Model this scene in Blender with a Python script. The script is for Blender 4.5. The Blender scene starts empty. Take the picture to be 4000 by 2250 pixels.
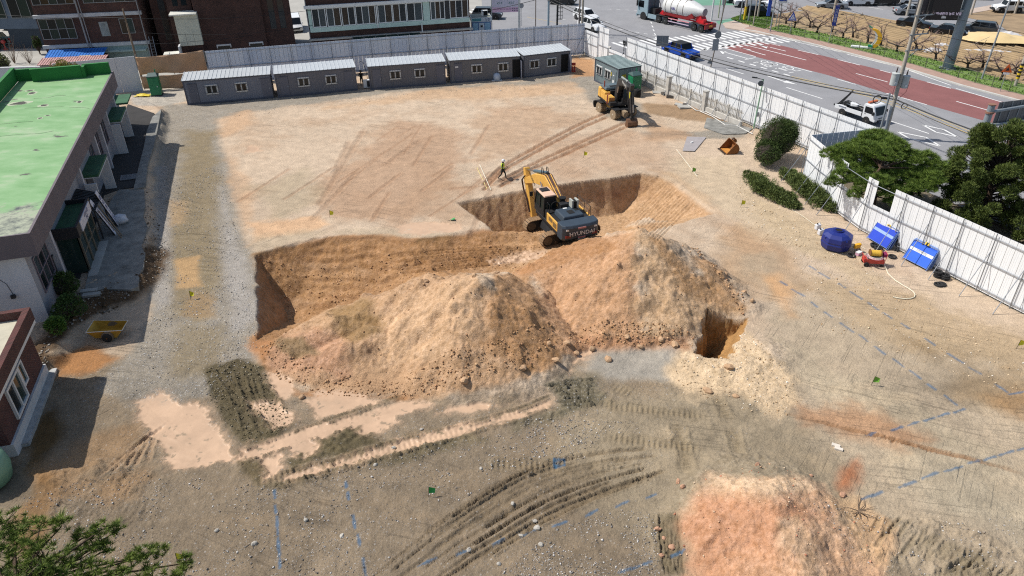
import bpy, math, random
import numpy as np
from mathutils import Vector, Matrix, Euler
random.seed(7); RNG=np.random.RandomState(11)
R=math.radians
SC=bpy.context.scene; COL=SC.collection
# ------------------------------------------------------------------ camera, sky, sun, exposure
FPX,PITCH,ROLL,CAMH=2870.0,R(32.0),R(0.57),25.0
cam_d=bpy.data.cameras.new('camera'); cam=bpy.data.objects.new('camera',cam_d); COL.objects.link(cam)
cam_d.sensor_width=36; cam_d.lens=36*FPX/4000; cam_d.clip_start=.5; cam_d.clip_end=3000
cR,sR=math.cos(ROLL),math.sin(ROLL)
AXF=Vector((0,math.cos(PITCH),-math.sin(PITCH))); _r=Vector((1,0,0)); _u=Vector((0,math.sin(PITCH),math.cos(PITCH)))
AXR=_r*cR-_u*sR; AXU=_r*sR+_u*cR
cam.matrix_world=Matrix(((AXR.x,AXU.x,-AXF.x,0),(AXR.y,AXU.y,-AXF.y,0),(AXR.z,AXU.z,-AXF.z,CAMH),(0,0,0,1)))
SC.camera=cam
SUN_EL,SUN_AZ=R(54),R(11)      # the sun stands to the left of the view and a little beyond it
sdir=Vector((-math.cos(SUN_EL)*math.cos(SUN_AZ),math.cos(SUN_EL)*math.sin(SUN_AZ),math.sin(SUN_EL)))
W=bpy.data.worlds.new('World'); SC.world=W; W.use_nodes=True
nt=W.node_tree; bg=nt.nodes['Background']; sky=nt.nodes.new('ShaderNodeTexSky'); sky.sky_type='NISHITA'; sky.sun_disc=False
sky.sun_elevation=SUN_EL; sky.sun_rotation=math.atan2(sdir.x,sdir.y); sky.air_density=1.2; sky.dust_density=1.6; sky.ozone_density=1.0
nt.links.new(sky.outputs[0],bg.inputs[0]); bg.inputs[1].default_value=.095
sl=bpy.data.lights.new('sun','SUN'); sl.energy=4.2; sl.angle=R(.53); sl.color=(1,.955,.88)
so=bpy.data.objects.new('sun',sl); COL.objects.link(so); so.rotation_euler=sdir.to_track_quat('Z','Y').to_euler()
vs=SC.view_settings; SC.display_settings.display_device='sRGB'; vs.view_transform='Standard'; vs.look='None'; vs.exposure=.30; vs.gamma=1
SC.render.engine='CYCLES'; SC.cycles.max_bounces=5; SC.cycles.use_denoising=False; SC.cycles.filter_width=1.15; SC.cycles.sample_clamp_indirect=4
try: SC.cycles.denoiser='OPENIMAGEDENOISE'
except Exception: pass
# ------------------------------------------------------------------ surveying: photograph point -> place on the ground (or at height z)
def at(px,py,z=0.0):
    d=AXR*(px-2000)-AXU*(py-1125)+AXF*FPX; t=(z-CAMH)/d.z
    return Vector((d.x*t,d.y*t,z))
DS=4000/2576
def D(u,v,z=0.0): return at(u*DS,v*DS,z)
_ZB={1:(0,0),2:(1000,0),3:(2000,0),4:(3000,0),5:(0,500),6:(1000,500),7:(2000,500),8:(3000,500)}
def Q(n,x,y,z=0.0): b=_ZB[n]; return at(b[0]+x/2.576,b[1]+y/2.576,z)
# ------------------------------------------------------------------ materials
def lin(c): return tuple((v/255/12.92 if v<=10.3 else ((v/255+.055)/1.055)**2.4) for v in c)
_M={}
def M(name,rgb,rough=.75,metal=0.,var=.18,scale=1.5,bump=0.,bscale=40,spec=.5,k=.85,dirt=None,streak=0):
    if name in _M: return _M[name]
    m=bpy.data.materials.new(name); _M[name]=m; m.use_nodes=True; n=m.node_tree; b=n.nodes['Principled BSDF']; L=n.links
    c=[v*k for v in lin(rgb)]
    b.inputs['Roughness'].default_value=rough; b.inputs['Metallic'].default_value=metal; b.inputs['Specular IOR Level'].default_value=spec
    b.inputs['Base Color'].default_value=(*c,1)
    if var>0 or bump>0:
        g=n.nodes.new('ShaderNodeNewGeometry')
        def noise(sc,det=4,ro=.6,vec=None):
            t=n.nodes.new('ShaderNodeTexNoise'); t.inputs['Scale'].default_value=sc; t.inputs['Detail'].default_value=det; t.inputs['Roughness'].default_value=ro
            L.new(vec or g.outputs['Position'],t.inputs['Vector']); return t.outputs['Fac']
    if var>0:
        vec=None
        if streak:
            mp=n.nodes.new('ShaderNodeMapping'); mp.inputs['Scale'].default_value=(1,1,1/streak); L.new(g.outputs['Position'],mp.inputs['Vector']); vec=mp.outputs[0]
        r=n.nodes.new('ShaderNodeValToRGB'); e=r.color_ramp.elements; e[0].position=.3; e[1].position=.7
        e[0].color=(*[v*(1-var) for v in c],1); e[1].color=(*[min(1,v*(1+var)) for v in c],1)
        if dirt:
            dn=e.new(.36); dn.color=(*[v*(1-var*.6) for v in c],1); e[0].color=(*lin(dirt),1); e[0].position=.22
        L.new(noise(scale,6,.65,vec),r.inputs[0]); L.new(r.outputs[0],b.inputs['Base Color'])
    if bump>0:
        bn=n.nodes.new('ShaderNodeBump'); bn.inputs['Strength'].default_value=bump; bn.inputs['Distance'].default_value=.03
        L.new(noise(bscale,3),bn.inputs['Height']); L.new(bn.outputs[0],b.inputs['Normal'])
    return m
def emis(name,rgb,s):
    m=M(name,rgb,var=0); b=m.node_tree.nodes['Principled BSDF']; b.inputs['Emission Color'].default_value=(*lin(rgb),1); b.inputs['Emission Strength'].default_value=s; return m
def glass(name,rgb,rough=.12,spec=.35): return M(name,rgb,rough,0,0,spec=spec)
# ------------------------------------------------------------------ mesh builder
class MB:
    def __init__(s): s.v=[]; s.f=[]
    def add(s,vs,fs):
        o=len(s.v); s.v+= [tuple(p) for p in vs]; s.f+=[tuple(i+o for i in f) for f in fs]; return s
    def box(s,x0,x1,y0,y1,z0,z1,tx=0,ty=0):
        return s.add([(x0,y0,z0),(x1,y0,z0),(x1,y1,z0),(x0,y1,z0),(x0+tx,y0+ty,z1),(x1-tx,y0+ty,z1),(x1-tx,y1-ty,z1),(x0+tx,y1-ty,z1)],
          [(0,3,2,1),(4,5,6,7),(0,1,5,4),(1,2,6,5),(2,3,7,6),(3,0,4,7)])
    def obox(s,c,size,rot=(0,0,0)):
        m=Euler(rot).to_matrix(); h=[v/2 for v in size]; c=Vector(c)
        pts=[c+m@Vector((a*h[0],b*h[1],d*h[2])) for d in(-1,1) for a,b in((-1,-1),(1,-1),(1,1),(-1,1))]
        return s.add(pts,[(0,3,2,1),(4,5,6,7),(0,1,5,4),(1,2,6,5),(2,3,7,6),(3,0,4,7)])
    def bar(s,p0,p1,w,h=None,up=(0,0,1)):
        p0,p1=Vector(p0),Vector(p1); d=(p1-p0).normalized(); u=Vector(up)
        if abs(d.dot(u))>.98: u=Vector((1,0,0))
        a=d.cross(u).normalized(); b=a.cross(d); h=h or w; a*=w/2; b*=h/2
        pts=[p+x for p in(p0,p1) for x in(-a-b,a-b,a+b,-a+b)]
        return s.add(pts,[(0,3,2,1),(4,5,6,7),(0,1,5,4),(1,2,6,5),(2,3,7,6),(3,0,4,7)])
    def cyl(s,p0,p1,r0,r1=None,n=10,cap=True):
        p0,p1=Vector(p0),Vector(p1); d=(p1-p0).normalized(); u=Vector((0,0,1)) if abs(d.z)<.95 else Vector((1,0,0))
        a=d.cross(u).normalized(); b=a.cross(d); r1=r0 if r1 is None else r1; vs=[]
        for p,r in((p0,r0),(p1,r1)):
            for i in range(n): t=2*math.pi*i/n; vs.append(p+a*math.cos(t)*r+b*math.sin(t)*r)
        fs=[(i,(i+1)%n,n+(i+1)%n,n+i) for i in range(n)]
        if cap: fs+=[tuple(range(n-1,-1,-1)),tuple(range(n,2*n))]
        return s.add(vs,fs)
    def tube(s,pts,r,n=6,cap=True):
        pts=[Vector(p) for p in pts]; k=len(pts); rs=r if isinstance(r,(list,tuple)) else [r]*k; vs=[]; ref=None
        for i,p in enumerate(pts):
            d=(pts[min(i+1,k-1)]-pts[max(i-1,0)]).normalized()
            if ref is None: ref=Vector((0,0,1)) if abs(d.z)<.9 else Vector((1,0,0))
            a=d.cross(ref); a=a.normalized() if a.length>1e-6 else Vector((1,0,0)); b=a.cross(d); ref=b
            for j in range(n): t=2*math.pi*j/n; vs.append(p+a*math.cos(t)*rs[i]+b*math.sin(t)*rs[i])
        fs=[(i*n+j,i*n+(j+1)%n,(i+1)*n+(j+1)%n,(i+1)*n+j) for i in range(k-1) for j in range(n)]
        if cap: fs+=[tuple(range(n-1,-1,-1)),tuple(range((k-1)*n,k*n))]
        return s.add(vs,fs)
    def prism(s,poly,a,b,axis='y'):
        "polygon given in the two other axes, extruded from a to b along axis"
        n=len(poly); mk={'y':lambda p,t:(p[0],t,p[1]),'x':lambda p,t:(t,p[0],p[1]),'z':lambda p,t:(p[0],p[1],t)}[axis]
        vs=[mk(p,a) for p in poly]+[mk(p,b) for p in poly]
        return s.add(vs,[tuple(range(n)),tuple(range(2*n-1,n-1,-1))]+[(i,n+i,n+(i+1)%n,(i+1)%n) for i in range(n)])
    def loft(s,rings,cap=True):
        n=len(rings[0]); vs=[p for r in rings for p in r]; k=len(rings)
        fs=[(i*n+j,i*n+(j+1)%n,(i+1)*n+(j+1)%n,(i+1)*n+j) for i in range(k-1) for j in range(n)]
        if cap: fs+=[tuple(range(n-1,-1,-1)),tuple(range((k-1)*n,k*n))]
        return s.add(vs,fs)
    def lathe(s,prof,c=(0,0,0),axis='z',n=16):
        c=Vector(c); rings=[]
        for r,h in prof:
            ring=[]
            for j in range(n):
                t=2*math.pi*j/n; x,y=math.cos(t)*r,math.sin(t)*r
                ring.append(c+Vector({'z':(x,y,h),'y':(x,h,y),'x':(h,x,y)}[axis]))
            rings.append(ring)
        return s.loft(rings)
    def torus(s,c,R0,r,axis='z',n=16,k=7):
        rings=[]; c=Vector(c); vs=[]
        for i in range(n):
            t=2*math.pi*i/n
            for j in range(k):
                q=2*math.pi*j/k; rr=R0+r*math.cos(q); x,y,h=rr*math.cos(t),rr*math.sin(t),r*math.sin(q)
                vs.append(c+Vector({'z':(x,y,h),'y':(x,h,y),'x':(h,x,y)}[axis]))
        return s.add(vs,[(i*k+j,((i+1)%n)*k+j,((i+1)%n)*k+(j+1)%k,i*k+(j+1)%k) for i in range(n) for j in range(k)])
    def quad(s,*p): return s.add(p,[tuple(range(len(p)))])
    def mesh(s,name,mat=None,smooth=False):
        me=bpy.data.meshes.new(name); me.from_pydata(s.v,[],s.f); fix(me)
        if mat is not None:
            for m in (mat if isinstance(mat,(list,tuple)) else [mat]): me.materials.append(m)
        if smooth: me.polygons.foreach_set('use_smooth',[True]*len(me.polygons))
        return me
    def build(s,name,mat,parent=None,smooth=False,bevel=0,auto=0,loc=None):
        return obj(name,s.mesh(name,mat,smooth or bool(auto)),parent,bevel,auto,loc)
import bmesh
def fix(me):
    b=bmesh.new(); b.from_mesh(me); bmesh.ops.recalc_face_normals(b,faces=b.faces); b.to_mesh(me); b.free()
def obj(name,me,parent=None,bevel=0,auto=0,loc=None):
    o=bpy.data.objects.new(name,me); COL.objects.link(o); o.parent=parent
    if loc is not None: o.location=loc
    if bevel:
        md=o.modifiers.new('b','BEVEL'); md.width=bevel; md.segments=2; md.limit_method='ANGLE'; md.angle_limit=R(35)
    if auto:
        try: me.set_sharp_from_angle(angle=R(auto))
        except Exception: pass
    return o
def tag(o,label=None,cat=None,group=None,kind=None):
    if label: o['label']=label
    if cat: o['category']=cat
    if group: o['group']=group
    if kind: o['kind']=kind
    return o
def thing(name,label,cat,loc=(0,0,0),rz=0,group=None):
    o=bpy.data.objects.new(name,None); COL.objects.link(o); o.location=loc; o.rotation_euler=(0,0,rz); o.empty_display_size=.2
    return tag(o,label,cat,group)
def copy_tree(o,parent=None):
    c=o.copy(); COL.objects.link(c); c.parent=parent
    for ch in KIDS.get(o.name,[]) if False else o.children: copy_tree(ch,c)
    return c
KIDS={}
def text(name,body,size,mat,parent,loc,rot,ext=.004,align='CENTER',mirror=False):
    cu=bpy.data.curves.new(name,'FONT'); cu.body=body; cu.size=size; cu.extrude=ext; cu.align_x=align; cu.align_y='CENTER'; cu.resolution_u=2
    t=bpy.data.objects.new('tmp',cu); COL.objects.link(t); dg=bpy.context.evaluated_depsgraph_get(); me=bpy.data.meshes.new_from_object(t.evaluated_get(dg)); bpy.data.objects.remove(t)
    me.materials.clear(); me.materials.append(mat); me.name=name; o=bpy.data.objects.new(name,me); COL.objects.link(o); o.parent=parent; o.location=loc; o.rotation_euler=rot
    if mirror: o.scale=(-1,1,1)
    return o
# ------------------------------------------------------------------ noise and 2-D shapes for the ground
def _h(ix,iy,s):
    n=(ix.astype(np.int64)*374761393+iy.astype(np.int64)*668265263+s*974711)&0x7fffffff
    n=((n^(n>>13))*1274126177)&0x7fffffff; return ((n^(n>>16))&0xffff)/65535.0
def vnoise(x,y,s=0):
    ix,iy=np.floor(x),np.floor(y); fx,fy=x-ix,y-iy; fx=fx*fx*(3-2*fx); fy=fy*fy*(3-2*fy); ix=ix.astype(np.int64); iy=iy.astype(np.int64)
    a=_h(ix,iy,s); b=_h(ix+1,iy,s); c=_h(ix,iy+1,s); d=_h(ix+1,iy+1,s)
    return (a*(1-fx)+b*fx)*(1-fy)+(c*(1-fx)+d*fx)*fy
def fbm(x,y,sc,octs=4,s=0,gain=.5):
    t=0;a=1;n=0
    for i in range(octs): t=t+a*(vnoise(x*sc+i*17.3,y*sc-i*9.1,s+i)-.5); n+=a; a*=gain; sc*=2.03
    return t/n*2
def seg_d(x,y,p,q):
    dx,dy=q[0]-p[0],q[1]-p[1]; L=dx*dx+dy*dy+1e-9; t=np.clip(((x-p[0])*dx+(y-p[1])*dy)/L,0,1)
    return np.hypot(x-p[0]-t*dx,y-p[1]-t*dy),t
def poly_sd(x,y,P):
    "signed distance to a polygon, positive inside"
    d=np.full(x.shape,1e9); ins=np.zeros(x.shape,bool); n=len(P)
    for i in range(n):
        p,q=P[i],P[(i+1)%n]; d=np.minimum(d,seg_d(x,y,p,q)[0])
        c=(p[1]>y)!=(q[1]>y); xi=(q[0]-p[0])*(y-p[1])/(q[1]-p[1]+1e-12)+p[0]; ins^=c&(x<xi)
    return np.where(ins,d,-d)
def sstep(a,b,x): t=np.clip((x-a)/(b-a),0,1); return t*t*(3-2*t)
# ================================================================== GROUND: pit, heaps, ruts and soil colours
def W2(pts): return [D(*p)[:2] for p in pts]
def catmull(P,n=8):
    P=[Vector(p) for p in P]; out=[]
    for i in range(len(P)-1):
        p0,p1,p2,p3=P[max(i-1,0)],P[i],P[i+1],P[min(i+2,len(P)-1)]
        for k in range(n):
            t=k/n; out.append(.5*((2*p1)+(p2-p0)*t+(2*p0-5*p1+4*p2-p3)*t*t+(3*p1-p0-3*p2+p3)*t**3))
    return out+[P[-1]]
SITE=[(-60,4),(-58,60),(-46,84),(-34,86),(9,98),(12,93),(16,84),(23,71),(28,61),(24.6,57.6),(25,50),(27,44),(31,36),(42,14),(42,4)]
def convex(x,y,P,slopes,depth):
    "P clockwise; depth grows inward from every edge at its own slope"
    d=np.full(x.shape,1e9)
    for i,(p,s) in enumerate(zip(P,slopes)):
        q=P[(i+1)%len(P)]; L=math.hypot(q[0]-p[0],q[1]-p[1]); d=np.minimum(d,s*((x-p[0])*(q[1]-p[1])-(y-p[1])*(q[0]-p[0]))/L)
    return np.clip(d,0,depth)
PIT2=[(-4.3,52.8),(1.4,55.3),(7.2,57.2),(11.2,58.25),(12.7,57.7),(13.7,56.3),(14.7,53.6),(15.7,50.4),(9.5,47.2),(-1.4,48.0)]
PITL=[(-14.8,34.6),(-16.6,40.5),(-17.9,44.8),(-15.8,46.3),(-13.3,47.6),(-8.2,47.5),(-3.5,46.6),(-3.5,38),(-9,33.5)]
BENCH=[(-7,47.0),(-1,48.6),(9,49.2),(11.2,46),(9,41),(-3,41),(-8,44)]
HOLE=[(9.9,32.2),(11.6,36.3),(14.1,36.2),(11.8,31.9)]
HEAPS=[([(-2.2,35.1,4.0),(-4.6,36.4,2.9),(-8.0,36.2,1.7),(-12.8,33.4,.9)],.66),([(-2.2,35.1,4.0),(-1.2,33.6,3.0)],.66),([(-8.0,34.0,1.4),(-11,32.2,.7)],.5),
 ([(7.6,39.9,4.0),(7.0,38.6,3.5)],.64),([(7.6,39.9,4),(9.4,41.0,3.0),(11.8,39.6,1.9),(13.9,37.4,.6)],.64),([(7.6,39.9,4.0),(3.4,40.4,1.9)],.64),([(1.0,39.2,1.3),(3.5,40.4,1.8)],.6),
 ([(9.0,33.3,.35),(10.5,31.6,.45),(12.6,31.2,.5),(14.6,33,.45)],.3),([(12.5,29.5,.3),(14,31,.3)],.2)]
REDH=[([(10.6,21.1,1.9),(12.3,20.4,1.1),(14.2,19.6,.3)],.52),([(10.6,21.1,1.9),(10.5,19.0,1.4),(11,15.5,.9)],.52)]
PITM=[([(11.2,52.6,-1.5),(13,51.8,-1.2)],.7)]
_rd=np.random.RandomState(77); DUMPS=[(_rd.uniform(-13,13.5),_rd.uniform(30.5,42.5),_rd.uniform(.35,1.1),_rd.uniform(.1,.42)*_rd.choice([1,1,-.7])) for _ in range(120)]+[(_rd.uniform(7.5,14),_rd.uniform(17.5,23),_rd.uniform(.2,.6),_rd.uniform(.04,.16)) for _ in range(40)]
def chain(x,y,c,slope):
    z=np.full(x.shape,-9.)
    for a,b in zip(c[:-1],c[1:]):
        d,t=seg_d(x,y,a,b); z=np.maximum(z,a[2]+(b[2]-a[2])*t-slope*(np.sqrt(d*d+.36)-.45))
    return z
# ruts: (path in picture points, width, depth, berm, lug period, soil colour that also adds to furrow shading, colour strength)
RUT=[]
def rut(pts,w,dep,berm=.0,lug=0,col=None,k=.6,closed=False): RUT.append(([p[:2] for p in catmull(W2(pts),6)] if len(pts)>2 else W2(pts),w,dep,berm,lug,col,k))
BRN=(150,108,76); DRK=(112,98,74); OLV=(132,116,86)
for o in (-7,5):   # wheel tracks of the wheeled excavator
    rut([(1532,288+o),(1475,312+o),(1400,350+o),(1330,388+o),(1262,428+o),(1215,476+o)],.42,.11,.07,.0,BRN,.8)
    rut([(1580,312+o),(1500,348+o),(1420,384+o),(1350,415+o),(1290,446+o),(1252,468+o)],.42,.11,.07,.0,BRN,.8)
for a,b in [((1500,1018),(1790,1050)),((1510,1098),(1775,1132)),((1795,985),(1838,1068)),((1838,1068),(1862,1160)),((1700,1050),(1735,1205)),((1530,965),(1610,1000)),((1430,1170),(1210,1170)),((620,1220),(1060,1110)),((1180,1080),(1000,1125)),((1650,1285),(1690,1449))]:
    rut([a,b],.62,.09,.04,.26,(142,126,98),.5)
random.seed(3)
up=[(900,1470),(1060,1340),(1180,1255),(1290,1188),(1400,1150),(1520,1130),(1640,1122)]; lo=[(1150,1475),(1230,1425),(1300,1388),(1400,1328),(1510,1276),(1600,1238),(1690,1200)]
for i in range(34):
    t=random.random(); P=[(a[0]+(b[0]-a[0])*t,a[1]+(b[1]-a[1])*t) for a,b in zip(up,lo)]; c=catmull(P,6); s=random.randint(0,12); e=len(c)-random.randint(0,16)
    RUT.append(([D(p[0],p[1])[:2] for p in c[s:e]],random.uniform(.07,.2),random.uniform(.02,.1),random.uniform(.02,.07),0,(126,110,86),.35))
for i in range(16):   # bucket scrapes lower right
    u=2215+i*19+random.uniform(-6,6); v=1292+i*7+random.uniform(-12,20)
    rut([(u,v),(u-18+random.uniform(-8,8),v+random.uniform(16,34)),(u-48+random.uniform(-14,14),v+random.uniform(40,76))],random.uniform(.14,.36),random.uniform(.03,.09),random.uniform(.03,.08),0,(128,116,90),.4)
for i in range(7): rut([(2440+i*20,1400+i*5),(2400+i*22,1425+i*4),(2350+i*24,1452)],.24,.08,.06,0,(126,114,88),.35)
for i in range(6): rut([(1660+i*9,1290),(1664+i*9,1360),(1676+i*9,1449)],.16,.1,.06,0,(105,96,72),.5)
for i in range(11):   # sand scraped in long rows by the right stake-out
    u=1960+i*36+random.uniform(-10,10); v=1040+i*9
    rut([(u,v),(u+120,v+26),(u+260,v+62)],random.uniform(.1,.2),.035,.03,0,(158,122,90),.35)
for i in range(8): rut([(1390+random.uniform(-30,30),962+i*8),(1445,958+i*9),(1500,956+i*9)],.17,.11,.12,0,(100,94,76),.75)
for i in range(9): rut([(1010+random.randint(-40,60),640+i*6),(1180,626+i*6),(1330,620+i*4)],random.uniform(.15,.3),.1,.08,.15 if i%3==0 else 0,(135,98,62),.6)
for i in range(26):   # faint machine scrapes over the pale sand
    u=random.uniform(700,1500); v=random.uniform(280,560); k=random.choice([(-90,70),(-140,90),(160,-14),(60,-40),(-50,80)])
    rut([(u,v),(u+k[0],v+k[1])],random.uniform(.12,.4),.03,.03,random.choice([0,0,.2]),(165,128,98),.45)
for a,b in [((920,320),(800,520)),((880,350),(840,440)),((780,560),(900,430)),((1240,470),(1180,600)),((1060,350),(960,420))]: rut([a,b],.5,.04,.03,.18,(160,126,98),.4)
for i in range(13):   # tooth marks of the bucket on the right-hand pit slope
    a=(13.0+i*.13,57-i*.33); RUT.append(([(a[0]*.985,a[1]*.985),((a[0]-3.2)*.9,(a[1]-2.0)*.9)],.13,.1,.05,0,(185,150,112),.25))
for P_,o_ in (([(590,1158),(700,1118),(850,1066),(1010,1012)],1),([(680,1216),(820,1180),(960,1136),(1120,1094),(1290,1046),(1390,1006)],1)):
    rut(P_,.62,.06,.0,.26,None)
    for dv in (-13,13): rut([(u,v+dv+random.uniform(-3,3)) for u,v in P_],.22,-.02,.12,0,(112,100,76),.75)
for i in range(7): rut([(360+i*9,1010+i*22),(430+i*14,1075+i*14)],random.uniform(.15,.4),.05,.07,.2 if i%2 else 0,(120,106,82),.5)
for i in range(5): rut([(250+i*30,1200-i*8),(330+i*16,1130-i*10),(400+i*10,1080-i*8)],random.uniform(.15,.3),.06,.07,0,(186,154,120),.5)
for i in range(4): rut([(550+i*38+random.uniform(-14,14),930+random.uniform(0,30)),(585+i*34+random.uniform(-16,16),1005),(625+i*32,1060+random.uniform(0,45))],random.uniform(.2,.5),.06,.09,0,(100,90,68),.4)
random.seed(7)
def ruts(x,y,want_col=False):
    dz=np.zeros(x.shape); cw=[]
    for path,w,dep,berm,lug,col,k in RUT:
        P=np.array([tuple(p) for p in path]); m=(x>P[:,0].min()-w*2)&(x<P[:,0].max()+w*2)&(y>P[:,1].min()-w*2)&(y<P[:,1].max()+w*2)
        if not m.any(): continue
        xm,ym=x[m],y[m]; best=np.full(xm.shape,1e9); sb=np.zeros(xm.shape); s0=0
        wob=.25*w*fbm(xm,ym,2.2,3,5)
        for p,q in zip(P[:-1],P[1:]):
            d,t=seg_d(xm,ym,p,q); L=math.hypot(*(q-p)); u=d<best; best=np.where(u,d,best); sb=np.where(u,s0+t*L,sb); s0+=L
        endf=np.clip(np.minimum(sb,s0-sb)/(w*1.2),0,1); b=(best+wob)/(w/2); ins=np.clip(1.3-b,0,1)*endf
        lp=(.55+.45*np.sin(sb/lug*6.283)) if lug else .75+.5*vnoise(sb*5,best*6,3)
        rim=np.exp(-((b-1.25)/.3)**2)*endf
        dz[m]+=-dep*ins*lp+berm*rim*(.5+vnoise(xm*4,ym*4,8))
        if want_col and col: cw.append((m,np.clip(ins+rim*.5,0,1)*k,col))
    return (dz,cw) if want_col else dz
TERR=[tuple(D(u,v,.7)[:2]) for u,v in((408,272),(398,330),(388,372),(374,420),(366,478),(372,520),(375,580),(368,640),(358,700),(340,735),(300,745),(235,752),(190,800),(130,890),(60,930),(-120,950),(-300,600),(0,232),(322,236))]
def base_h(x,y):
    jx=x+.22*fbm(x,y,1.1,3,21); jy=y+.22*fbm(x,y,1.1,3,22)
    site=np.clip(poly_sd(x,y,SITE)/1.5,0,1)
    z=-.035*(1-site)+site*(.05*fbm(x,y,.25,3,1))
    z=z+.7*sstep(-.75,.15,poly_sd(x,y,TERR)+.25*fbm(x,y,.9,3,77))
    a=convex(jx,jy,BENCH,[.6]*7,.75)
    p2=convex(x+.1*fbm(x,y,1.3,3,31),y+.12*fbm(x,y,.9,3,32)+.10*(np.abs(((x*.93+y*.37)/.62)%1-.5)*vnoise(x*.9,y*.9,6))+.16*fbm(x,y*.2,.8,3,7),PIT2,[1.6,3.2,3.2,2.0,1.25,.85,.75,.5,.8,1.1],3.0)
    pl=convex(jx,jy,PITL,[2.2,2.2,1.6,.9,.62,.5,.36,.4,.5],3.2)
    st=.38; pq=pl/st+.9*fbm(x,y,.5,3,35); ter=(np.floor(pq)-.9*fbm(x,y,.5,3,35))*st+st*sstep(.45,1,pq-np.floor(pq)); tm=sstep(37,40,y)*sstep(-15.3,-13.5,x)*sstep(-5,-8,x)
    pl=pl+(ter-pl)*tm*.55
    dep=np.maximum(np.maximum(a,p2),pl); z=z-dep
    cut=sstep(.04,.35,dep)
    hp=np.full(x.shape,-9.); jx2=x+.75*fbm(x,y,.4,5,41,.62); jy2=y+.75*fbm(x,y,.4,5,42,.62)
    for c,s in HEAPS: hp=np.maximum(hp,chain(jx2,jy2,c,s))
    for c,s in PITM: hp=np.maximum(hp,chain(jx2,jy2,c,s))
    rh=np.full(x.shape,-9.)
    for c,s in REDH: rh=np.maximum(rh,chain(jx2,jy2,c,s))
    hp=np.maximum(hp,rh)
    for bx,by,br,bh in DUMPS:
        m=(np.abs(x-bx)<br*2.2)&(np.abs(y-by)<br*2.2)
        if m.any(): dd=np.hypot(jx2[m]-bx,(jy2[m]-by)*1.15); hp[m]+=bh*np.clip(1-dd/br,0,1)**1.3*(hp[m]>-.2)
    gully=.16*np.abs(fbm(x,y,.55,5,51,.62))*np.clip(hp,0,1.2)
    hm=sstep(-.05,.35,hp-z); hq=hp-gully*(hp>0); kk=.22; z=np.where(hq>-3,.5*(z+hq+np.sqrt((z-hq)**2+kk*kk))-.11*np.exp(-np.abs(z-hq)),z)
    ho=convex(x+.32*fbm(x,y,1.1,4,61,.6),y+.32*fbm(x,y,1.1,4,62,.6),HOLE,[7,6,1.5,2.2],3.3); z=np.where(ho>0.02,np.minimum(z,0)-ho,z)
    return z,site,cut,hm,ho,(rh>-.02)*(hm>0)
def hfun(x,y,full=True):
    x=np.asarray(x,float); y=np.asarray(y,float); z,site,cut,hm,ho,red=base_h(x,y)
    wet=PUDDLE(x,y)*(1-sstep(.05,.4,hm))
    rough=np.clip(.2+.95*hm+.9*cut,0,1.2)*site
    lump=fbm(x,y,1.6,5,71,.66); fine=np.abs(fbm(x,y,4.2,3,72,.65)); clod=np.clip(fbm(x,y,2.6,3,74,.6)-.12,0,1)**.7
    dam=sstep(38,28,y)*site*(1-hm)
    z=z+(lump*(.085*rough+.05*dam)+fine*.07*(rough+.5*dam)+clod*.10*np.clip(hm+.8*cut,0,1)+np.abs(lump)*.3*CHURN(x,y)+fbm(x,y,.9,3,73)*.025*site)*(1-wet)*(1-.8*(ho>.02))
    if full: k=CAMH/(CAMH-np.clip(z,-4,5)); z=z+ruts(x*k,y*k)*(1-.55*wet)
    return np.where(wet>.5,np.minimum(z,z*(1-wet)+wet*(z*.2-.05)),z)
CHP=[[(520,930),(600,905),(660,925),(700,990),(745,1060),(690,1100),(620,1120),(560,1060),(520,1000)],[(880,1075),(770,1110),(720,1160),(730,1190),(820,1160),(960,1115),(940,1060)],[(600,1150),(670,1160),(690,1210),(650,1220),(610,1190)],[(940,1120),(1130,1085),(1220,1105),(1080,1140),(900,1180),(700,1230),(690,1215)],[(1370,965),(1500,940),(1510,1020),(1420,1040)],[(1290,1060),(1400,1030),(1440,1000),(1520,990),(1540,1020),(1420,1045),(1300,1080)],[(2200,1300),(2330,1290),(2576,1380),(2600,1460),(2200,1460)],[(1640,1285),(1695,1280),(1710,1449),(1660,1460)],[(90,1190),(330,1150),(420,1200),(400,1330),(120,1340)],[(380,600),(415,640),(410,700),(330,760),(250,790),(130,880),(110,960),(60,900),(160,760),(300,700)]]
_CHW=[]
def CHURN(x,y):
    if not _CHW: _CHW.extend(W2(p) for p in CHP)
    w=np.zeros(x.shape)
    for P in _CHW:
        A=np.array([tuple(p) for p in P]); m=(x>A[:,0].min()-1)&(x<A[:,0].max()+1)&(y>A[:,1].min()-1)&(y<A[:,1].max()+1)
        if m.any(): w[m]=np.maximum(w[m],sstep(-.3,.35,poly_sd(x[m],y[m],P)+.3*fbm(x[m],y[m],1.2,3,88)))
    return w
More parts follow.
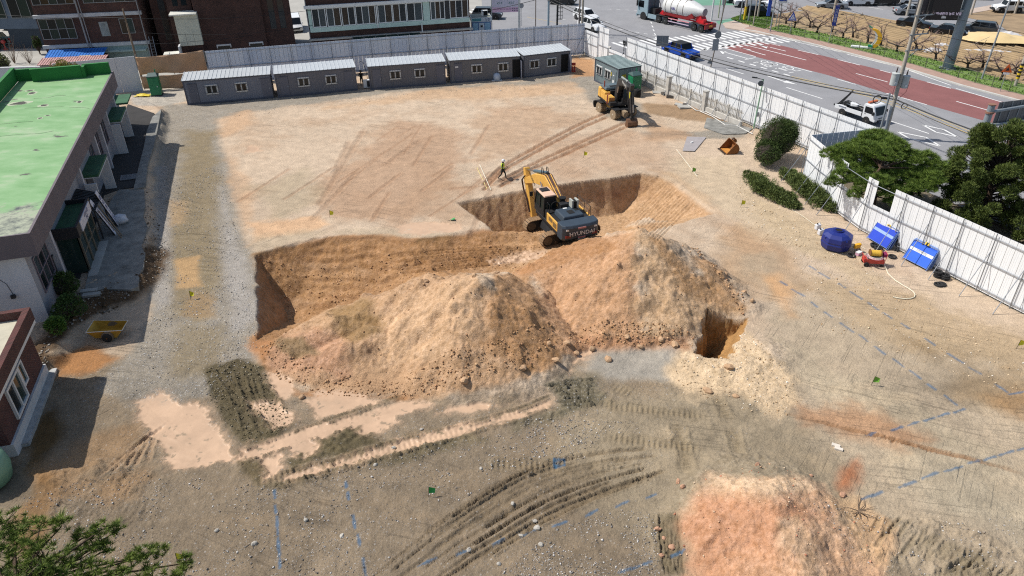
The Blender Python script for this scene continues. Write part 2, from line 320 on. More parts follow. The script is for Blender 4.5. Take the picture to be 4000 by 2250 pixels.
# ---- muddy puddles (picture points)
PUDS=[[(1060,1090),(1180,1065),(1190,1080),(1070,1105)],[(400,985),(470,1015),(530,1020),(545,1075),(575,1120),(600,1150),(520,1175),(430,1185),(400,1120),(345,1060),(345,1010)],
 [(665,935),(705,925),(735,950),(745,985),(720,1010),(690,985)],[(620,1010),(700,1010),(745,1040),(740,1065),(690,1085),(640,1040)],
 [(600,1130),(760,1080),(900,1045),(1000,1010),(1120,1005),(1040,1040),(920,1065),(780,1110),(640,1150),(590,1160)],
 [(760,1010),(800,980),(890,985),(960,1010),(880,1035),(800,1050)],[(660,1150),(705,1140),(715,1180),(690,1215),(670,1205)],[(735,1110),(790,1095),(800,1130),(765,1150),(730,1145)],
 [(700,1195),(820,1170),(960,1120),(1090,1085),(1200,1060),(1320,1030),(1395,1000),(1380,1030),(1290,1060),(1120,1105),(960,1150),(820,1190),(700,1215)],
 [(1390,955),(1440,880),(1500,868),(1510,880),(1450,915),(1400,970),(1290,1010),(1180,1040),(1100,1040),(1200,1000),(1300,975)],[(900,1060),(960,1040),(1010,1060),(960,1090),(905,1100)],
 [(1225,655),(1300,638),(1390,628),(1400,640),(1320,660),(1240,668)],[(995,565),(1060,557),(1170,560),(1165,580),(1060,592),(1000,585)],[(620,366),(655,366),(655,380),(615,386)],[(1330,668),(1400,665),(1380,680)]]
PUDW=None
def PUDDLE(x,y,film=0):
    global PUDW
    if PUDW is None: PUDW=[W2(p) for p in PUDS]
    w=np.zeros(x.shape)
    for P in PUDW:
        A=np.array([tuple(p) for p in P]); m=(x>A[:,0].min()-1)&(x<A[:,0].max()+1)&(y>A[:,1].min()-1)&(y<A[:,1].max()+1)
        if m.any():
            xm,ym=x[m],y[m]; s=poly_sd(xm,ym,P)+.36*fbm(xm,ym,1.4,5,81,.65)+.26*fbm(xm,ym,4.6,3,83,.6)-.06; w[m]=np.maximum(w[m],sstep(-.45,.3,s) if film else sstep(-.1,.16,s))
    return w
# ---- soil colours by area, with the left heap's light and shade: (picture polygon, colour, soft edge m, ragged edge m, strength, gravel)
SOIL=[
 ([(-300,900),(640,880),(800,1000),(1400,990),(1500,900),(1760,930),(2000,1000),(2300,1180),(2800,1500),(2800,2200),(-800,2200)],(146,130,108),1.6,2.2,1,.36),
 ([(1500,1000),(1900,960),(2100,1060),(2300,1200),(2500,1449),(1700,1449),(1500,1250),(1380,1150)],(164,149,124),1.2,1.6,.9,.14),
 ([(1900,760),(2100,740),(2576,880),(2900,1200),(2700,1600),(2250,1449),(2150,1230),(1950,1050)],(184,167,142),1.5,2,.95,.08),
 ([(1960,860),(2250,980),(2576,1200),(2700,1400),(2300,1200),(2050,1020)],(196,180,152),1.2,2.2,.65,.08),
 ([(2050,700),(2250,720),(2600,850),(2700,960),(2350,900),(2100,780)],(186,162,128),1.2,2,.8,.12),
 ([(2330,880),(2600,960),(2700,1060),(2400,1010)],(142,116,80),1.2,1.8,.6,.08),
 ([(2350,1150),(2576,1240),(2650,1400),(2400,1300)],(196,184,160),1.5,2,.45,.08),
 ([(1850,560),(1990,600),(2020,720),(1880,780),(1780,640)],(178,146,110),1,1.5,.6,.05),
 ([(1800,560),(1990,590),(1960,690),(1860,650)],(188,152,116),.9,1.4,.5,.05),
 ([(1860,640),(1950,640),(1985,720),(1960,770),(1880,700)],(172,160,138),.8,1.2,.5,.05),
 ([(1905,690),(1960,690),(2010,800),(1980,800)],(212,166,118),.7,.9,.8,0),
 ([(1970,1000),(2200,1040),(2330,1110),(2200,1120),(2010,1080)],(186,140,102),.7,1.2,.75,.05),
 ([(2110,1170),(2160,1150),(2165,1210),(2110,1230)],(176,104,60),.4,.6,.8,0),
 ([(2500,1010),(2576,1000),(2620,1090),(2540,1060)],(170,132,88),.8,1.2,.6,0),
 # gravel drive on the left and along the cabins
 ([(395,250),(440,262),(900,228),(1300,205),(1480,182),(1610,260),(1600,330),(1900,330),(1880,350),(1640,345),(1520,290),(1460,222),(1360,215),(1000,232),(640,278),(545,300),(585,420),(608,560),(640,640),(655,880),(560,1000),(330,1030),(250,980),(330,880),(380,760),(395,600),(392,400)],(158,149,134),.5,.9,1,.8),
 ([(470,330),(545,330),(550,500),(560,700),(520,800),(440,790),(430,560)],(142,126,96),.8,1.3,.85,.35),([(440,655),(500,645),(505,720),(450,725)],(196,160,114),.3,.6,.85,.1),([(480,740),(540,740),(540,800),(470,790)],(168,140,104),.5,.8,.7,.2),
 ([(420,500),(470,505),(465,560),(420,570)],(186,156,118),.4,.7,.6,.2),([(460,820),(560,820),(540,930),(430,940)],(144,128,98),.7,1,.7,.4),
 ([(395,420),(420,420),(425,760),(390,790)],(170,164,156),.4,.7,.8,1),([(555,470),(600,600),(640,800),(590,830),(560,640)],(174,168,160),.5,.8,.8,1),
 # pale sand and its stains
 ([(555,300),(620,280),(640,310),(600,330),(560,350)],(206,168,130),.8,1.4,.7,.05),([(560,340),(600,420),(640,500),(620,620),(605,560),(575,430)],(206,170,134),.6,1.2,.6,.05),
 ([(1080,222),(1440,208),(1480,230),(1300,245),(1040,255),(820,272)],(206,170,132),.8,1.6,.6,.02),([(800,480),(1000,300),(1190,330),(1150,480),(1000,560),(830,540)],(184,150,120),1.4,2.6,.75,0),
 ([(1180,300),(1330,260),(1480,300),(1340,370),(1220,400)],(186,152,120),1.2,2.4,.55,0),([(950,540),(1120,440),(1200,470),(1140,560)],(178,146,116),1,2,.6,0),([(640,470),(760,430),(800,500),(700,560)],(176,160,132),1,1.8,.6,.05),
 ([(620,560),(800,545),(840,565),(760,585),(630,615)],(220,180,140),.4,.9,.85,0),([(620,590),(900,575),(1130,590),(1150,605),(830,590),(640,640)],(188,170,142),.6,1,.6,.05),
 ([(1330,350),(1600,330),(1700,400),(1640,430),(1400,440)],(186,152,122),1.5,2.6,.45,0),([(1690,400),(1850,400),(1990,560),(2080,640),(1960,620),(1800,520),(1700,450)],(204,184,154),1,1.8,.75,.12),([(1590,420),(1690,440),(1800,540),(1850,560),(1700,440)],(200,168,132),.5,.9,.6,0),
 ([(1870,480),(2050,560),(2150,640),(2250,720),(2130,700),(1960,600)],(198,176,142),1,1.6,.7,.15),([(1600,300),(1730,330),(1760,360),(1640,350)],(180,140,102),.7,1,.6,.1),
 # spoil left by the digging
 ([(640,850),(720,800),(900,700),(1060,660),(1160,650),(1420,880),(1330,960),(1050,1005),(800,990),(690,950)],(194,158,122),.4,.9,1,.02),
 ([(1000,760),(1180,670),(1240,690),(1180,820),(1060,900),(960,930),(940,840)],(216,180,142),.7,1.6,.6,0),([(1240,690),(1330,690),(1430,870),(1330,950),(1230,870)],(178,136,94),.4,.9,.85,0),  # left heap: sunlit cream face and duller right slope put into the colour
 ([(660,870),(800,830),(900,860),(860,940),(760,960),(680,920)],(196,150,118),.6,1.3,.7,0),([(820,780),(930,740),(960,830),(880,880)],(150,120,76),.4,1,.7,0),([(700,860),(760,850),(800,890),(740,900)],(128,112,78),.3,.8,.7,0),
 ([(640,850),(690,830),(660,920),(760,985),(1050,1000),(1000,1008),(740,995),(680,955)],(172,120,72),.25,.5,.75,0),
 ([(1330,690),(1480,600),(1600,580),(1620,860),(1500,880),(1425,880)],(198,156,118),.4,1.0,1,0),([(1600,580),(1660,610),(1880,780),(1790,830),(1740,875),(1610,870)],(200,166,128),.8,1.6,.9,.02),([(1640,600),(1700,640),(1860,760),(1830,790),(1700,720)],(184,144,102),.4,.8,.8,0),
 ([(1730,640),(1800,660),(1880,760),(1870,790),(1780,720)],(186,146,104),.3,.7,.8,0),([(1440,850),(1740,845),(1740,880),(1450,890)],(182,136,100),.3,.6,.8,.05),
 ([(1500,885),(1690,880),(1690,950),(1560,960),(1480,930)],(172,166,154),.5,.9,.9,.1),([(1690,930),(1740,890),(1880,830),(1960,900),(2030,1010),(1960,1060),(1860,1000),(1720,990)],(220,194,158),.5,1.2,.95,.05),
 ([(1290,560),(1500,600),(1560,620),(1340,690),(1060,660),(960,640),(1130,605)],(178,134,94),.4,.9,1,0),([(830,590),(1140,600),(1130,650),(900,680),(700,650),(645,640)],(170,130,92),.3,.8,1,0),([(640,640),(720,620),(760,680),(740,760),(660,700)],(150,118,82),.4,.8,.9,0),
 ([(700,660),(830,690),(900,650),(900,700),(780,760),(700,720)],(204,164,116),.4,.9,.75,0),([(1050,600),(1130,600),(1140,640),(1060,650)],(120,94,58),.3,.8,.8,0),
 ([(520,930),(600,905),(660,925),(700,990),(745,1060),(690,1100),(620,1120),(560,1060),(520,1000)],(100,90,66),.25,.6,1,.25),([(880,1075),(770,1110),(720,1160),(730,1190),(820,1160),(960,1115),(940,1060)],(104,94,68),.25,.5,.95,.25),([(600,1150),(670,1160),(690,1210),(650,1220),(610,1190)],(106,94,68),.25,.5,.9,.25),
 ([(940,1120),(1130,1085),(1220,1105),(1080,1140),(900,1180),(700,1230),(690,1215)],(112,102,76),.4,.8,.8,.4),([(1370,965),(1500,940),(1510,1020),(1420,1040)],(124,118,98),.4,.8,.8,.4),
 ([(1290,1060),(1400,1030),(1440,1000),(1520,990),(1540,1020),(1420,1045),(1300,1080)],(118,110,88),.3,.6,.7,.4),
 # bench left of the drive: dark cut bank, darker ochre hollow by the brick hut
 ([(380,600),(415,640),(410,700),(330,760),(250,790),(130,880),(110,960),(60,900),(160,760),(300,700)],(96,76,54),.5,1,1,.25),([(140,900),(230,880),(300,900),(240,930),(150,945)],(178,124,72),.4,.8,.85,.1),([(90,1040),(150,1020),(150,1100),(90,1180),(70,1170)],(112,84,42),.4,.7,.9,.05),
 ([(90,1170),(350,1060),(330,1150),(200,1200),(350,1200),(330,1240),(100,1290)],(164,132,96),.6,1.4,.7,.25),
 ([(30,1290),(110,1200),(160,1290),(60,1400)],(150,112,66),.5,1.2,.7,.1),
 ([(330,205),(470,200),(470,255),(400,270),(330,262)],(184,178,166),.3,.5,.9,.1),([(1440,140),(1500,150),(1500,190),(1440,195)],(186,140,96),.4,.9,.9,.1),([(1620,258),(1760,270),(1860,315),(1720,300),(1630,285)],(150,120,86),.4,.8,.8,.25)]
REDS=[([(1700,1290),(1760,1200),(1930,1190),(2060,1220),(2130,1300),(2220,1330),(2240,1520),(1760,1520)],(206,168,134),.5,1.0,1,0),
 ([(1700,1310),(1750,1255),(1900,1245),(2010,1255),(2100,1300),(2000,1320),(1960,1400),(1880,1430),(1800,1470),(1720,1420)],(202,148,112),.7,1.5,.8,0),
 ([(1740,1225),(1800,1195),(1900,1190),(2010,1205),(2060,1225),(1950,1250),(1830,1235)],(228,196,160),.3,.6,.95,0),([(1960,1310),(2010,1300),(2060,1400),(2100,1500),(1980,1500)],(206,172,138),.3,.6,.9,0),([(2090,1260),(2170,1270),(2230,1330),(2230,1430),(2150,1400)],(214,178,136),.4,.9,.75,.05),([(1830,1380),(2000,1400),(2060,1520),(1800,1520)],(216,166,128),.4,.9,.6,0)]
BLUE=[((690,1235),(691,1252)),((692,1272),(694,1290)),((697,1300),(699,1345)),((700,1352),(703,1402)),((704,1405),(705,1428)),((869,1214),(871,1226)),((875,1240),(877,1256)),((888,1298),(893,1330)),((900,1346),(906,1375)),((913,1405),(920,1452)),
 ((1052,1424),(1098,1402)),((1150,1396),(1178,1384)),((1242,1370),(1268,1356)),((1314,1347),(1346,1335)),((1390,1326),(1426,1311)),((1474,1299),(1502,1284)),((1550,1275),(1580,1262)),((1626,1253),(1650,1244)),((1558,1441),(1640,1412)),((1690,1397),(1722,1385)),
 ((2168,1256),(2219,1237)),((2262,1226),(2302,1212)),((2320,1203),(2357,1189)),((2375,1187),(2421,1174)),((2436,1167),(2462,1160)),((2474,1159),(2502,1149)),((2514,1146),(2548,1134)),((2560,1133),(2590,1124)),
 ((2180,1096),(2202,1089)),((2243,1083),(2270,1073)),((2285,1070),(2311,1062)),((2325,1060),(2350,1051)),((2360,1048),(2386,1040)),((2400,1040),(2426,1029)),((1394,1158),(1420,1156)),((1394,1158),(1396,1172)),((1396,1172),(1420,1170)),((1420,1156),(1420,1170))]
for a,b,c,d in [(370,90,430,125),(460,150,550,200),(640,250,690,285),(740,320,840,385),(900,420,990,485),(1040,515,1110,560),(1200,610,1265,650),(1410,740,1495,800),(1620,880,1750,965),(1800,1000,1910,1060),(2045,1150,2150,1220),(2170,1240,2300,1215),(110,230,170,265),(215,300,325,360),(390,415,445,460),(510,505,575,550),(655,605,765,685),(820,710,895,770),(960,815,1050,885),(1125,925,1220,995),(1275,1030,1370,1100),(1435,1150,1500,1200),(1590,1255,1690,1340)]:
    BLUE.append((((3000+a/2.3)/DS,(1000+b/2.3)/DS),((3000+c/2.3)/DS,(1000+d/2.3)/DS)))
def paint(x,y,z0,site,cut,hm,ho,red):
    n=x.size; col=np.empty((n,3)); col[:]=lin((204,183,158)); grav=np.full(n,.04); 
    lo=fbm(x,y,.16,4,91); col*=(1+.10*lo)[:,None]
    pn=fbm(x*.5+y*.3,y*.5-x*.3,.5,5,92,.6)[:,None]; col=col*(1-np.clip(pn,0,1)*np.array([.22,.33,.42]))
    def blend(sel,w,c,g=None,k=1):
        w=(w*k)[:,None]; col[sel]=col[sel]*(1-w)+np.array(lin(c))*w
        if g is not None: grav[sel]=grav[sel]*(1-w[:,0])+g*w[:,0]
    def areas(LST,mask=None):
        for pts,c,soft,rag,k,g in LST:
            P=W2(pts); A=np.array([tuple(p) for p in P]); m=(x>A[:,0].min()-3)&(x<A[:,0].max()+3)&(y>A[:,1].min()-3)&(y<A[:,1].max()+3)
            if mask is not None: m&=mask
            if not m.any(): continue
            xm,ym=x[m],y[m]; s=poly_sd(xm,ym,P)+rag*fbm(xm,ym,.45,5,101,.62); blend(m,sstep(-soft,soft,s),c,g,k)
    # colours were surveyed on the picture, so shift each vertex to where its raised point is seen
    global PX,PY
    areas(SOIL); 
    fg=(sstep(36,29,y)*(1-hm))[:,None]; n1=fbm(x,y,.3,5,131,.62)[:,None]; n2=fbm(x*1.0,y*2.2,.55,4,132)[:,None]; col*=1+fg*(.26*n1+.16*n2-.06); col*=1-fg*np.clip(n2,0,1)*np.array([-.02,.02,.07]); grav=np.clip(grav+fg[:,0]*.3*n1[:,0]*(grav>.12),0,1)
    out=site<=0
    col[out]=lin((128,118,98)); grav[out]=.2
    # digging faces
    cutv=(cut>.02)&(hm<.6)
    band=fbm(x,y,.5,4,111)
    oc=np.array(lin((190,150,108))); bc=np.array(lin((146,96,66))); gc=np.array(lin((200,166,126)))
    w=(cut*(1-hm))[:,None]*.85; t=np.clip(.5+band,0,1)[:,None]; cc=oc*(1-t*.35)+gc*(t*.35)
    lp_=(sstep(.5,-1.5,x)*sstep(48.5,47,y))[:,None]*.8; cc=cc*(1-lp_)+np.array(lin((158,118,78)))*(1+.3*t)*lp_
    deep=(sstep(-.5,-1.6,z0)*sstep(4,8,x)*sstep(13,10,x)*sstep(52,55,y)*np.clip(.6+band*1.2,0,1))[:,None]; cc=cc*(1-deep)+bc*deep
    sl=(sstep(12.5,14,x)*sstep(49,51,y))[:,None]*.7; cc=cc*(1-sl)+np.array(lin((192,152,112)))*sl
    blend0=w; col[:]=col*(1-blend0)+cc*blend0
    hole=ho>.02; col[hole]=np.array(lin((178,136,84)))*(1+.3*fbm(x[hole],y[hole],1.5,3,5))[:,None]
    rm=(red>0); areas(REDS)
    for m,wk,c in ruts(x,y,True)[1]: blend(m,wk,c)
    pw=PUDDLE(x,y)*(1-sstep(.05,.4,hm)); pc=np.array(lin((204,172,142)))*(1+.16*fbm(x,y,.8,5,7)+.08*fbm(x,y,4,3,17))[:,None]; film=PUDDLE(x,y,1)*(1-sstep(.05,.4,hm)); mg=sstep(.0,.5,pw)*sstep(1,.5,pw); col*=(1-.3*mg)[:,None]; fleck=sstep(.34,.48,fbm(x,y,3.1,4,19,.7)); kf=np.clip(.62*film*(.55+.9*vnoise(x*2.2,y*2.2,5))+.45*pw,0,.96)*(1-.8*fleck); col[:]=col*(1-kf[:,None])+pc*kf[:,None]; grav*=1-pw*.8
    for a,b in BLUE:
        p,q=D(*a)[:2],D(*b)[:2]; m=(np.abs(x-(p[0]+q[0])/2)<3)&(np.abs(y-(p[1]+q[1])/2)<3)
        if m.any(): d,_=seg_d(x[m],y[m],p,q); wd=.03+.0009*p[1]; blend(m,sstep(wd*1.9,wd*.5,d+.05*fbm(x[m],y[m],4,3,13)),(44,108,150),None,.62)
    return col,grav,pw
def make_ground():
    rows=[9.]; 
    while rows[-1]<100: rows.append(rows[-1]+(min(.075,.0037*(rows[-1]+3)) if rows[-1]<60 else .0042*(rows[-1]+3)))
    rows=[-120,-60,-20,0,5]+rows+[104,112,125,150,200,300,600,1200]
    t=np.concatenate([[-14,-6,-3,-1.7,-1.25,-1.08],np.linspace(-1,1,860),[1.08,1.25,1.7,3,6,14]])
    Y=np.array(rows); wv=.72*(.848*np.maximum(Y,9)+13.25)+.6
    X,YY=np.meshgrid(t,Y); X=X*wv[:,None]; nr,nc=X.shape; x=X.ravel(); y=YY.ravel()
    z0,site,cut,hm,ho,red=base_h(x,y); z=hfun(x,y)
    # soil areas were surveyed as seen, on z=0: look each vertex up where its own line of sight meets that level
    k=CAMH/(CAMH-np.clip(z0,-4,5)); sx,sy=x*k,y*k
    # only spoil colours are surveyed that way; the ground itself is flat
    col,grav,wet=paint2(x,y,sx,sy,z,z0,site,cut,hm,ho,red)
    me=bpy.data.meshes.new('ground'); nv=x.size
    idx=np.arange(nv).reshape(nr,nc); q=np.stack([idx[:-1,:-1],idx[:-1,1:],idx[1:,1:],idx[1:,:-1]],-1).reshape(-1,4)
    co=np.stack([x,y,z],1); cols=np.concatenate([col*.8*np.array([1.005,.99,.985]),np.ones((nv,1))],1).astype(np.float32); att=np.stack([grav,wet,np.clip(hm+cut,0,1),np.ones(nv)],1).astype(np.float32)
    fz=lambda a:a[q].mean(1)
    hp=np.full(nv,-9.)
    is_heap=fz(hm)>.5; isred=fz(red.astype(float))>.5; fx,fy=fz(x),fz(y)
    left=is_heap&~isred&(fy<45)&(fx<2.6+.0*(fy)); right=is_heap&~isred&(fy<45)&~left; redm=is_heap&isred
    pit=(fz(cut)>.35)&~is_heap; hole=fz((ho>.02).astype(float))>.5; pit&=~hole; rest=~(left|right|redm|pit|hole)
    left&=~hole; right&=~hole; rest=~(left|right|redm|pit|hole)
    m=ground_mat(); out=[]
    for name,mask,lab in [('ground',rest,None),('soil_heap',left,('pale conical heap of excavated soil left of the deep digging spoil, front of pit','soil heap')),('soil_heap',right,('tall orange brown spoil heap right beside the tracked excavator','soil heap')),('soil_heap',redm,('reddish soil heap with cream top at the bottom right','soil heap')),('excavation_pit',pit,None),('trench',hole,None)]:
        qq=q[mask]; u,inv=np.unique(qq,return_inverse=True); me=bpy.data.meshes.new(name)
        me.vertices.add(len(u)); me.vertices.foreach_set('co',co[u].ravel()); me.loops.add(qq.size); me.loops.foreach_set('vertex_index',inv.ravel().astype(np.int32))
        me.polygons.add(len(qq)); me.polygons.foreach_set('loop_start',np.arange(0,qq.size,4,dtype=np.int32)); me.polygons.foreach_set('loop_total',np.full(len(qq),4,np.int32))
        me.polygons.foreach_set('use_smooth',np.ones(len(qq),bool)); me.update(calc_edges=True)
        a=me.color_attributes.new('soil','FLOAT_COLOR','POINT'); a.data.foreach_set('color',cols[u].ravel()); a=me.color_attributes.new('kind','FLOAT_COLOR','POINT'); a.data.foreach_set('color',att[u].ravel())
        me.materials.append(m); o=obj(name,me)
        if lab: tag(o,*lab,group='soil heaps of the excavation')
        else: o['kind']='structure'
def paint2(x,y,sx,sy,z,z0,site,cut,hm,ho,red):
    return paint_at(sx,sy,x,y,z,z0,site,cut,hm,ho,red)
def paint_at(px,py,x,y,z,z0,site,cut,hm,ho,red):
    s=poly_sd(px,py,SITE)
    return paint(px,py,z,np.clip(site,0,1),cut,hm,ho,red)
def ground_mat():
    m=bpy.data.materials.new('soil'); m.use_nodes=True; n=m.node_tree; b=n.nodes['Principled BSDF']; L=n.links; N=n.nodes.new
    def node(t,**k):
        o=N(t)
        for a,v in k.items(): setattr(o,a,v)
        return o
    at_=node('ShaderNodeAttribute',attribute_name='soil'); kd=node('ShaderNodeAttribute',attribute_name='kind'); sp=node('ShaderNodeSeparateColor'); L.new(kd.outputs['Color'],sp.inputs[0])
    g=node('ShaderNodeNewGeometry')
    def noise(sc,det=6,ro=.6):
        t=N('ShaderNodeTexNoise'); t.inputs['Scale'].default_value=sc; t.inputs['Detail'].default_value=det; t.inputs['Roughness'].default_value=ro; L.new(g.outputs['Position'],t.inputs['Vector']); return t.outputs['Fac']
    def math_(op,a,bb,cl=False):
        t=node('ShaderNodeMath',operation=op,use_clamp=cl)
        for i,v in enumerate((a,bb)):
            if isinstance(v,(int,float)): t.inputs[i].default_value=v
            else: L.new(v,t.inputs[i])
        return t.outputs[0]
    def mapr(v,a,bb,c,d):
        t=N('ShaderNodeMapRange'); L.new(v,t.inputs[0])
        for i,q in enumerate((a,bb,c,d)): t.inputs[i+1].default_value=q
        return t.outputs[0]
    v=math_('MULTIPLY',mapr(noise(1.1,8,.65),.3,.7,.82,1.16),mapr(noise(14,5,.7),.3,.7,.80,1.2))
    wetless=math_('SUBTRACT',1,sp.outputs[1]); v=math_('ADD',math_('MULTIPLY',math_('SUBTRACT',v,1),mapr(wetless,0,1,.25,1)),1)
    mul=node('ShaderNodeVectorMath',operation='SCALE'); L.new(at_.outputs['Color'],mul.inputs[0]); L.new(v,mul.inputs['Scale'])
    # stones pressed into the ground
    cur=mul.outputs[0]
    hts=[]
    for sc,th,lo,hi in ((7.5,.62,(.16,.15,.14),(.58,.56,.53)),(15,.45,(.10,.095,.09),(.50,.48,.46))):
        vo=N('ShaderNodeTexVoronoi'); vo.inputs['Scale'].default_value=sc; L.new(g.outputs['Position'],vo.inputs['Vector'])
        sc2=node('ShaderNodeSeparateColor'); L.new(vo.outputs['Color'],sc2.inputs[0])
        near=mapr(vo.outputs['Distance'],.18,.42,1,0)
        pick=math_('GREATER_THAN',math_('ADD',sc2.outputs[0],math_('MULTIPLY',sp.outputs[0],.55)),th+.42)
        mk=math_('MULTIPLY',math_('MULTIPLY',near,pick),mapr(sp.outputs[0],.03,.7,0,.8),True)
        mx=node('ShaderNodeMix',data_type='RGBA'); mx.inputs['A'].default_value=(*lo,1); mx.inputs['B'].default_value=(*hi,1); L.new(sc2.outputs[1],mx.inputs['Factor'])
        m2=node('ShaderNodeMix',data_type='RGBA'); L.new(mk,m2.inputs['Factor']); L.new(cur,m2.inputs['A']); L.new(mx.outputs['Result'],m2.inputs['B']); cur=m2.outputs['Result']; hts.append(math_('MULTIPLY',mk,1.0))
    dry=math_('MULTIPLY',wetless,mapr(sp.outputs[2],0,1,1,.15))
    for ang,sx_,sy_,sd_,k_ in ((.45,.25,6.,0,.26),(-.95,.30,6.,40,.08),(.2,.2,7.,80,.2)):
        vr=N('ShaderNodeVectorRotate'); vr.rotation_type='Z_AXIS'; vr.inputs['Angle'].default_value=ang; L.new(g.outputs['Position'],vr.inputs['Vector']); mp=N('ShaderNodeMapping'); mp.inputs['Scale'].default_value=(sx_,sy_,.2); mp.inputs['Location'].default_value=(sd_,sd_,0); L.new(vr.outputs[0],mp.inputs[0]); t=N('ShaderNodeTexNoise'); t.inputs['Scale'].default_value=1; t.inputs['Detail'].default_value=4; t.inputs['Roughness'].default_value=.6; t.inputs['Distortion'].default_value=.35; L.new(mp.outputs[0],t.inputs['Vector'])
        pm=N('ShaderNodeTexNoise'); pm.inputs['Scale'].default_value=.16; pm.inputs['Detail'].default_value=3; ml_=N('ShaderNodeVectorMath'); ml_.operation='ADD'; ml_.inputs[1].default_value=(sd_,0,0); L.new(g.outputs['Position'],ml_.inputs[0]); L.new(ml_.outputs[0],pm.inputs['Vector'])
        ln_=math_('MULTIPLY',math_('MULTIPLY',mapr(t.outputs[0],.58,.66,0,1),mapr(pm.outputs[0],.5,.64,0,1)),dry); h_=N('ShaderNodeHueSaturation'); L.new(cur,h_.inputs['Color']); L.new(mapr(ln_,0,1,1,1-k_),h_.inputs['Value']); cur=h_.outputs[0]; hts.append(math_('MULTIPLY',ln_,-.5))
    tv=math_('MULTIPLY',math_('SUBTRACT',noise(3.4,7,.72),.5),sp.outputs[2]); hs=N('ShaderNodeHueSaturation'); L.new(cur,hs.inputs['Color']); L.new(mapr(tv,-.2,.2,.74,1.26),hs.inputs['Value']); L.new(mapr(tv,-.2,.2,1.08,.9),hs.inputs['Saturation']); cur=hs.outputs[0]
    L.new(cur,b.inputs['Base Color'])
    L.new(mapr(sp.outputs[1],0.3,1,.96,.42),b.inputs['Roughness']); b.inputs['Specular IOR Level'].default_value=.3
    h=math_('ADD',math_('ADD',math_('MULTIPLY',noise(9,5,.7),1.2),math_('MULTIPLY',noise(34,4,.7),.5)),math_('ADD',math_('ADD',math_('MULTIPLY',hts[0],.5),math_('MULTIPLY',hts[1],.3)),math_('ADD',hts[2],math_('ADD',hts[3],hts[4]))))
    bp=N('ShaderNodeBump'); bp.inputs['Distance'].default_value=.09; L.new(h,bp.inputs['Height']); L.new(mapr(wetless,0,1,.03,.75),bp.inputs['Strength']); L.new(bp.outputs[0],b.inputs['Normal'])
    return m
make_ground()
# ================================================================== ROADS, PAVEMENTS, ORCHARD GROUND
def sheet(name,pts,z,mat,parent=None,thick=0):
    mb=MB()
    if thick: mb.prism([tuple(p[:2]) for p in pts],z-thick,z,'z')
    else: mb.quad(*[(p[0],p[1],z) for p in pts])
    return mb.build(name,mat,parent)
ASPH=M('asphalt',(146,146,149),.9,0,.10,.35,.5,60,k=.8); PAVE=M('concrete_paving',(168,165,158),.9,0,.14,.4,.2,20)
SIDEW=M('brick_sidewalk',(168,140,126),.9,0,.14,1.2,.3,30); KERB=M('kerb_stone',(190,188,182),.85,0,.1,2); REDL=M('red_lane_coating',(134,86,84),.88,0,.12,.5,.4,60)
WHP=M('white_road_paint',(226,226,224),.7,0,.12,3); YEP=M('yellow_road_paint',(190,168,112),.7,0,.15,3); GRNP=M('green_pavement_coating',(104,150,128),.85,0,.15,.5)
def struct(o): o['kind']='structure'; return o
pav=struct(sheet('pavement',[(-200,86),(-47,86),(-34,87.2),(8.5,98.6),(-4,112),(-6,260),(-200,260)],-.012,PAVE))
ASPH_POLY=[(10.6,98.4),(14.2,90.8),(31.9,57),(45,30),(58,5),(220,5),(220,300),(-12,300),(-3.8,111.9),(8.6,98.7)]
road=struct(sheet('road',ASPH_POLY,0,ASPH))
rd=Vector((.488,-.873)); rn=Vector((.873,.488))
def mark(name,pts,w,mat=WHP,z=.008):
    mb=MB(); P=[Vector(p[:2]) for p in pts]
    for a,b in zip(P[:-1],P[1:]):
        d=(b-a).normalized(); n=Vector((-d.y,d.x))*w/2; mb.quad(*[(q.x,q.y,z) for q in (a-n,b-n,b+n,a+n)])
    return mb.build(name,mat,road)
def polym(name,pts,mat,z): return MB().quad(*[(p[0],p[1],z) for p in pts]).build(name,mat,road)
q4=lambda *p:[Q(4,*a) for a in p]
polym('red_lane',q4((-80,416),(130,457),(1120,700),(2330,1015),(2900,1150),(2900,1400),(2200,1222),(1200,940),(600,755),(0,603),(-230,545),(-464,476)),REDL,.004)
polym('green_paving',[Q(3,*a) for a in((1530,60),(2350,50),(2350,0),(1530,-60))],GRNP,.004)
polym('green_paving',[Q(3,*a) for a in((2050,215),(2220,180),(2240,215),(2080,245))],GRNP,.004)
for p in [((190,400),(740,525)),((790,545),(1340,680),(1840,860)),((1890,890),(2360,1030)),((300,505),(505,550)),((700,600),(925,655)),((1125,705),(1235,735)),((1600,825),(1840,890)),((-90,416),(125,462)),((20,476),(180,515)),((-270,441),(385,605)),((885,740),(1205,825)),((1895,1020),(2215,1110)),((-468,476),(-123,570)),((75,625),(445,725)),((700,797),(885,850)),((1190,938),(1600,1055)),((185,880),(545,993)),((1240,1220),(1620,1345)),((-420,690),(-245,745)),((-735,593),(-675,610)),((480,112),(650,152)),((1005,70),(1155,95)),((2190,88),(2310,112))]: mark('lane_marking',q4(*p),.16)
mark('lane_marking',q4((190,768),(1000,970),(1500,1140),(1960,1320),(2500,1540)),.15,YEP); mark('lane_marking',q4((240,768),(1010,945),(1520,1120),(1980,1300),(2520,1510)),.15,YEP)
tx=lambda x,y:at(2840+x/4.044,200+y/4.044)
for i in range(6): mark('lane_marking',[tx(i*178,98+i*52),tx(i*178+100,126+i*52)],.28)
for i,(x,y) in enumerate([(2000,75),(2070,95),(2130,112)]): pass
mark('lane_marking',[tx(640,390),tx(910,482)],.22); polym('arrow_head',[tx(890,492),tx(938,466),tx(1110,528)],WHP,.008)
mark('lane_marking',[tx(0,0),tx(-2,0)],.1)
for a,b,h in [((1270,0),(1,1),0)]: pass
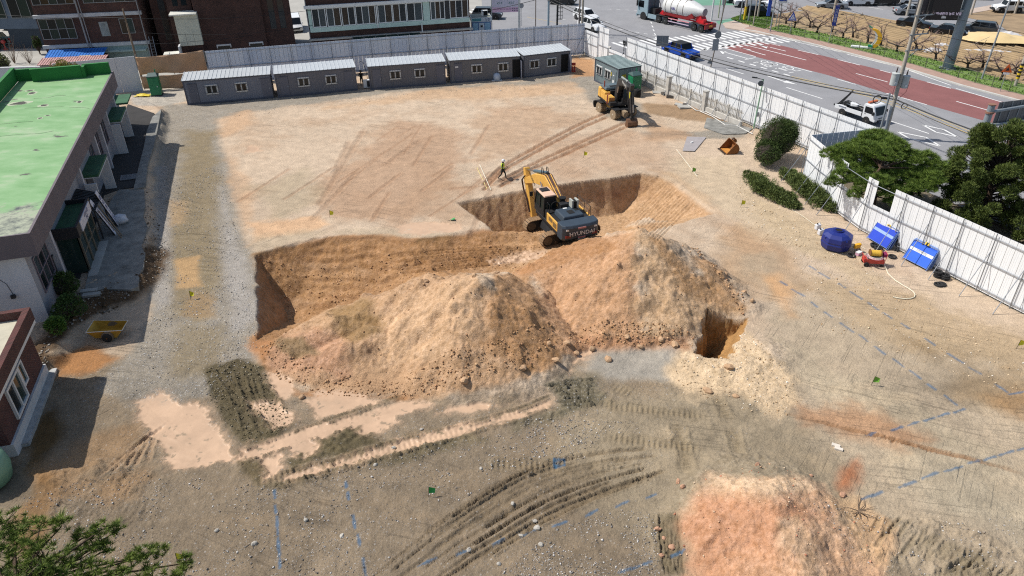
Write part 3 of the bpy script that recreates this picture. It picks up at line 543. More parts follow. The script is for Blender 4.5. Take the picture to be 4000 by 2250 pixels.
for p in [((2120,520),(2370,590)),((2290,480),(2550,555)),((2480,450),(2576,475))]: mark('lane_marking',[Q(3,*a) for a in p],.18)
polym('arrow_head',[Q(3,*a) for a in((2090,515),(2160,520),(2120,545))],WHP,.008); polym('arrow_head',[Q(3,*a) for a in((2280,478),(2400,500),(2395,515))],WHP,.008); polym('arrow_head',[Q(3,*a) for a in((2470,447),(2576,470),(2560,488))],WHP,.008)
mark('stop_line',[Q(3,1915,500),Q(3,2300,440),Q(3,2650,385)],.45)
# worn lettering strokes on the carriageway
def ell(cx,cy,a,b,rot=.17): return [tx(cx+a*math.cos(t)*math.cos(rot)-b*math.sin(t)*math.sin(rot),cy+a*math.cos(t)*math.sin(rot)+b*math.sin(t)*math.cos(rot)) for t in [i*math.pi/8 for i in range(17)]]
for st in [ell(592,168,55,18),ell(755,207,46,16),ell(985,268,66,20)]+[[tx(*p) for p in s] for s in [((415,185),(480,170),(575,218)),((470,175),(620,212)),((560,178),(650,186),(715,178)),((580,230),(645,214),(715,236),(655,250),(580,230)),((700,190),(720,215)),((870,248),(915,238)),((870,262),(930,250)),((1030,292),(1090,316),(1168,303)),((760,275),(810,262),(955,304)),((790,262),(935,310)),((975,346),(1050,330)),((280,135),(450,102))]]: mark('road_lettering',st,.14)
def outl(pts): mark('diamond_marking',pts+[pts[0]],.2)
outl(q4((1560,1258),(1690,1330),(1905,1378),(1770,1305))); outl([Q(8,*p) for p in((1305,38),(1410,100),(1735,185),(1590,95))])
# zebra crossing by the site corner and the one across the far arm
a0,a1=Q(3,1010,428),Q(3,2420,300); n=22
for i in range(n):
    c=a0+(a1-a0)*(i/(n-1)); 
    for k in (0,1):
        s=Vector((c.x,c.y))+rd*(k*4.1+(.3 if k else 0)); 
        if k and i in(0,1): continue
        mark('crosswalk_stripe',[s,s+rd*3.7],.5)
for i in range(9):
    s=Vector((-9.5+i*1.15,124.5+i*.6)); mark('crosswalk_stripe',[s,s+Vector((1.9,-2.9))],.5)
for i in range(8): mark('lane_marking',[Q(3,900+i*85,262+i*15),Q(3,940+i*85,269+i*15)],.14)
for i in range(5): mark('lane_marking',[Q(3,500+i*110,195+i*6),Q(3,540+i*110,199+i*6)],.13)
for i in range(6): mark('lane_marking',[Q(3,960+i*90,92+i*4),Q(3,1000+i*90,94+i*4)],.13)
for i in range(5): mark('lane_marking',[Q(3,150+i*70,170+i*13),Q(3,215+i*70,186+i*13)],.12,YEP)
for i in range(5): mark('lane_marking',[Q(3,1395+i*12,220+i*38),Q(3,1408+i*12,238+i*38)],.15)
# kerb, sidewalk and orchard beyond the road
cl=[Q(4,*p) for p in[(-260,300),(-110,325),(0,352),(400,440),(800,541),(1300,672),(1950,871),(2480,1011),(3000,1150)]]
cl=[Vector(p[:2]) for p in cl]
def off(L,d):
    o=[]
    for i,p in enumerate(L):
        t=(L[min(i+1,len(L)-1)]-L[max(i-1,0)]).normalized(); o.append(p+Vector((-t.y,t.x))*d)
    return o
corner=[Vector(Q(3,*p)[:2]) for p in[(2490,305),(2330,250),(2220,225),(2200,190)]]
kb=cl; sw=off(cl,2.3)
kerb=struct(sheet('kerb',kb+off(cl,.35)[::-1],.13,KERB,thick=.2)); sidew=struct(sheet('sidewalk',off(cl,.35)+sw[::-1],.12,SIDEW,thick=.2))
struct(sheet('sidewalk',[Q(3,*p) for p in[(2150,285),(2600,360),(2700,330),(2590,300),(2330,250),(2230,215),(2120,240)]],.11,M('pale_paving',(186,168,154),.9,0,.12,.8),thick=.2))
far_edge=[Vector(p) for p in[(72,60),(70,80),(66,94),(61.2,104.5),(56.6,112),(48.6,123),(44,121)]]
left_end=[Vector(Q(3,*p)[:2]) for p in[(2260,195),(2330,245)]]
ORCH=M('orchard_soil',(158,136,104),.95,0,.22,.5,.8,14); orch=struct(sheet('orchard_ground',sw+far_edge+left_end,.1,ORCH,thick=.2))
GRS=M('grass_turf',(104,128,62),.95,0,.3,1.2,.8,30); gr_in=off(cl,6.3)
turf=struct(sheet('turf_strip',sw[1:]+gr_in[1:][::-1],.108,GRS))
struct(sheet('turf_strip',[Q(3,*p) for p in[(2200,195),(2330,150),(2600,160),(2620,255),(2540,300),(2330,240)]],.112,GRS))
# plough rows in the orchard soil and a sand bank, far verge
mb=MB()
for i in range(16):
    L_=off(cl,7+i*.95); L_=[p for p in L_ if p.x>46]
    mb.tube([(p.x,p.y,.1) for p in L_],[.17]*len(L_),5)
rows_=mb.build('plough_rows',ORCH,orch,smooth=True); rows_['kind']='stuff'
struct(sheet('verge',[(66,96),(70,104),(72,112),(69,118),(80,124),(140,120),(140,60),(78,66)],.06,M('verge_soil',(150,128,100),.95,0,.25,.4,.6,10),thick=.2))
struct(sheet('sidewalk',[(66.5,118.5),(80,126),(140,150),(140,146),(80,123.5),(68,117)],.11,M('pale_paving',(186,168,154)),thick=.2))
# grass blades
def blades(name,polys,n,h,cols,parent=None,zbase=.11):
    V=[];F=[]; rs=np.random.RandomState(4)
    for P in polys:
        A=np.array([tuple(p[:2]) for p in P]); lo_,hi_=A.min(0),A.max(0); k=0
        X=lo_+(hi_-lo_)*rs.rand(n*3,2); m=poly_sd(X[:,0],X[:,1],[tuple(p) for p in A])>0; dn=fbm(X[:,0],X[:,1],.7,3,3)>-.35; X=X[m&dn][:n]
        for x,y in X:
            a=rs.rand()*6.28; w=.05+.05*rs.rand(); hh=h*(.4+rs.rand()); l=rs.randn(2)*.07; o=len(V)
            V+=[(x-w*math.cos(a),y-w*math.sin(a),zbase),(x+w*math.cos(a),y+w*math.sin(a),zbase),(x+l[0],y+l[1],zbase+hh)]; F.append((o,o+1,o+2))
    me=bpy.data.meshes.new(name); me.from_pydata(V,[],F); me.materials.append(cols); o=obj(name,me); tag(o,kind='stuff'); return o
GB=M('grass_blade',(116,146,66),.8,0,.35,2.5); g1=blades('grass',[sw[1:]+gr_in[1:][::-1],[Q(3,*p) for p in[(2200,195),(2330,150),(2600,160),(2620,255),(2540,300),(2330,240)]]],9000,.14,GB); tag(g1,'short green grass along the orchard edge behind the road fence','grass')
# ================================================================== BUILDINGS
def brickmat(name,c1,c2,mort,sc=1):
    m=bpy.data.materials.new(name); m.use_nodes=True; n=m.node_tree; b=n.nodes['Principled BSDF']; L=n.links
    tc=n.nodes.new('ShaderNodeTexCoord'); sx=n.nodes.new('ShaderNodeSeparateXYZ'); ad=n.nodes.new('ShaderNodeMath'); cb=n.nodes.new('ShaderNodeCombineXYZ')
    L.new(tc.outputs['Object'],sx.inputs[0]); L.new(sx.outputs[0],ad.inputs[0]); L.new(sx.outputs[1],ad.inputs[1]); L.new(ad.outputs[0],cb.inputs[0]); L.new(sx.outputs[2],cb.inputs[1])
    br=n.nodes.new('ShaderNodeTexBrick'); br.inputs['Scale'].default_value=1; br.inputs['Brick Width'].default_value=.21*sc; br.inputs['Row Height'].default_value=.075*sc; br.inputs['Mortar Size'].default_value=.008*sc; br.inputs['Bias'].default_value=-.1
    br.inputs['Color1'].default_value=(*lin(c1),1); br.inputs['Color2'].default_value=(*lin(c2),1); br.inputs['Mortar'].default_value=(*lin(mort),1); L.new(cb.outputs[0],br.inputs['Vector'])
    no=n.nodes.new('ShaderNodeTexNoise'); no.inputs['Scale'].default_value=.8; no.inputs['Detail'].default_value=6; L.new(tc.outputs['Object'],no.inputs['Vector'])
    mr=n.nodes.new('ShaderNodeMapRange'); mr.inputs[1].default_value=.3; mr.inputs[2].default_value=.7; mr.inputs[3].default_value=.7; mr.inputs[4].default_value=1.2; L.new(no.outputs[0],mr.inputs[0])
    sc_=n.nodes.new('ShaderNodeVectorMath'); sc_.operation='SCALE'; L.new(br.outputs[0],sc_.inputs[0]); L.new(mr.outputs[0],sc_.inputs['Scale']); L.new(sc_.outputs[0],b.inputs['Base Color'])
    bp=n.nodes.new('ShaderNodeBump'); bp.inputs['Strength'].default_value=.6; bp.inputs['Distance'].default_value=.01; L.new(br.outputs['Fac'],bp.inputs['Height']); bp.invert=True; L.new(bp.outputs[0],b.inputs['Normal']); b.inputs['Roughness'].default_value=.9
    return m
BRK=brickmat('red_brick',(84,52,44),(64,40,35),(92,80,74)); BRKD=brickmat('dark_red_brick',(74,48,42),(58,37,33),(62,50,45)); BRKR=brickmat('maroon_brick',(84,44,40),(66,35,32),(100,86,80))
WPL=M('white_plaster',(206,208,212),.85,0,.10,.6,.15,25,streak=3); CONC=M('concrete',(172,170,164),.9,0,.18,.8,.3,15,streak=2); TRIM=M('pale_trim',(196,198,200),.8,0,.14,1.5)
GLS=[glass('window_glass',(30,38,42)),glass('window_glass_green',(40,58,54)),glass('window_glass_brown',(58,46,32)),glass('window_glass_grey',(62,72,76))]
ALU=M('aluminium_frame',(150,152,152),.5,.3,.08,3); WFR=M('white_window_frame',(222,224,224),.5,0,.05,3); DKM=M('dark_steel',(52,54,58),.6,.3,.15,3); BLK=M('flat_black',(14,14,15),.9,0,0)
PIPE=M('galvanised_pipe',(150,154,160),.5,.5,.15,4)
def window(par,x0,x1,z0,z1,y,cols=2,rows=1,fr=WFR,t=.07,dp=.1,gl=None,name='window',sill=False,bars=0):
    "window in a wall facing -y at depth y: frame proud of the wall, panes set back inside it"
    mb=MB(); mb.box(x0,x1,y-dp,y+.02,z0,z0+t).box(x0,x1,y-dp,y+.02,z1-t,z1).box(x0,x0+t,y-dp,y+.02,z0+t,z1-t).box(x1-t,x1,y-dp,y+.02,z0+t,z1-t)
    for i in range(1,cols): x=x0+(x1-x0)*i/cols; mb.box(x-t*.45,x+t*.45,y-dp*.9,y+.01,z0+t,z1-t)
    for i in range(1,rows): z=z0+(z1-z0)*i/rows; mb.box(x0+t,x1-t,y-dp*.85,y+.012,z-t*.4,z+t*.4)
    if sill: mb.box(x0-.06,x1+.06,y-dp-.06,y,z0-.08,z0-.002)
    w=mb.build(name,fr,par)
    for i in range(cols):
        for j in range(rows):
            a=x0+(x1-x0)*i/cols+t*.3; b=x0+(x1-x0)*(i+1)/cols-t*.3; c=z0+(z1-z0)*j/rows+t*.3; d=z0+(z1-z0)*(j+1)/rows-t*.3
            MB().box(a,b,y-.022,y+.008,c,d).build('pane',gl[(i+j)%len(gl)] if isinstance(gl,list) else (gl or GLS[(i*3+j+int(x0*2))%len(GLS)]),w)
    if bars:
        mb=MB(); n_=bars
        for i in range(n_): x=x0+.08+(x1-x0-.16)*i/(n_-1); mb.box(x-.009,x+.009,y-dp-.07,y-dp-.046,z0-.02,z1+.02)
        mb.box(x0-.03,x1+.03,y-dp-.075,y-dp-.04,z0+.15,z0+.18).box(x0-.03,x1+.03,y-dp-.075,y-dp-.04,z1-.18,z1-.15); mb.build('window_bars',DKM,w)
    return w
def part(name,mat,par,*boxes,**k):
    mb=MB()
    for b in boxes: mb.box(*b)
    return mb.build(name,mat,par,**k)
def frame2(name,label,cat,p,q,group=None):
    p,q=Vector(p),Vector(q); o=thing(name,label,cat,(p.x,p.y,0),math.atan2(q.y-p.y,q.x-p.x),group); return o,(Vector((q.x,q.y))-Vector((p.x,p.y))).length
# --- two-storey brick shop house, top left
b,L1=frame2('brick_shop_house','two storey red brick house with grid windows behind blue shed','building',(-57.1,92.6),(-45.2,94.6))
part('wall',BRK,b,(0,L1,0,9,0,10)); part('band',TRIM,b,(-.15,L1+.1,-.35,-.003,2.55,2.95)); part('band',TRIM,b,(-.15,L1+.1,-.3,-.003,6.1,6.5))
part('drain_pipe',PIPE,b,(5.05,5.22,-.5,-.36,0,10)); part('drain_pipe',PIPE,b,(5.42,5.5,-.45,-.37,0,10)); part('drain_pipe',PIPE,b,(L1-.12,L1-.02,-.5,-.4,0,10))
window(b,.15,4.1,3.6,6.0,-.003,4,2,ALU,gl=GLS[:2]); window(b,9.3,10.9,3.9,5.7,-.003,2,1,ALU); window(b,.2,4.9,7.6,9.6,-.003,5,1,ALU,gl=[GLS[0],GLS[2],GLS[1]]); window(b,5.9,L1-.25,7.6,9.6,-.003,5,1,ALU,gl=[GLS[1],GLS[0],GLS[3]])
part('boarded_panel',M('weathered_board',(150,156,154),.9,0,.3,2),b,(6.9,7.9,-.06,-.004,3.7,5.4))
part('shutter',M('pale_green_shutter',(166,186,180),.7,0,.08,2),b,(5.7,L1-.2,-.12,-.004,.9,2.5)); part('awning',M('pale_green_shutter',(166,186,180)),b,(5.6,L1-.3,-1.0,-.13,1.95,2.1)); part('lower_wall',M('cream_panel',(190,188,170),.8,0,.1,2),b,(5.7,L1-.2,-.1,-.004,0,.88))
# --- grey house at the upper left corner
b,L2=frame2('grey_house','blue grey house with tall dark windows at the top left corner','building',(-80,103),(-62.3,103.4))
part('wall',M('blue_grey_render',(104,118,134),.85,0,.12,.6),b,(0,L2,0,8,2.6,9)); part('lower_wall',M('dark_render',(60,70,80),.85,0,.1,1),b,(12,L2,.02,8,0,2.59))
window(b,8.2,12.6,4.0,8.2,-.003,4,1,ALU,gl=GLS[:2]); window(b,13.2,17.2,4.0,8.2,-.003,3,1,ALU,gl=GLS[:2])
f=thing('air_conditioner','white outdoor air conditioner unit on the blue grey house wall','air conditioner',b.matrix_basis@Vector((9.6,-.5,3.2)),b.rotation_euler.z)
part('casing',WFR,f,(0,.95,0,.35,0,.7)); MB().cyl((.38,-.02,.35),(.38,.01,.35),.26,n=18).build('fan_grille',DKM,f)
# green picket fence below it
b,L3=frame2('green_picket_fence','pale green picket fence behind the dark parked car','fence',(-80,104.5),(-63.2,104.2))
for i in range(34): part('picket',M('pale_green_paint',(120,150,146),.7,0,.1,3),b,(i*.49,i*.49+.1,0,.04,0,1.5))
part('rail',M('pale_green_paint',(120,150,146)),b,(0,L3,.045,.09,.4,.5)); part('rail',M('pale_green_paint',(120,150,146)),b,(0,L3,.045,.09,1.2,1.3))
# --- dark brick church
b,L4=frame2('brick_church','dark brick church with white stone window lintels and gables','building',(-43.6,92.9),(-27.3,97.6))
part('wing_wall',BRKD,b,(0,2.6,3.2,10,0,11)); part('tower_wall',BRKD,b,(2.2,5.0,.9,10,0,12)); part('nave_wall',BRKD,b,(5.2,13.1,0,10,0,9)); part('side_wall',BRKD,b,(13.1,16.6,.55,10,0,9.5))
mb=MB(); mb.prism([(5.2,9),(13.1,9),(9.15,13.2)],0.004,9.8,'y'); mb.build('gable',BRKD,b)
for s in(1,-1):
    c=9.15; mb=MB(); x0=c+s*4.35
    mb.prism([(x0,8.35),(x0-s*1.0,8.35),(c,12.95),(c,13.5)] if s>0 else [(x0,8.35),(c,13.5),(c,12.95),(x0+1.0,8.35)],-.35,-.003,'y'); mb.build('gable_trim',TRIM,b)
def lint(par,x,w,z,y): part('lintel',TRIM,par,(x-.12,x+w+.12,y-.12,y-.003,z,z+.18)); part('lintel',TRIM,par,(x-.12,x-.01,y-.1,y-.004,z-.25,z-.003)); part('lintel',TRIM,par,(x+w+.01,x+w+.12,y-.1,y-.004,z-.25,z-.003))
for x,w,z0,z1,y in[(.9,.75,2.6,8.2,3.2),(2.9,.6,7.0,8.2,.9),(3.9,.6,7.0,8.2,.9),(13.9,.7,3.6,8.3,.55),(15.1,.7,3.6,8.3,.55),(7.1,1.5,1.2,2.1,0),(11.0,1.5,1.2,2.1,0)]:
    part('window',GLS[0],b,(x,x+w,y-.03,y-.004,z0,z1)); lint(b,x,w,z1,y)
lt=thing('white_lean_to','cream panelled stair box with bright metal roof on the church wall','lean-to',b.matrix_basis@Vector((2.55,0,0)),b.rotation_euler.z)
part('wall',M('cream_panel2',(196,198,184),.7,0,.08,1.2),lt,(.35,3.0,-.9,.85,2.6,6.2)); part('roof',M('bright_sheet',(236,236,226),.45,.2,.08,2),lt,(-.1,3.0,-1.3,.86,6.25,6.4)); part('panel_joint',DKM,lt,(1.2,1.22,-.905,-.9,2.7,4.2)); part('panel_joint',DKM,lt,(2.1,2.12,-.905,-.9,2.7,4.2)); part('support_wall',BRKD,lt,(.6,2.9,-.6,.85,0,2.55))
part('porch_roof',M('bright_sheet',(236,236,226)),lt,(-1.6,.2,-2.6,-1.2,2.0,2.15)); part('porch_wall',WPL,lt,(-1.3,.15,-2.4,-1.3,0,1.95)); part('porch_side',TRIM,lt,(.22,.4,-2.4,-.95,0,2.9)); window(lt,1.3,3.3,.6,1.9,-1.2,2,1,ALU)
ld=thing('ladder','aluminium ladder leaning in the dark gap beside the church','ladder',b.matrix_basis@Vector((-.9,1.0,0)),b.rotation_euler.z)
for s in(0,.5): MB().bar((s,0,0),(s*.9,1.0,3.4),.06).build('stile',PIPE,ld)
for i in range(9): t=(i+.8)/10; MB().bar((.02,t,3.4*t),(.48-.03*t,t,3.4*t),.035).build('rung',PIPE,ld)
mb=MB().box(0,.16,0,.05,2.6,4.4)
# --- pale green office with a long window row
b,L5=frame2('window_row_building','brick building with pale green panels and a long row of windows','building',(-26,98.9),(-5.4,104.5))
part('wall',BRKD,b,(0,L5,0,8,0,7.6)); PG=M('pale_green_panel',(184,208,200),.6,0,.07,1.2,streak=2)
part('sill_panel',PG,b,(.1,L5-.05,-.22,-.003,2.75,3.3)); part('top_band',WFR,b,(-.3,L5+.05,-.4,-.003,5.7,6.05)); part('side_panel',PG,b,(15.0,15.9,-.18,-.004,3.31,5.69)); part('dark_panel',DKM,b,(18.0,18.55,-.18,-.004,3.31,5.69)); part('side_panel',PG,b,(.1,.5,-.18,-.004,3.31,5.69))
gx=[(.55,2.3,2),(2.4,4.2,2),(4.3,6.05,2),(6.1,8.7,3),(9.0,10.9,2),(10.95,12.75,2),(12.8,14.9,2),(16.0,17.95,3),(18.6,L5-.2,3)]
for i,(x0,x1,c) in enumerate(gx): window(b,x0,x1,3.32,5.66,-.06,c,1,WFR,.1,.12,gl=[GLS[0],GLS[3],GLS[2]][i%3:]+[GLS[0]])
part('lower_ledge',CONC,b,(-.2,L5+.3,-.55,-.003,1.75,1.95)); part('drain_pipe',PIPE,b,(-.1,0,-.12,-.02,0,7)); part('drain_pipe',WFR,b,(8.78,8.92,-.3,-.23,2.8,5.8)); part('vent_pipe',WFR,b,(14.6,14.72,-.5,-.38,1.95,3.0))
aw=thing('glass_awning','dark framed canopy of tinted panels above the back fence','awning',b.matrix_basis@Vector((5.3,-.6,0)),b.rotation_euler.z)
for i in range(6):
    MB().quad((i*1.5+.04,-2.1,1.35),(i*1.5+1.46,-2.1,1.35),(i*1.5+1.46,0,1.9),(i*1.5+.04,0,1.9)).build('panel',GLS[1],aw); MB().bar((i*1.5,-2.15,1.36),(i*1.5,0,1.92),.06).build('rafter',ALU,aw)
MB().bar((0,-2.1,1.33),(9,-2.1,1.33),.08).build('beam',DKM,aw)
for x in(.1,8.9): MB().bar((x,-2.1,0),(x,-2.1,1.3),.08).build('post',DKM,aw)
# --- credit union booth with rooftop unit
b=thing('cash_booth','small blue and white cash machine booth above the back fence','booth',(-5.3,108.6,0),R(9)); BLU=M('booth_blue',(64,110,168),.5,0,.08,1.5)
part('wall',BLU,b,(0,2.7,0,2.2,0,1.75)); part('fascia',M('booth_white',(206,214,220),.5,0,.05,2),b,(-.12,2.82,-.12,2.32,1.76,2.35)); part('roof_deck',M('roof_grey',(150,152,140),.9,0,.15,2),b,(-.02,2.72,-.02,2.22,2.352,2.40)); 
part('panel',M('booth_light_blue',(150,190,214),.5,0,.06,2),b,(.15,.85,-.03,-.003,.2,1.6)); part('panel',M('booth_light_blue',(150,190,214)),b,(1.85,2.55,-.03,-.003,.2,1.6)); part('cash_window',M('booth_white',(206,214,220)),b,(.95,1.75,-.03,-.003,.2,1.6)); part('screen',GLS[0],b,(1.2,1.5,-.05,-.031,1.0,1.3)); part('stripe',M('booth_teal',(70,140,150),.5,0,.05,2),b,(0,1.3,-.128,-.121,1.85,2.25))
text('lettering','신협',.42,M('navy_print',(30,48,110),.6,0,0),b,(2.2,-.13,2.05),(R(90),0,0))
f=thing('air_conditioner','white air conditioner unit standing on the booth roof','air conditioner',b.matrix_basis@Vector((1.45,.5,2.4)),R(9)); part('casing',WFR,f,(0,.9,0,.5,0,.75)); part('grille',BLK,f,(.28,.86,-.03,-.002,.08,.68))
# --- sheds between the site wall and the brick house
RIB=lambda name,c,**k:M(name,c,.5,.2,.15,1.2,**k)
def ribbed(par,name,mat,x0,x1,y0,z0,y1,z1,pitch=.3):
    mb=MB(); mb.add([(x0,y0,z0),(x1,y0,z0),(x1,y1,z1),(x0,y1,z1)],[(0,1,2,3)])
    mb.add([(x0,y0,z0-.05),(x1,y0,z0-.05),(x1,y1,z1-.05),(x0,y1,z1-.05)],[(3,2,1,0)])
    n=int((x1-x0)/pitch)
    for i in range(n+1): x=x0+(x1-x0)*i/n; mb.bar((x,y0,z0+.015),(x,y1,z1+.015),.06,.05)
    return mb.build(name,mat,par)
b=thing('blue_roofed_shed','shed with ribbed bright blue sheet roof against the brick house','shed',(-55.6,89.6,0),R(9.5))
part('wall',BRKD,b,(0,6.2,.1,2.4,0,1.9)); ribbed(b,'roof',RIB('blue_roof_sheet',(34,112,196)),-.3,6.3,-.3,1.95,2.6,2.5,.33); part('patch',M('tan_sheet',(176,160,128),.7,0,.1,2),b,(3.6,4.9,-.2,.9,2.09,2.13))
b=thing('rusty_shed','low shed with rusty red and white sheet roof beside the blue one','shed',(-55,86.9,0),R(9.5))
part('wall',CONC,b,(0,7,.1,1.9,0,2.0)); ribbed(b,'roof',M('rusty_sheet',(178,138,134),.7,.1,.35,2.2,dirt=(120,60,44)),-.2,7.1,-.1,2.05,2.1,2.35,.28)
b=thing('white_garden_wall','long white painted boundary wall at the upper left','wall',(-70,87.8,0),R(4)); part('wall',WPL,b,(0,15,0,.25,0,1.3)); part('coping',TRIM,b,(-.02,15.02,-.06,.31,1.302,1.4))
# ================================================================== GREEN-ROOFED HALL ON THE LEFT
def greenroof():
    m=bpy.data.materials.new('green_roof_coating'); m.use_nodes=True; n=m.node_tree; b=n.nodes['Principled BSDF']; L=n.links; g=n.nodes.new('ShaderNodeNewGeometry')
    def nz(sc,det,ro,mp=None):
        t=n.nodes.new('ShaderNodeTexNoise'); t.inputs['Scale'].default_value=sc; t.inputs['Detail'].default_value=det; t.inputs['Roughness'].default_value=ro
        if mp:
            q=n.nodes.new('ShaderNodeMapping'); q.inputs['Scale'].default_value=mp; L.new(g.outputs['Position'],q.inputs[0]); L.new(q.outputs[0],t.inputs['Vector'])
        else: L.new(g.outputs['Position'],t.inputs['Vector'])
        return t.outputs[0]
    def ramp(f,st):
        r=n.nodes.new('ShaderNodeValToRGB'); e=r.color_ramp.elements
        while len(e)<len(st): e.new(.5)
        for x,(p,c) in zip(e,st): x.position=p; x.color=(*c,1)
        L.new(f,r.inputs[0]); return r.outputs[0]
    a=ramp(nz(.55,6,.62,(.8,1.6,1)),[(.3,lin((124,178,112))),(.45,lin((142,190,128))),(.56,lin((154,198,140))),(.70,lin((182,206,164)))])
    f=ramp(nz(.33,9,.6,(1,1.4,1)),[(.645,(0,0,0)),(.68,(1,1,1))]); mx=n.nodes.new('ShaderNodeMix'); mx.data_type='RGBA'; L.new(f,mx.inputs['Factor']); L.new(a,mx.inputs['A']); mx.inputs['B'].default_value=(*lin((96,92,84)),1)
    tc=n.nodes.new('ShaderNodeTexCoord'); sx=n.nodes.new('ShaderNodeSeparateXYZ'); L.new(tc.outputs['Object'],sx.inputs[0]); ad=n.nodes.new('ShaderNodeMath'); ad.operation='MULTIPLY_ADD'; L.new(nz(.8,8,.65),ad.inputs[0]); ad.inputs[1].default_value=-7; L.new(sx.outputs[0],ad.inputs[2])
    wf=ramp(ad.outputs[0],[(.0,(1,1,1)),(1.0,(0,0,0))]); wr=ramp(nz(1.3,8,.7),[(.35,lin((84,92,92))),(.55,lin((190,196,170))),(.7,lin((150,190,136)))]); m3=n.nodes.new('ShaderNodeMix'); m3.data_type='RGBA'; L.new(wf,m3.inputs['Factor']); L.new(mx.outputs['Result'],m3.inputs['A']); L.new(wr,m3.inputs['B']); mx=m3
    b.inputs['Roughness'].default_value=.7
    sc=n.nodes.new('ShaderNodeVectorMath'); sc.operation='SCALE'; sc.inputs['Scale'].default_value=.60; L.new(mx.outputs['Result'],sc.inputs[0]); L.new(sc.outputs[0],b.inputs['Base Color'])
    return m
GRF=greenroof(); DGR=M('dark_green_parapet',(38,118,52),.75,0,.12,.8); FAS=M('purple_grey_fascia',(106,98,103),.85,0,.16,.9,.2,20,streak=4,dirt=(90,84,88)); GW=M('hall_wall',(150,152,160),.85,0,.1,.7,streak=3); CAN=M('canopy_green',(52,96,66),.8,0,.35,1.2,dirt=(24,34,28))
o_=at(116,911,6.65); f_=at(462,241,6.65); hall,_=frame2('green_roofed_hall','long hall with pale green flat roof, mauve fascia and porch','building',o_,f_); LH=34.9
hall.location.z=.72; hall.scale=(.955,1,1)
part('roof',GRF,hall,(.12,34.3,.14,7.6,5.6,5.86)); part('fascia',FAS,hall,(0,LH,0,.14,4.55,5.93)); part('fascia',FAS,hall,(0,.12,.142,12,4.55,5.93)); part('soffit',FAS,hall,(.14,LH-.1,.142,.85,4.55,4.65))
part('wall',GW,hall,(.45,LH-.2,.85,7.8,0,4.54)); part('end_wall',WPL,hall,(.40,.447,.85,12,0,4.54)); part('roof_extension',GRF,hall,(.12,14,7.61,12,5.6,5.86))
part('parapet',DGR,hall,(34.31,34.6,.145,2.3,5.6,6.85)); part('parapet',DGR,hall,(33.6,33.9,2.32,6.3,5.6,6.95)); part('parapet',DGR,hall,(33.6,34.6,2.05,2.3,5.865,6.8)) ; part('parapet',DGR,hall,(34.31,34.6,6.0,7.6,5.6,6.85)); part('parapet',DGR,hall,(8,34.6,7.62,7.9,5.87,7.0))
part('planter',DGR,hall,(33.92,35.4,2.35,6.0,5.6,6.3))
for x in (4.6,15.4,22.6,25.6,29.2,34.0): part('pilaster',M('pilaster_white',(186,186,194),.85,0,.1,1),hall,(x,x+.35,.5,.848,0,4.54))
for x0,x1 in((1.3,4.2),(21.2,22.4),(23.2,25.4),(26.2,28.8),(34.2,34.6)): window(hall,x0,x1,1.5,3.8,.85,3 if x1-x0>2 else 1,2,M('mauve_frame',(126,116,126),.7,0,.1,3),.08,.08,gl=[GLS[0],GLS[3]])
for x in (17.6,30.8): part('door',M('dark_door',(58,60,70),.7,0,.1,2),hall,(x,x+1.7,.78,.847,0,2.5)); 
for x0,x1 in((29.7,33.8),(16.4,20.8)): part('canopy',CAN,hall,(x0,x1,-.35,.848,2.78,2.95)); part('canopy_edge',TRIM,hall,(x0-.02,x1+.02,-.37,.847,2.70,2.775))
part('canopy',CAN,hall,(35.0,38.0,-.35,1.2,2.78,2.95)); part('end_annex',GW,hall,(LH-.19,38.2,1.0,6,0,3.4))
for x in(15.2,20.9,29.2,33.9): part('canopy_side',WPL,hall,(x,x+.14,-.3,.49,0,2.69))
porch=part('porch_roof',CAN,hall,(6.25,10.8,-.45,.846,3.0,3.06)); part('porch_fascia',M('black_fascia',(36,36,42),.6,0,.12,2),hall,(6.1,6.25,-.6,.846,2.6,3.35)); part('porch_fascia',M('black_fascia',(36,36,42)),hall,(6.25,10.95,-.6,-.452,2.6,3.35)); part('porch_fascia',M('black_fascia',(36,36,42)),hall,(10.8,10.95,-.45,.846,2.6,3.35))
sg=part('sign_board',M('sign_white',(214,212,220),.6,0,.05,3),hall,(7.0,10.4,-.66,-.602,2.62,3.3)); text('lettering','사회복지관\n안내',.3,M('navy_print',(30,48,110)),hall,(8.9,-.664,2.96),(R(90),0,0)).scale=(1,1,1)
for x0,x1 in((6.35,7.75),(7.8,9.2),(9.25,10.75)): window(hall,x0,x1,.05,2.58,-.42,1,2,M('bronze_frame',(120,112,98),.5,.3,.1,3),.09,.08,gl=[glass('porch_glass',(46,62,60))])
part('porch_side_wall',GLS[1],hall,(6.32,6.35,-.33,.846,.05,2.58)); part('porch_side_wall',GLS[0],hall,(10.76,10.79,-.33,.846,.05,2.58)); part('porch_step',CONC,hall,(5.4,10.6,-1.0,-.44,0,.16))
for q in((5,505,1100),(5,600,1100)): pass
window(hall,4.2,5.0,.6,2.4,.848,1,1,DKM,.06,.1,gl=[GLS[0]])
def endwin(y0,y1,z0,z1):
    w=MB().box(.33,.40,y0,y1,z0,z1).build('window',DKM,hall); MB().box(.315,.329,y0+.08,y1-.08,z0+.08,z1-.08).build('pane',GLS[0],w)
    for i in range(5): MB().box(.29,.314,y0,y1,z0+.1+i*(z1-z0-.2)/4,z0+.14+i*(z1-z0-.2)/4).build('bar',DKM,w)
endwin(5.3,8.6,2.2,3.7); endwin(9.2,11.6,2.2,3.7)
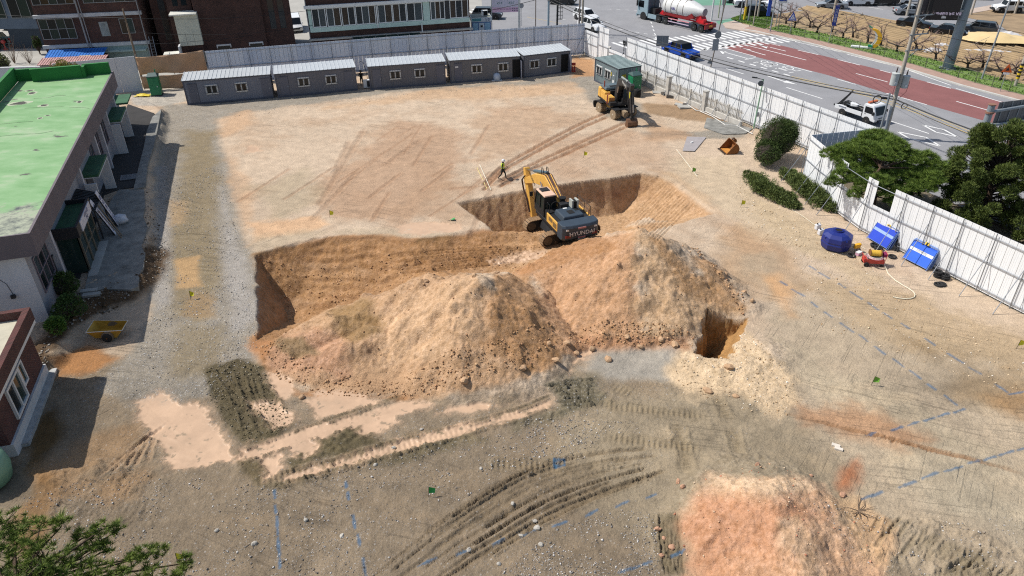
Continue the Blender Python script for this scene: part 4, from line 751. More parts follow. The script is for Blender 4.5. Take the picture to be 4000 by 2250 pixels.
for y,z in((2.0,2.0),(3.6,1.9)): 
    l_=MB().box(.22,.398,y,y+.22,z,z+.2).build('wall_lamp',DKM,hall); MB().tube([(.39,y+.1,z+.2),(.38,y+.2,z+.9),(.38,y+.7,z+1.6),(.38,y+.6,z+2.5)],.015,4).build('cable',DKM,l_)
hm_=hall.matrix_basis
b=thing('dark_lean_to','black ribbed lean-to roof between the porch and the next canopy','lean-to',hm_@Vector((11.0,0,0)),hall.rotation_euler.z); ribbed(b,'roof',M('black_sheet',(40,42,46),.6,.2,.2,2),0,3.0,-.7,2.3,.8,2.85,.25); part('post',DKM,b,(.05,.13,-.66,-.58,0,2.28)); part('post',DKM,b,(2.87,2.95,-.66,-.58,0,2.28))
for i,(x,tl) in enumerate(((11.4,.34),(12.9,.28))):   # old shop signs leaning on the lean-to
    s=thing('sign_panel','long white signboard leaning on its end by the porch, %s'%('nearer one' if i==0 else 'farther one'),'signboard',hm_@Vector((x,-1.35,.02)),hall.rotation_euler.z,'leaning signboards'); s.rotation_euler=(-tl,0,hall.rotation_euler.z)
    part('board',M('sign_white',(214,212,220)),s,(0,.62,-.04,0,0,2.9)); part('border',DKM,s,(-.05,-.002,-.06,.02,0,2.9)); text('lettering','행정복지센터',.42,M('navy_print',(30,48,110)),s,(.31,-.045,1.45),(R(90),R(90),0))
for i in range(2): b=thing('wooden_plank','thin brown batten leaning beside the signboards, %s'%('longer one' if i else 'shorter one'),'plank',hm_@Vector((10.7+i*.35,-1.9,0)),hall.rotation_euler.z,'leaning battens'); MB().bar((0,0,0),(.7,1.1,2.1+.3*i),.07,.03).build('batten',M('raw_wood',(128,108,84),.8,0,.2,4),b)
b=thing('white_sack','crumpled white builders sack beside the lean-to','sack',hm_@Vector((13.5,-1.5,.1)),0)
mb=MB(); 
for i in range(7):
    t=i/6; r=.55*math.sin(math.pi*(.12+.8*t))**.5; mb.v+= [(r*math.cos(a)*(1+.2*math.sin(3*a+i)),r*.8*math.sin(a)*(1+.15*math.cos(5*a)),t*.62+.05*math.sin(4*a+i)) for a in [k*.5236 for k in range(12)]]
mb.f=[(i*12+j,i*12+(j+1)%12,(i+1)*12+(j+1)%12,(i+1)*12+j) for i in range(6) for j in range(12)]+[tuple(range(72,84))]; mb.build('bag',M('white_fabric',(206,208,214),.9,0,.12,5,.5,15),b,smooth=True)
for i,(q,c) in enumerate([((1,1440,965),(222,196,60))]):
    b=thing('yellow_tarp','crumpled yellow sheet on the concrete behind the hall','tarp',Q(*q),0); mb=MB(); n=9
    for a in range(n):
        for e in range(n): mb.v.append(((a-4)*.2*(1+.2*math.sin(e)),(e-4)*.11,.05+.22*vnoise(np.array([a*.9]),np.array([e*.9]),3)[0]*(1-abs(a-4)/5)))
    mb.f=[(a*n+e,a*n+e+1,(a+1)*n+e+1,(a+1)*n+e) for a in range(n-1) for e in range(n-1)]; mb.build('sheet',M('yellow_plastic',c,.5,0,.12,5),b)
b=thing('green_crates','stack of broken green plastic crates by the hall corner','crate',Q(1,1310,1130),.4)
for i,(x,y,z,r) in enumerate([(0,0,0,.1),(.5,.3,0,.6),(.1,.2,.32,.3),(-.35,.9,0,.9)]): MB().obox((x,y,z+.16),(.5,.36,.3),(0,.1*i,r)).build('crate',M('green_plastic',(46,120,76),.5,0,.15,4),b)
# roof clutter
for i,(q,s) in enumerate([((5,740,245),.5),((5,720,325),.45),((5,700,390),.4)]):
    p=Q(*q,5.95); b=thing('roof_camera','small white camera on a bracket at the hall roof edge, %s from far end'%('first','second','third')[i],'camera',p,.4*i,'cameras on the hall roof edge'); MB().obox((0,0,.28),(.34,.12,.12),(0,.1,.3)).build('housing',WFR,b); MB().cyl((0,0,0),(0,0,.24),.025,n=6).build('bracket',PIPE,b)
b=thing('roof_cable','thin black cable lying across the green roof','cable',(0,0,0)); MB().tube([Q(5,x,y,5.875) for x,y in((-60,374),(100,360),(240,340),(380,300),(480,270),(640,230))],.018,4).build('line',BLK,b)
# peeled patches and cracks of the roof coating
him=hall.matrix_basis.inverted(); PEEL=M('peeled_roof',(74,72,66),.9,0,.3,3); PALE=M('worn_roof_edge',(176,184,158),.9,0,.15,3); rz_=np.random.RandomState(8)
for (zx,zy,a_,b_) in [(300,912,.55,.16),(322,938,.6,.26),(190,1040,1.3,.36),(442,1060,.62,.22),(800,1025,.4,.25),(480,1163,.35,.1),(404,1190,.36,.16),(150,1000,.5,.08),(60,1025,.6,.1)]:
    c_=him@(Q(1,zx,zy,6.58) if zy<1500 else Q(5,zx,zy-1288+300,6.58)); 
    for nm,mt_,gr,dz in(('roof_patch',PALE,.85,.004),('peeled_patch',PEEL,.55,.008)):
        pts=[(c_.x+gr*b_*2.0*math.sin(t)*(.7+.6*rz_.rand()),c_.y+gr*a_*.8*math.cos(t)*(.7+.6*rz_.rand()),5.86+dz) for t in [k*.393 for k in range(16)]]; MB().quad(*pts).build(nm,mt_,hall)
for ln in [((340,990),(480,985),(560,965),(660,960)),((0,1372),(200,1352),(400,1345),(540,1318)),((250,1090),(420,1080),(640,1075)),((0,1250),(200,1232),(330,1222)),((700,1085),(820,1080),(900,1092))]:
    pp=[him@Q(1,x,y,6.58) for x,y in ln]; MB().tube([(p.x,p.y,5.862) for p in pp],.012,4).build('roof_crack',PEEL,hall)
# dark yard, kerb and broken slab beside it
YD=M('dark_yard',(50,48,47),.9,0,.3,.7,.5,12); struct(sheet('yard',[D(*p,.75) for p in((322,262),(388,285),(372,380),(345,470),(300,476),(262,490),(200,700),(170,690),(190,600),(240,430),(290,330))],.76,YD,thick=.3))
SLB=M('old_concrete',(128,127,122),.9,0,.42,1.4,.9,7,dirt=(66,62,56))
struct(sheet('kerb_slab',[D(*p,.8) for p in((406,276),(396,330),(386,372),(372,415),(366,470),(336,478),(345,440),(352,410),(362,372),(370,330),(384,295))],.86,SLB,thick=.5))
sp=[(362,478),(366,520),(360,545),(372,575),(362,605),(356,620),(366,640),(362,672),(352,690),(348,722),(330,730),(262,728),(212,738),(222,690),(236,625),(262,545),(282,500),(300,478)]
sl_=struct(sheet('broken_slab',[D(*p,.8) for p in sp],.85,SLB,thick=.5))
g_=thing('drain_grate','slatted steel drain grate in the dark yard of the hall','grate',Q(5,1215,530,.80),hall.rotation_euler.z-R(88)); 
for i in range(7): part('slat',PIPE,g_,(0,1.85,i*.16,i*.16+.07,0,.05))
part('edge',PIPE,g_,(-.06,-.002,-.02,1.1,0,.05)); part('edge',PIPE,g_,(1.852,1.91,-.02,1.1,0,.05))
# ================================================================== BRICK HUT, bottom left
hut,LHU=frame2('brick_hut','small maroon brick hut with white plinth at the left edge','building',(-23.55,25.4),(-25.3,31.5))
part('wall',BRKR,hut,(0,LHU,0,6,.75,3.7)); part('plinth',M('white_plinth',(206,206,206),.85,0,.15,1.5,.4,15),hut,(-.02,LHU+.04,-.12,6,0,.748)); part('eave_trim',WFR,hut,(-.3,LHU+.2,-.42,6,3.3,3.52)); part('parapet',BRKR,hut,(-.3,LHU+.2,-.45,-.15,3.521,4.25)); part('parapet',BRKR,hut,(LHU-.1,LHU+.2,-.148,6,3.521,4.25)); part('roof',M('cream_roof',(190,184,164),.9,0,.25,.7,.2,10,dirt=(120,104,84)),hut,(-.3,LHU-.102,-.148,6,3.521,3.78))
window(hut,1.5,3.4,1.0,2.75,-.003,2,1,WFR,.13,.12,gl=GLS[:2]); window(hut,3.45,4.1,1.5,2.75,-.003,1,1,WFR,.1,.1,gl=[GLS[1]])
part('foundation',M('rough_concrete',(170,170,168),.95,0,.3,2,.9,8),hut,(.6,LHU+.3,-.45,-.121,-.2,.2))
b=thing('green_tank','pale green plastic water tank at the left edge','water tank',D(-28,1215),0); MB().lathe([(.5,0),(1.0,.15),(1.12,.8),(1.02,1.4),(.6,1.75),(.2,1.85)],n=20).build('shell',M('pale_green_plastic',(126,168,142),.5,0,.15,2),b,smooth=True)
# ================================================================== SITE WALLS AND STEEL SHEET FENCES
WALLM=M('white_site_wall',(192,198,208),.6,0,.06,.6,streak=3)
w_,LW=frame2('white_site_wall','plain white panel wall between the green roof and the tarp','wall',(-49.6,80.6),(-41.9,83.4))
for i in range(4): part('panel',WALLM,w_,(i*LW/4+.012,(i+1)*LW/4-.012,0,.08,0,3.85))
tp,LT=frame2('tarp_fence','tan tarpaulin fence in two sagging sheets beside the cabins','tarp',(-41.8,83.5),(-34.7,85.0)); TARP=M('tan_tarp',(186,150,118),.8,0,.12,.7,.2,6)
def cloth(name,z0,z1,par,w,nx=26,nz=12,s=0,sag=.25):
    mb=MB()
    for i in range(nx+1):
        for j in range(nz+1):
            u,v=i/nx,j/nz; top=z1-sag*4*u*(1-u)*.6+(.35*u if s==0 else .25*(u-.5)); bot=z0+.1*math.sin(u*5+s); z=bot+(top-bot)*v
            fold=.10*math.sin(9*u+3*v+s*2)+.06*math.sin(21*u-5*v)+.08*(v-.5)*math.sin(4*u); mb.v.append((u*w,-.12+fold*(1-.3*v),z))
    mb.f=[(i*(nz+1)+j,(i+1)*(nz+1)+j,(i+1)*(nz+1)+j+1,i*(nz+1)+j+1) for i in range(nx) for j in range(nz)]; o=mb.build(name,TARP,par,smooth=True); sd=o.modifiers.new('s','SOLIDIFY'); sd.thickness=.012; return o
cloth('sheet',1.75,3.75,tp,LT); cloth('sheet',.08,1.72,tp,LT,s=1.3); 
for x in(.02,LT*.5,LT-.02): MB().cyl((x,.06,0),(x,.06,4.0),.035,n=8).build('post',PIPE,tp)
PANW=M('white_steel_sheet',(240,242,244),.5,.0,.05,.5,streak=4); PANS=[M('shade_tinted_sheet_%s'%'abc'[i],c,.55,.05,.05,.6,streak=5) for i,c in enumerate([(222,230,242),(212,222,238),(230,236,246)])]  # PANS: white sheet colour with the bluish grey of shade put in
_pm={}
def panel_mesh(h,w,mat):
    k=(round(h,2),round(w,3),mat.name)
    if k not in _pm:
        mb=MB(); g=.012; P=[(g,0),(w*.3,0),(w*.33,.006),(w*.44,.006),(w*.47,0),(w*.53,0),(w*.56,.006),(w*.67,.006),(w*.7,0),(w-g,0)]
        P=P+[(x,y-.022) for x,y in P[::-1]]; mb.prism(P,.06,h,'z'); _pm[k]=mb.mesh('sheet_panel',mat)
    return _pm[k]
def sheet_fence(name,label,pts,h,mats,inner,post=2.0,brace=True,pw=.5,hf=None,group='steel sheet site fences',rails=(.3,2.05,3.7)):
    root=thing(name,label,'fence',(pts[0][0],pts[0][1],0),0,group); O=Vector((pts[0][0],pts[0][1])); k=0
    for a,b in zip(pts[:-1],pts[1:]):
        a,b=Vector(a[:2]),Vector(b[:2]); L=(b-a).length; n=max(1,round(L/pw)); w=L/n; ang=math.atan2(b.y-a.y,b.x-a.x); d=(b-a).normalized(); nv=Vector((-d.y,d.x))*inner
        for i in range(n):
            p=a+d*(i*w); hh=h if hf is None else hf(p+d*w/2,h)
            if hh<=.1: continue
            o=obj('sheet_panel',panel_mesh(hh,w,mats[(k*7+i*3+(i//4)*5)%len(mats)] if len(mats)>1 else mats[0]),root); o.location=(p.x-O.x,p.y-O.y,0); o.rotation_euler=(0,0,ang); 
        m=max(1,round(L/post)); off_=nv*.10-O
        hx=max((h if hf is None else hf(a+d*(i*w+w/2),h)) for i in range(n))
        for z in rails:
            if z<hx: MB().cyl((a.x+off_.x,a.y+off_.y,z),(b.x+off_.x,b.y+off_.y,z),.03,n=6).build('rail',PIPE,root)
        for i in range(m+(1 if b is pts[-1] else 0)):
            p=a+d*(L*i/m)+nv*.16-O; MB().cyl((p.x,p.y,0),(p.x,p.y,hx+.05),.032,n=6).build('post',PIPE,root)
            if brace: e=p+nv*1.6; MB().cyl((p.x,p.y,2.9),(e.x,e.y,.05),.028,n=6).build('brace',PIPE,root)
        k+=1
    return root
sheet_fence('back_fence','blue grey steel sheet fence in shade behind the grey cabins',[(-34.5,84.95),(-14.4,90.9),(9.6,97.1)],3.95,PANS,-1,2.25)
sheet_fence('corner_fence','short low white sheet fence at the far right corner',[(9.75,97.0),(11.1,94.3)],3.2,[PANW],-1,1.5,rails=(.3,1.7,2.9))
sheet_fence('corner_fence','tall narrow white sheet fence piece next to the low gap',[(11.15,94.2),(12.15,92.25)],4.25,[PANW],-1,1.0,brace=False)
sheet_fence('low_fence','waist high white sheet fence with an open pipe frame above',[(12.2,92.15),(13.85,88.95)],2.0,[PANW],-1,3.4,brace=False,rails=(.3,1.7))
MB().cyl((12.2,92.15,3.6),(13.85,88.95,3.6),.03,n=6).build('frame_pipe',PIPE,None)
bpy.data.objects['frame_pipe'].parent=[o for o in bpy.data.objects if o.name=='low_fence'][0]; bpy.data.objects['frame_pipe'].location=(-12.2,-92.15,0)
sheet_fence('road_fence','long bright white sheet fence along the road with leaning braces',[(13.9,88.9),(30.0,57.75)],4.05,[PANW],-1,2.0)
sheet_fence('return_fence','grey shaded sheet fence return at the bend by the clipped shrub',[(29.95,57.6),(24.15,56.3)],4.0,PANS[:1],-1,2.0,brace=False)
def cuth(p,h):
    if 45.6<p.y<50.3 and not (46.9<p.y<47.9): return 2.25
    return h
sheet_fence('near_fence','white sheet fence in the right foreground behind the blue barriers',[(24.1,56.3),(24.3,53.7),(24.8,50.3),(25.4,47.5),(26.6,44.9),(28.5,41.2),(30.4,37.2),(34.4,29.2)],4.0,[PANW],-1,2.15,hf=cuth)
# old concrete picket fence along the road side
PK=M('weathered_white_concrete',(196,192,184),.9,0,.16,2,.3,20,dirt=(120,110,98)); pk,LP=frame2('picket_fence','old white concrete picket fence on a low wall inside the road fence','fence',(14.7,84.6),(22.6,69.4))
part('low_wall',PK,pk,(0,LP,-.1,.15,0,.55)); npk=84; pmk=MB().box(0,.07,-.05,0,.62,1.6).mesh('picket',PK)
for i in range(npk):
    x=.1+i*(LP-.2)/npk
    if any(abs(x-c)<.3 for c in(5.6,11.6)): continue
    o=obj('picket',pmk,pk); o.location=(x,.05,0)
for z in(.75,1.3): part('rail',PK,pk,(.05,LP-.05,.052,.12,z,z+.1))
for x in(1.6,3.2,7.4,9.2,13.2,15): part('post',PK,pk,(x,x+.16,-.06,.14,.552,1.7))
for x in(5.45,11.45): part('gate_pillar',PK,pk,(x,x+.42,-.22,.2,0,2.05)); part('pillar_cap',CONC,pk,(x-.04,x+.46,-.26,.24,2.052,2.14))
b=thing('concrete_gate_post','broken white concrete gate block at the far corner','block',Q(3,885,580),R(-20)); part('block',PK,b,(0,1.2,0,.9,0,1.3)); part('bucket',DKM,b,(.1,.5,.2,.6,1.302,1.6))
struct(sheet('grey_slab',[Q(3,*p) for p in((1960,1190),(2180,1240),(2420,1300),(2350,1350),(2130,1360),(1930,1290))],.09,SLB,thick=.3))
# ================================================================== SITE CABINS
CABG=M('cabin_grey_steel',(118,122,134),.55,.1,.06,.7,streak=4); CABR=M('cabin_roof_sheet',(206,210,212),.4,.3,.06,1); CABD=M('cabin_grey_door',(96,100,114),.55,.1,.05,1); CABT=M('cabin_corner_steel',(86,90,104),.55,.1,.05,1)
def corr(x0,x1,y,z0,z1,out,axis='x',pitch=.24,dp=.03):
    "corrugated sheet along x (or y) at fixed y (or x)"
    P=[]; n=max(1,round((x1-x0)/pitch)); w=(x1-x0)/n
    for i in range(n):
        a=x0+i*w; P+=[(a,0),(a+w*.35,0),(a+w*.5,dp*out),(a+w*.85,dp*out)]
    P.append((x1,0)); mb=MB(); v=[]
    for p,o in P: v+= [(p,y+o,z0),(p,y+o,z1)] if axis=='x' else [(y+o,p,z0),(y+o,p,z1)]
    mb.add(v,[(2*i,2*i+2,2*i+3,2*i+1) for i in range(len(P)-1)]); return mb
def cabin(label,p,q,wins,doors,openat=None,depth=3.0,h=2.6,group='grey steel site cabins',wallm=None,roofm=None,name='site_cabin',slope=.12):
    c,L=frame2(name,label,'site cabin',p,q,group); W_=wallm or CABG
    part('skid',DKM,c,(.1,L-.1,.06,depth-.06,0,.16)); part('core',CABT,c,(.06,L-.06,.06,depth-.06,.161,h-.03))
    corr(.08,L-.08,.055,.17,h-.14,-1).build('front_wall',W_,c); corr(.08,depth-.08,.055,.17,h-.14,-1,'y').build('end_wall',W_,c); corr(.08,depth-.08,L-.055,.17,h-.14,1,'y').build('end_wall',W_,c); corr(.08,L-.08,depth-.055,.17,h-.14,1).build('back_wall',W_,c)
    for x in(0,L-.12):
        for y in(0,depth-.12): part('corner_post',CABT,c,(x,x+.12,y,y+.12,.0,h-.002))
    part('top_rail',CABT,c,(.121,L-.121,.0,.1,h-.14,h-.004)); part('bottom_rail',CABT,c,(.121,L-.121,.0,.1,.0,.165))
    ribbed(c,'roof',roofm or CABR,-.04,L+.04,-.06,h+.03,depth+.06,h+.03+slope,.42)
    for x in wins: window(c,x*L-.62,x*L+.62,.98,2.0,.02,2,1,WFR,.13,.07,bars=5,gl=[GLS[0],GLS[0]])
    for x in doors:
        d=part('door',CABD,c,(x*L-.45,x*L+.45,-.012,.018,.2,2.2)); part('door_trim',CABT,c,(x*L-.5,x*L+.5,-.03,-.014,2.22,2.28)); MB().cyl((x*L+.36,-.05,1.15),(x*L+.36,-.013,1.15),.03,n=8).build('handle',WFR,d)
    if openat is not None:
        x=openat*L; part('doorway',BLK,c,(x-.45,x+.45,-.02,.019,.2,2.25)); d=part('open_door',CABD,c,(x+.47,x+.51,-.92,-.022,.2,2.2)); MB().cyl((x+.46,-.85,1.15),(x+.44,-.85,1.15),.03,n=8).build('handle',WFR,d)  # doorway is a flat black panel painting the unlit interior
    return c,L
cabs=[('leftmost grey cabin with two barred windows, next to tarp fence',(733,411),(1070,383),(.31,.65),(.1,.93),None),('second grey cabin from the left, beside a standing person',(1087,382),(1398,353),(.34,.68),(.1,.9),None),('third grey cabin, left of the longest dark row end',(1447,351),(1743,329),(.34,.66),(.1,.93),None),('fourth grey cabin with dark open doorway and bag outside',(1760,326),(2030,307),(.38,.76),(.12,),.95),('short fifth grey cabin with open door by the far corner',(2045,305),(2225,283),(.23,.6),(),.88)]
CB=[]
for i_,(lab,p,q,wn,dr,op) in enumerate(cabs): CB.append(cabin(lab,at(*p),at(*q),wn,dr,op,wallm=M('cabin_steel_%s'%'abcde'[i_],[(122,128,142),(108,110,120),(104,106,114),(110,112,118),(116,118,126)][i_],.55,.1,.09,.8,streak=5,dirt=(96,92,88))))
text('lettering','SITE',.12,BLK,CB[3][0],(1.2,-.035,2.0),(R(90),0,0)) if False else None
part('notice',WFR,CB[3][0],(.62,.98,-.03,-.014,1.75,1.92))
c6,L6=cabin('weathered green grey container office with sunlit left side',Q(3,835,585,2.6),Q(3,1075,695,2.6),(.22,.58),(),None,2.95,2.6,None,M('green_grey_container',(122,136,140),.6,.1,.12,.7,streak=3),M('container_roof',(150,166,164),.6,.2,.12,.8),'container_office',.0)
d=part('door',M('container_door',(112,124,130),.6,.1,.06,2),c6,(L6*.82-.42,L6*.82+.42,-.015,.02,.2,2.15)); part('notice',WFR,d,(L6*.82-.2,L6*.82+.12,-.022,-.016,.7,1.15)); part('notice',WFR,d,(L6*.82-.15,L6*.82+.1,-.022,-.016,1.6,1.72)); part('warning_sign',M('warning_yellow',(190,170,60),.6,0,.1,4),c6,(L6+.001,L6+.02,.5,1.0,1.5,1.9))
part('warning_sign',M('warning_yellow',(190,170,60)),c6,(L6*.69,L6*.74,-.045,-.032,1.5,1.9))
def toilet(label,p,rz):
    t=thing('portable_toilet',label,'portable toilet',p,rz,'green portable toilets'); G=M('toilet_green',(18,128,84),.45,0,.06,1.5); part('base',DKM,t,(-.58,.58,-.58,.58,0,.12)); part('cabin',G,t,(-.54,.54,-.54,.54,.121,2.1)); d=part('door',M('toilet_green_door',(16,118,78),.45,0,.05,2),t,(-.42,.42,-.57,-.542,.2,1.98)); part('handle',WFR,d,(.28,.34,-.6,-.571,1.0,1.14))
    MB().loft([[(-.58,-.6,2.101),(.58,-.6,2.101),(.58,.6,2.101),(-.58,.6,2.101)],[(-.58,-.6,2.2),(.58,-.6,2.2),(.58,.6,2.2),(-.58,.6,2.2)],[(-.4,-.05,2.48),(.4,-.05,2.48),(.4,.05,2.48),(-.4,.05,2.48)]]).build('roof',M('toilet_roof',(60,86,84),.6,0,.1,2),t); MB().cyl((.3,.3,2.2),(.3,.3,2.75),.06,n=8).build('vent_pipe',G,t)
    for s in(-1,1): part('side_panel',M('toilet_green_door',(16,118,78)),t,(s*.555-.012,s*.555+.012,-.4,.4,.3,1.9))
toilet('green portable toilet standing in front of the tan tarp',(-39.6,81.7,0),R(14)); toilet('green portable toilet beside the weathered container office',Q(3,1225,945),R(20))
b=thing('black_water_drum','black plastic drum between the wheeled excavator and the green toilet','drum',Q(3,1258,972),0); MB().lathe([(.36,0),(.4,.05),(.4,.72),(.36,.8),(.2,.82)],n=18).build('shell',BLK,b,smooth=True); MB().lathe([(.1,.82),(.1,.9)],n=10).build('cap',DKM,b)
# ================================================================== EXCAVATORS
YEL=M('machine_yellow',(228,176,84),.5,.1,.12,2.2,dirt=(150,110,60)); CWT=M('counterweight_slate',(56,68,80),.5,.1,.14,1.5,dirt=(84,80,72)); MBK=M('machine_black',(34,34,36),.6,.1,.2,2,dirt=(72,62,50)); STEEL=M('worn_steel',(96,86,76),.55,.5,.25,3,dirt=(120,84,56)); TRK=M('muddy_track',(146,118,88),.85,.1,.25,4,.4,20,dirt=(92,74,56)); CHR=M('chrome_rod',(180,176,176),.25,.9,.05,3); HOSE=M('hydraulic_hose',(86,56,52),.6,0,.2,5); CABY=M('cab_roof_cream',(220,184,160),.55,0,.08,2); DGL=glass('cab_glass',(34,44,42)); RUST=M('rusty_steel',(142,92,48),.75,.2,.3,3,.3,20,dirt=(88,56,36)); TYRE=M('muddy_tyre',(150,130,104),.9,0,.2,5,.3,25,dirt=(90,78,64)); RUB=M('black_rubber',(34,34,35),.85,0,.2,5)
def ribbon(pts,ws):
    "closed outline of a beam that follows pts with given depths"
    up,dn=[],[]
    P=[Vector(p) for p in pts]
    for i,p in enumerate(P):
        t=(P[min(i+1,len(P)-1)]-P[max(i-1,0)]).normalized(); n=Vector((-t.y,t.x))*ws[i]/2; up.append(tuple(p+n)); dn.append(tuple(p-n))
    return up+dn[::-1]
def bucket(par,loc,rot,w,mat,name='bucket',teeth=5,s=1.0):
    "shell with mouth towards +x; hinge at the top; children carry it"
    prof=[(0,.0),(-.25,-.18),(-.42,-.5),(-.36,-.85),(-.08,-1.08),(.3,-1.12),(.75,-1.0)]; prof=[(x*s,z*s) for x,z in prof]
    e=bpy.data.objects.new(name,None) if False else None
    mb=MB(); n=len(prof); t=.045*s
    for y in(-w/2,w/2): mb.v+=[(x,y,z) for x,z in prof]
    mb.f=[(i,i+1,n+i+1,n+i) for i in range(n-1)]
    for k in(0,1): mb.f.append(tuple(range(k*n,k*n+n)))
    o=mb.build(name,mat,par,loc=loc); o.rotation_euler=rot; sd=o.modifiers.new('s','SOLIDIFY'); sd.thickness=t; sd.offset=0
    for i in range(teeth):
        y=-w/2+w*(i+.5)/teeth; MB().obox((.84*s,y,-.985*s),(.24*s,w/teeth*.45,.07*s),(0,-.2,0)).build('tooth',STEEL,o)
    for y in(-.16*s,.16*s): MB().prism([(-.28*s,-.15*s),(.05*s,.0),(.0,.22*s),(-.2*s,.24*s),(-.36*s,.02*s)],y-.02,y+.02,'y').build('bracket',mat,o)
    MB().cyl((-.02*s,-.2*s,.14*s),(-.02*s,.2*s,.14*s),.05*s,n=8).build('pin',STEEL,o)
    return o
def cylinder(par,a,b,r,body=.55,mat=None):
    a,b=Vector(a),Vector(b); m=a+(b-a)*body; o=MB().cyl(a,m,r,n=10).build('hydraulic_cylinder',mat or MBK,par); MB().cyl(m,b,r*.55,n=8).build('rod',CHR,o); return o
def tracked(loc,z,under,head,label):
    e=thing('tracked_excavator',label,'excavator',(*loc,z),0); 
    tr=bpy.data.objects.new('undercarriage',MB().box(-1.4,1.4,-.9,.9,.45,1.0,.2,.1).cyl((0,0,1.0),(0,0,1.16),.75,n=20).mesh('undercarriage',MBK)); COL.objects.link(tr); tr.parent=e; tr.rotation_euler=(0,0,under)
    R0,LX=.46,1.95; shoe=MB().box(-.085,.085,-.3,.3,-.025,.025).box(-.02,.02,-.3,.3,.025,.06).mesh('track_shoe',TRK)
    per=4*LX+2*math.pi*R0; ns=50
    for s in(-1,1):
        y=s*1.28; mb=MB(); pr=[(LX*math.copysign(1,math.cos(a))+ (R0-.06)*math.cos(a),.5+(R0-.06)*math.sin(a)) for a in [math.pi*2*i/20+.01 for i in range(20)]]
        f=MB().prism([(x,zz) for x,zz in pr],y-.2,y+.2,'y').build('track_frame',MBK,tr)
        for x in(-LX,LX): MB().cyl((x,y-.24,.5),(x,y+.24,.5),.34,n=16).build('sprocket',STEEL,f)
        for i in range(5): MB().cyl((-1.3+i*.65,y-.22,.2),(-1.3+i*.65,y+.22,.2),.13,n=10).build('roller',STEEL,f)
        for i in range(ns):
            d=per*i/ns
            if d<2*LX: x,zz,a=-LX+d,.5+R0,0
            elif d<2*LX+math.pi*R0: q=(d-2*LX)/R0; x,zz,a=LX+R0*math.sin(q),.5+R0*math.cos(q),q
            elif d<4*LX+math.pi*R0: x,zz,a=LX-(d-2*LX-math.pi*R0),.5-R0,math.pi
            else: q=(d-4*LX-math.pi*R0)/R0; x,zz,a=-LX-R0*math.sin(q),.5-R0*math.cos(q),math.pi+q
            o=obj('track_shoe',shoe,tr); o.location=(x,y,zz); o.rotation_euler=(0,a,0)
    h=head
    def up(mb,name,mat,par=None,**k):
        o=mb.build(name,mat,par or e,**k)
        if par is None: o.rotation_euler=(0,0,h)
        return o
    up(MB().box(-2.9,1.75,-1.38,1.38,1.16,1.42),'deck',MBK,bevel=.03)
    # counterweight with rounded back
    ring=[]; 
    for zz,sx in((1.12,.0),(1.3,.12),(2.1,.14),(2.28,.04)):
        ring.append([(-2.25,-1.42,zz)]+[(-2.75-sx-.5*math.cos(a)*1.0,-1.42*math.sin(a*1.0) if False else y,zz) for a,y in[(1.2,-1.42),(.75,-1.2),(.35,-.7),(.2,0),(.35,.7),(.75,1.2),(1.2,1.42)]]+[(-2.25,1.42,zz)])
    cw=up(MB().loft(ring),'counterweight',CWT,bevel=.05)
    text('lettering','HYUNDAI',.44,M('print_white',(226,226,222),.6,0,0),cw,(-3.40,0,1.66),(R(90),0,R(-90)),.01)
    for y in(-1.02,1.02): part('reflector',M('red_reflector',(120,36,34),.4,0,.1,3),cw,(-3.32,-3.17,y-.2,y+.2,1.38,1.56)); part('label_plate',M('print_white',(226,226,222)),cw,(-3.30,-3.15,y-.16,y+.16,1.92,2.04))
    part('label_plate',M('faded_red_label',(176,122,120),.6,0,.2,8),cw,(-3.405,-3.36,-.3,.3,2.0,2.12)); part('label_plate',M('faded_red_label',(176,122,120)),cw,(-3.395,-3.34,-.28,.28,1.3,1.39)); text('lettering','006-9245',.15,M('print_white',(226,226,222)),cw,(-3.35,0,1.2),(R(90),0,R(-90)))
    up(MB().box(-2.25,-.5,-1.3,1.3,1.421,2.02),'engine_body',MBK); 
    hd=up(MB().box(-2.2,-.55,-.85,.95,2.021,2.42,.1,.12),'engine_hood',CWT,bevel=.07); part('hood_grille',BLK,hd,(-1.75,-1.2,-.2,.25,2.421,2.44)); part('hood_grille',BLK,hd,(-1.4,-1.0,-.7,-.4,2.421,2.44)); part('hood_label',WFR,hd,(-.85,-.7,.0,.3,2.421,2.432))
    lp=up(MB().box(-2.25,-.35,1.302,1.40,1.421,2.12),'side_panel',YEL,bevel=.03)
    for x0,x1,z0,z1 in((-2.1,-1.5,1.55,1.95),(-1.4,-.75,1.72,2.02)): part('louvre',M('louvre_brown',(120,96,60),.7,0,.1,5),lp,(x0,x1,1.401,1.412,z0,z1))
    up(MB().box(-2.25,.9,-1.40,-1.302,1.421,2.1),'side_panel',YEL,bevel=.03); up(MB().box(-.45,.95,-1.3,-.42,1.421,2.0),'tank_box',MBK,bevel=.04)
    up(MB().box(-.45,.25,.2,1.28,1.421,2.1),'battery_box',MBK); up(MB().box(-.5,.0,-.25,.35,2.1,2.6),'filter_box',MBK,bevel=.02); up(MB().cyl((.2,-.1,2.0),(.2,-.1,2.75),.2,n=14).cyl((.2,-.1,2.75),(.2,-.1,2.82),.26,n=14),'air_cleaner',BLK)
    gp=up(MB().box(-1.0,-.5,-.85,-.7,2.03,3.0),'grey_cabinet',M('grey_cabinet',(178,180,172),.6,0,.08,2)); part('cabinet_side',M('grey_cabinet',(178,180,172)),gp,(-1.0,-.5,-.42,-.3,2.44,3.02)); part('cabinet_back',BLK,gp,(-.98,-.55,-.698,-.422,2.44,2.92))
    up(MB().torus((-.1,.62,2.4),.32,.03,'x').torus((-.05,.62,2.4),.26,.03,'x'),'hose_coil',BLK)
    rl=MB()
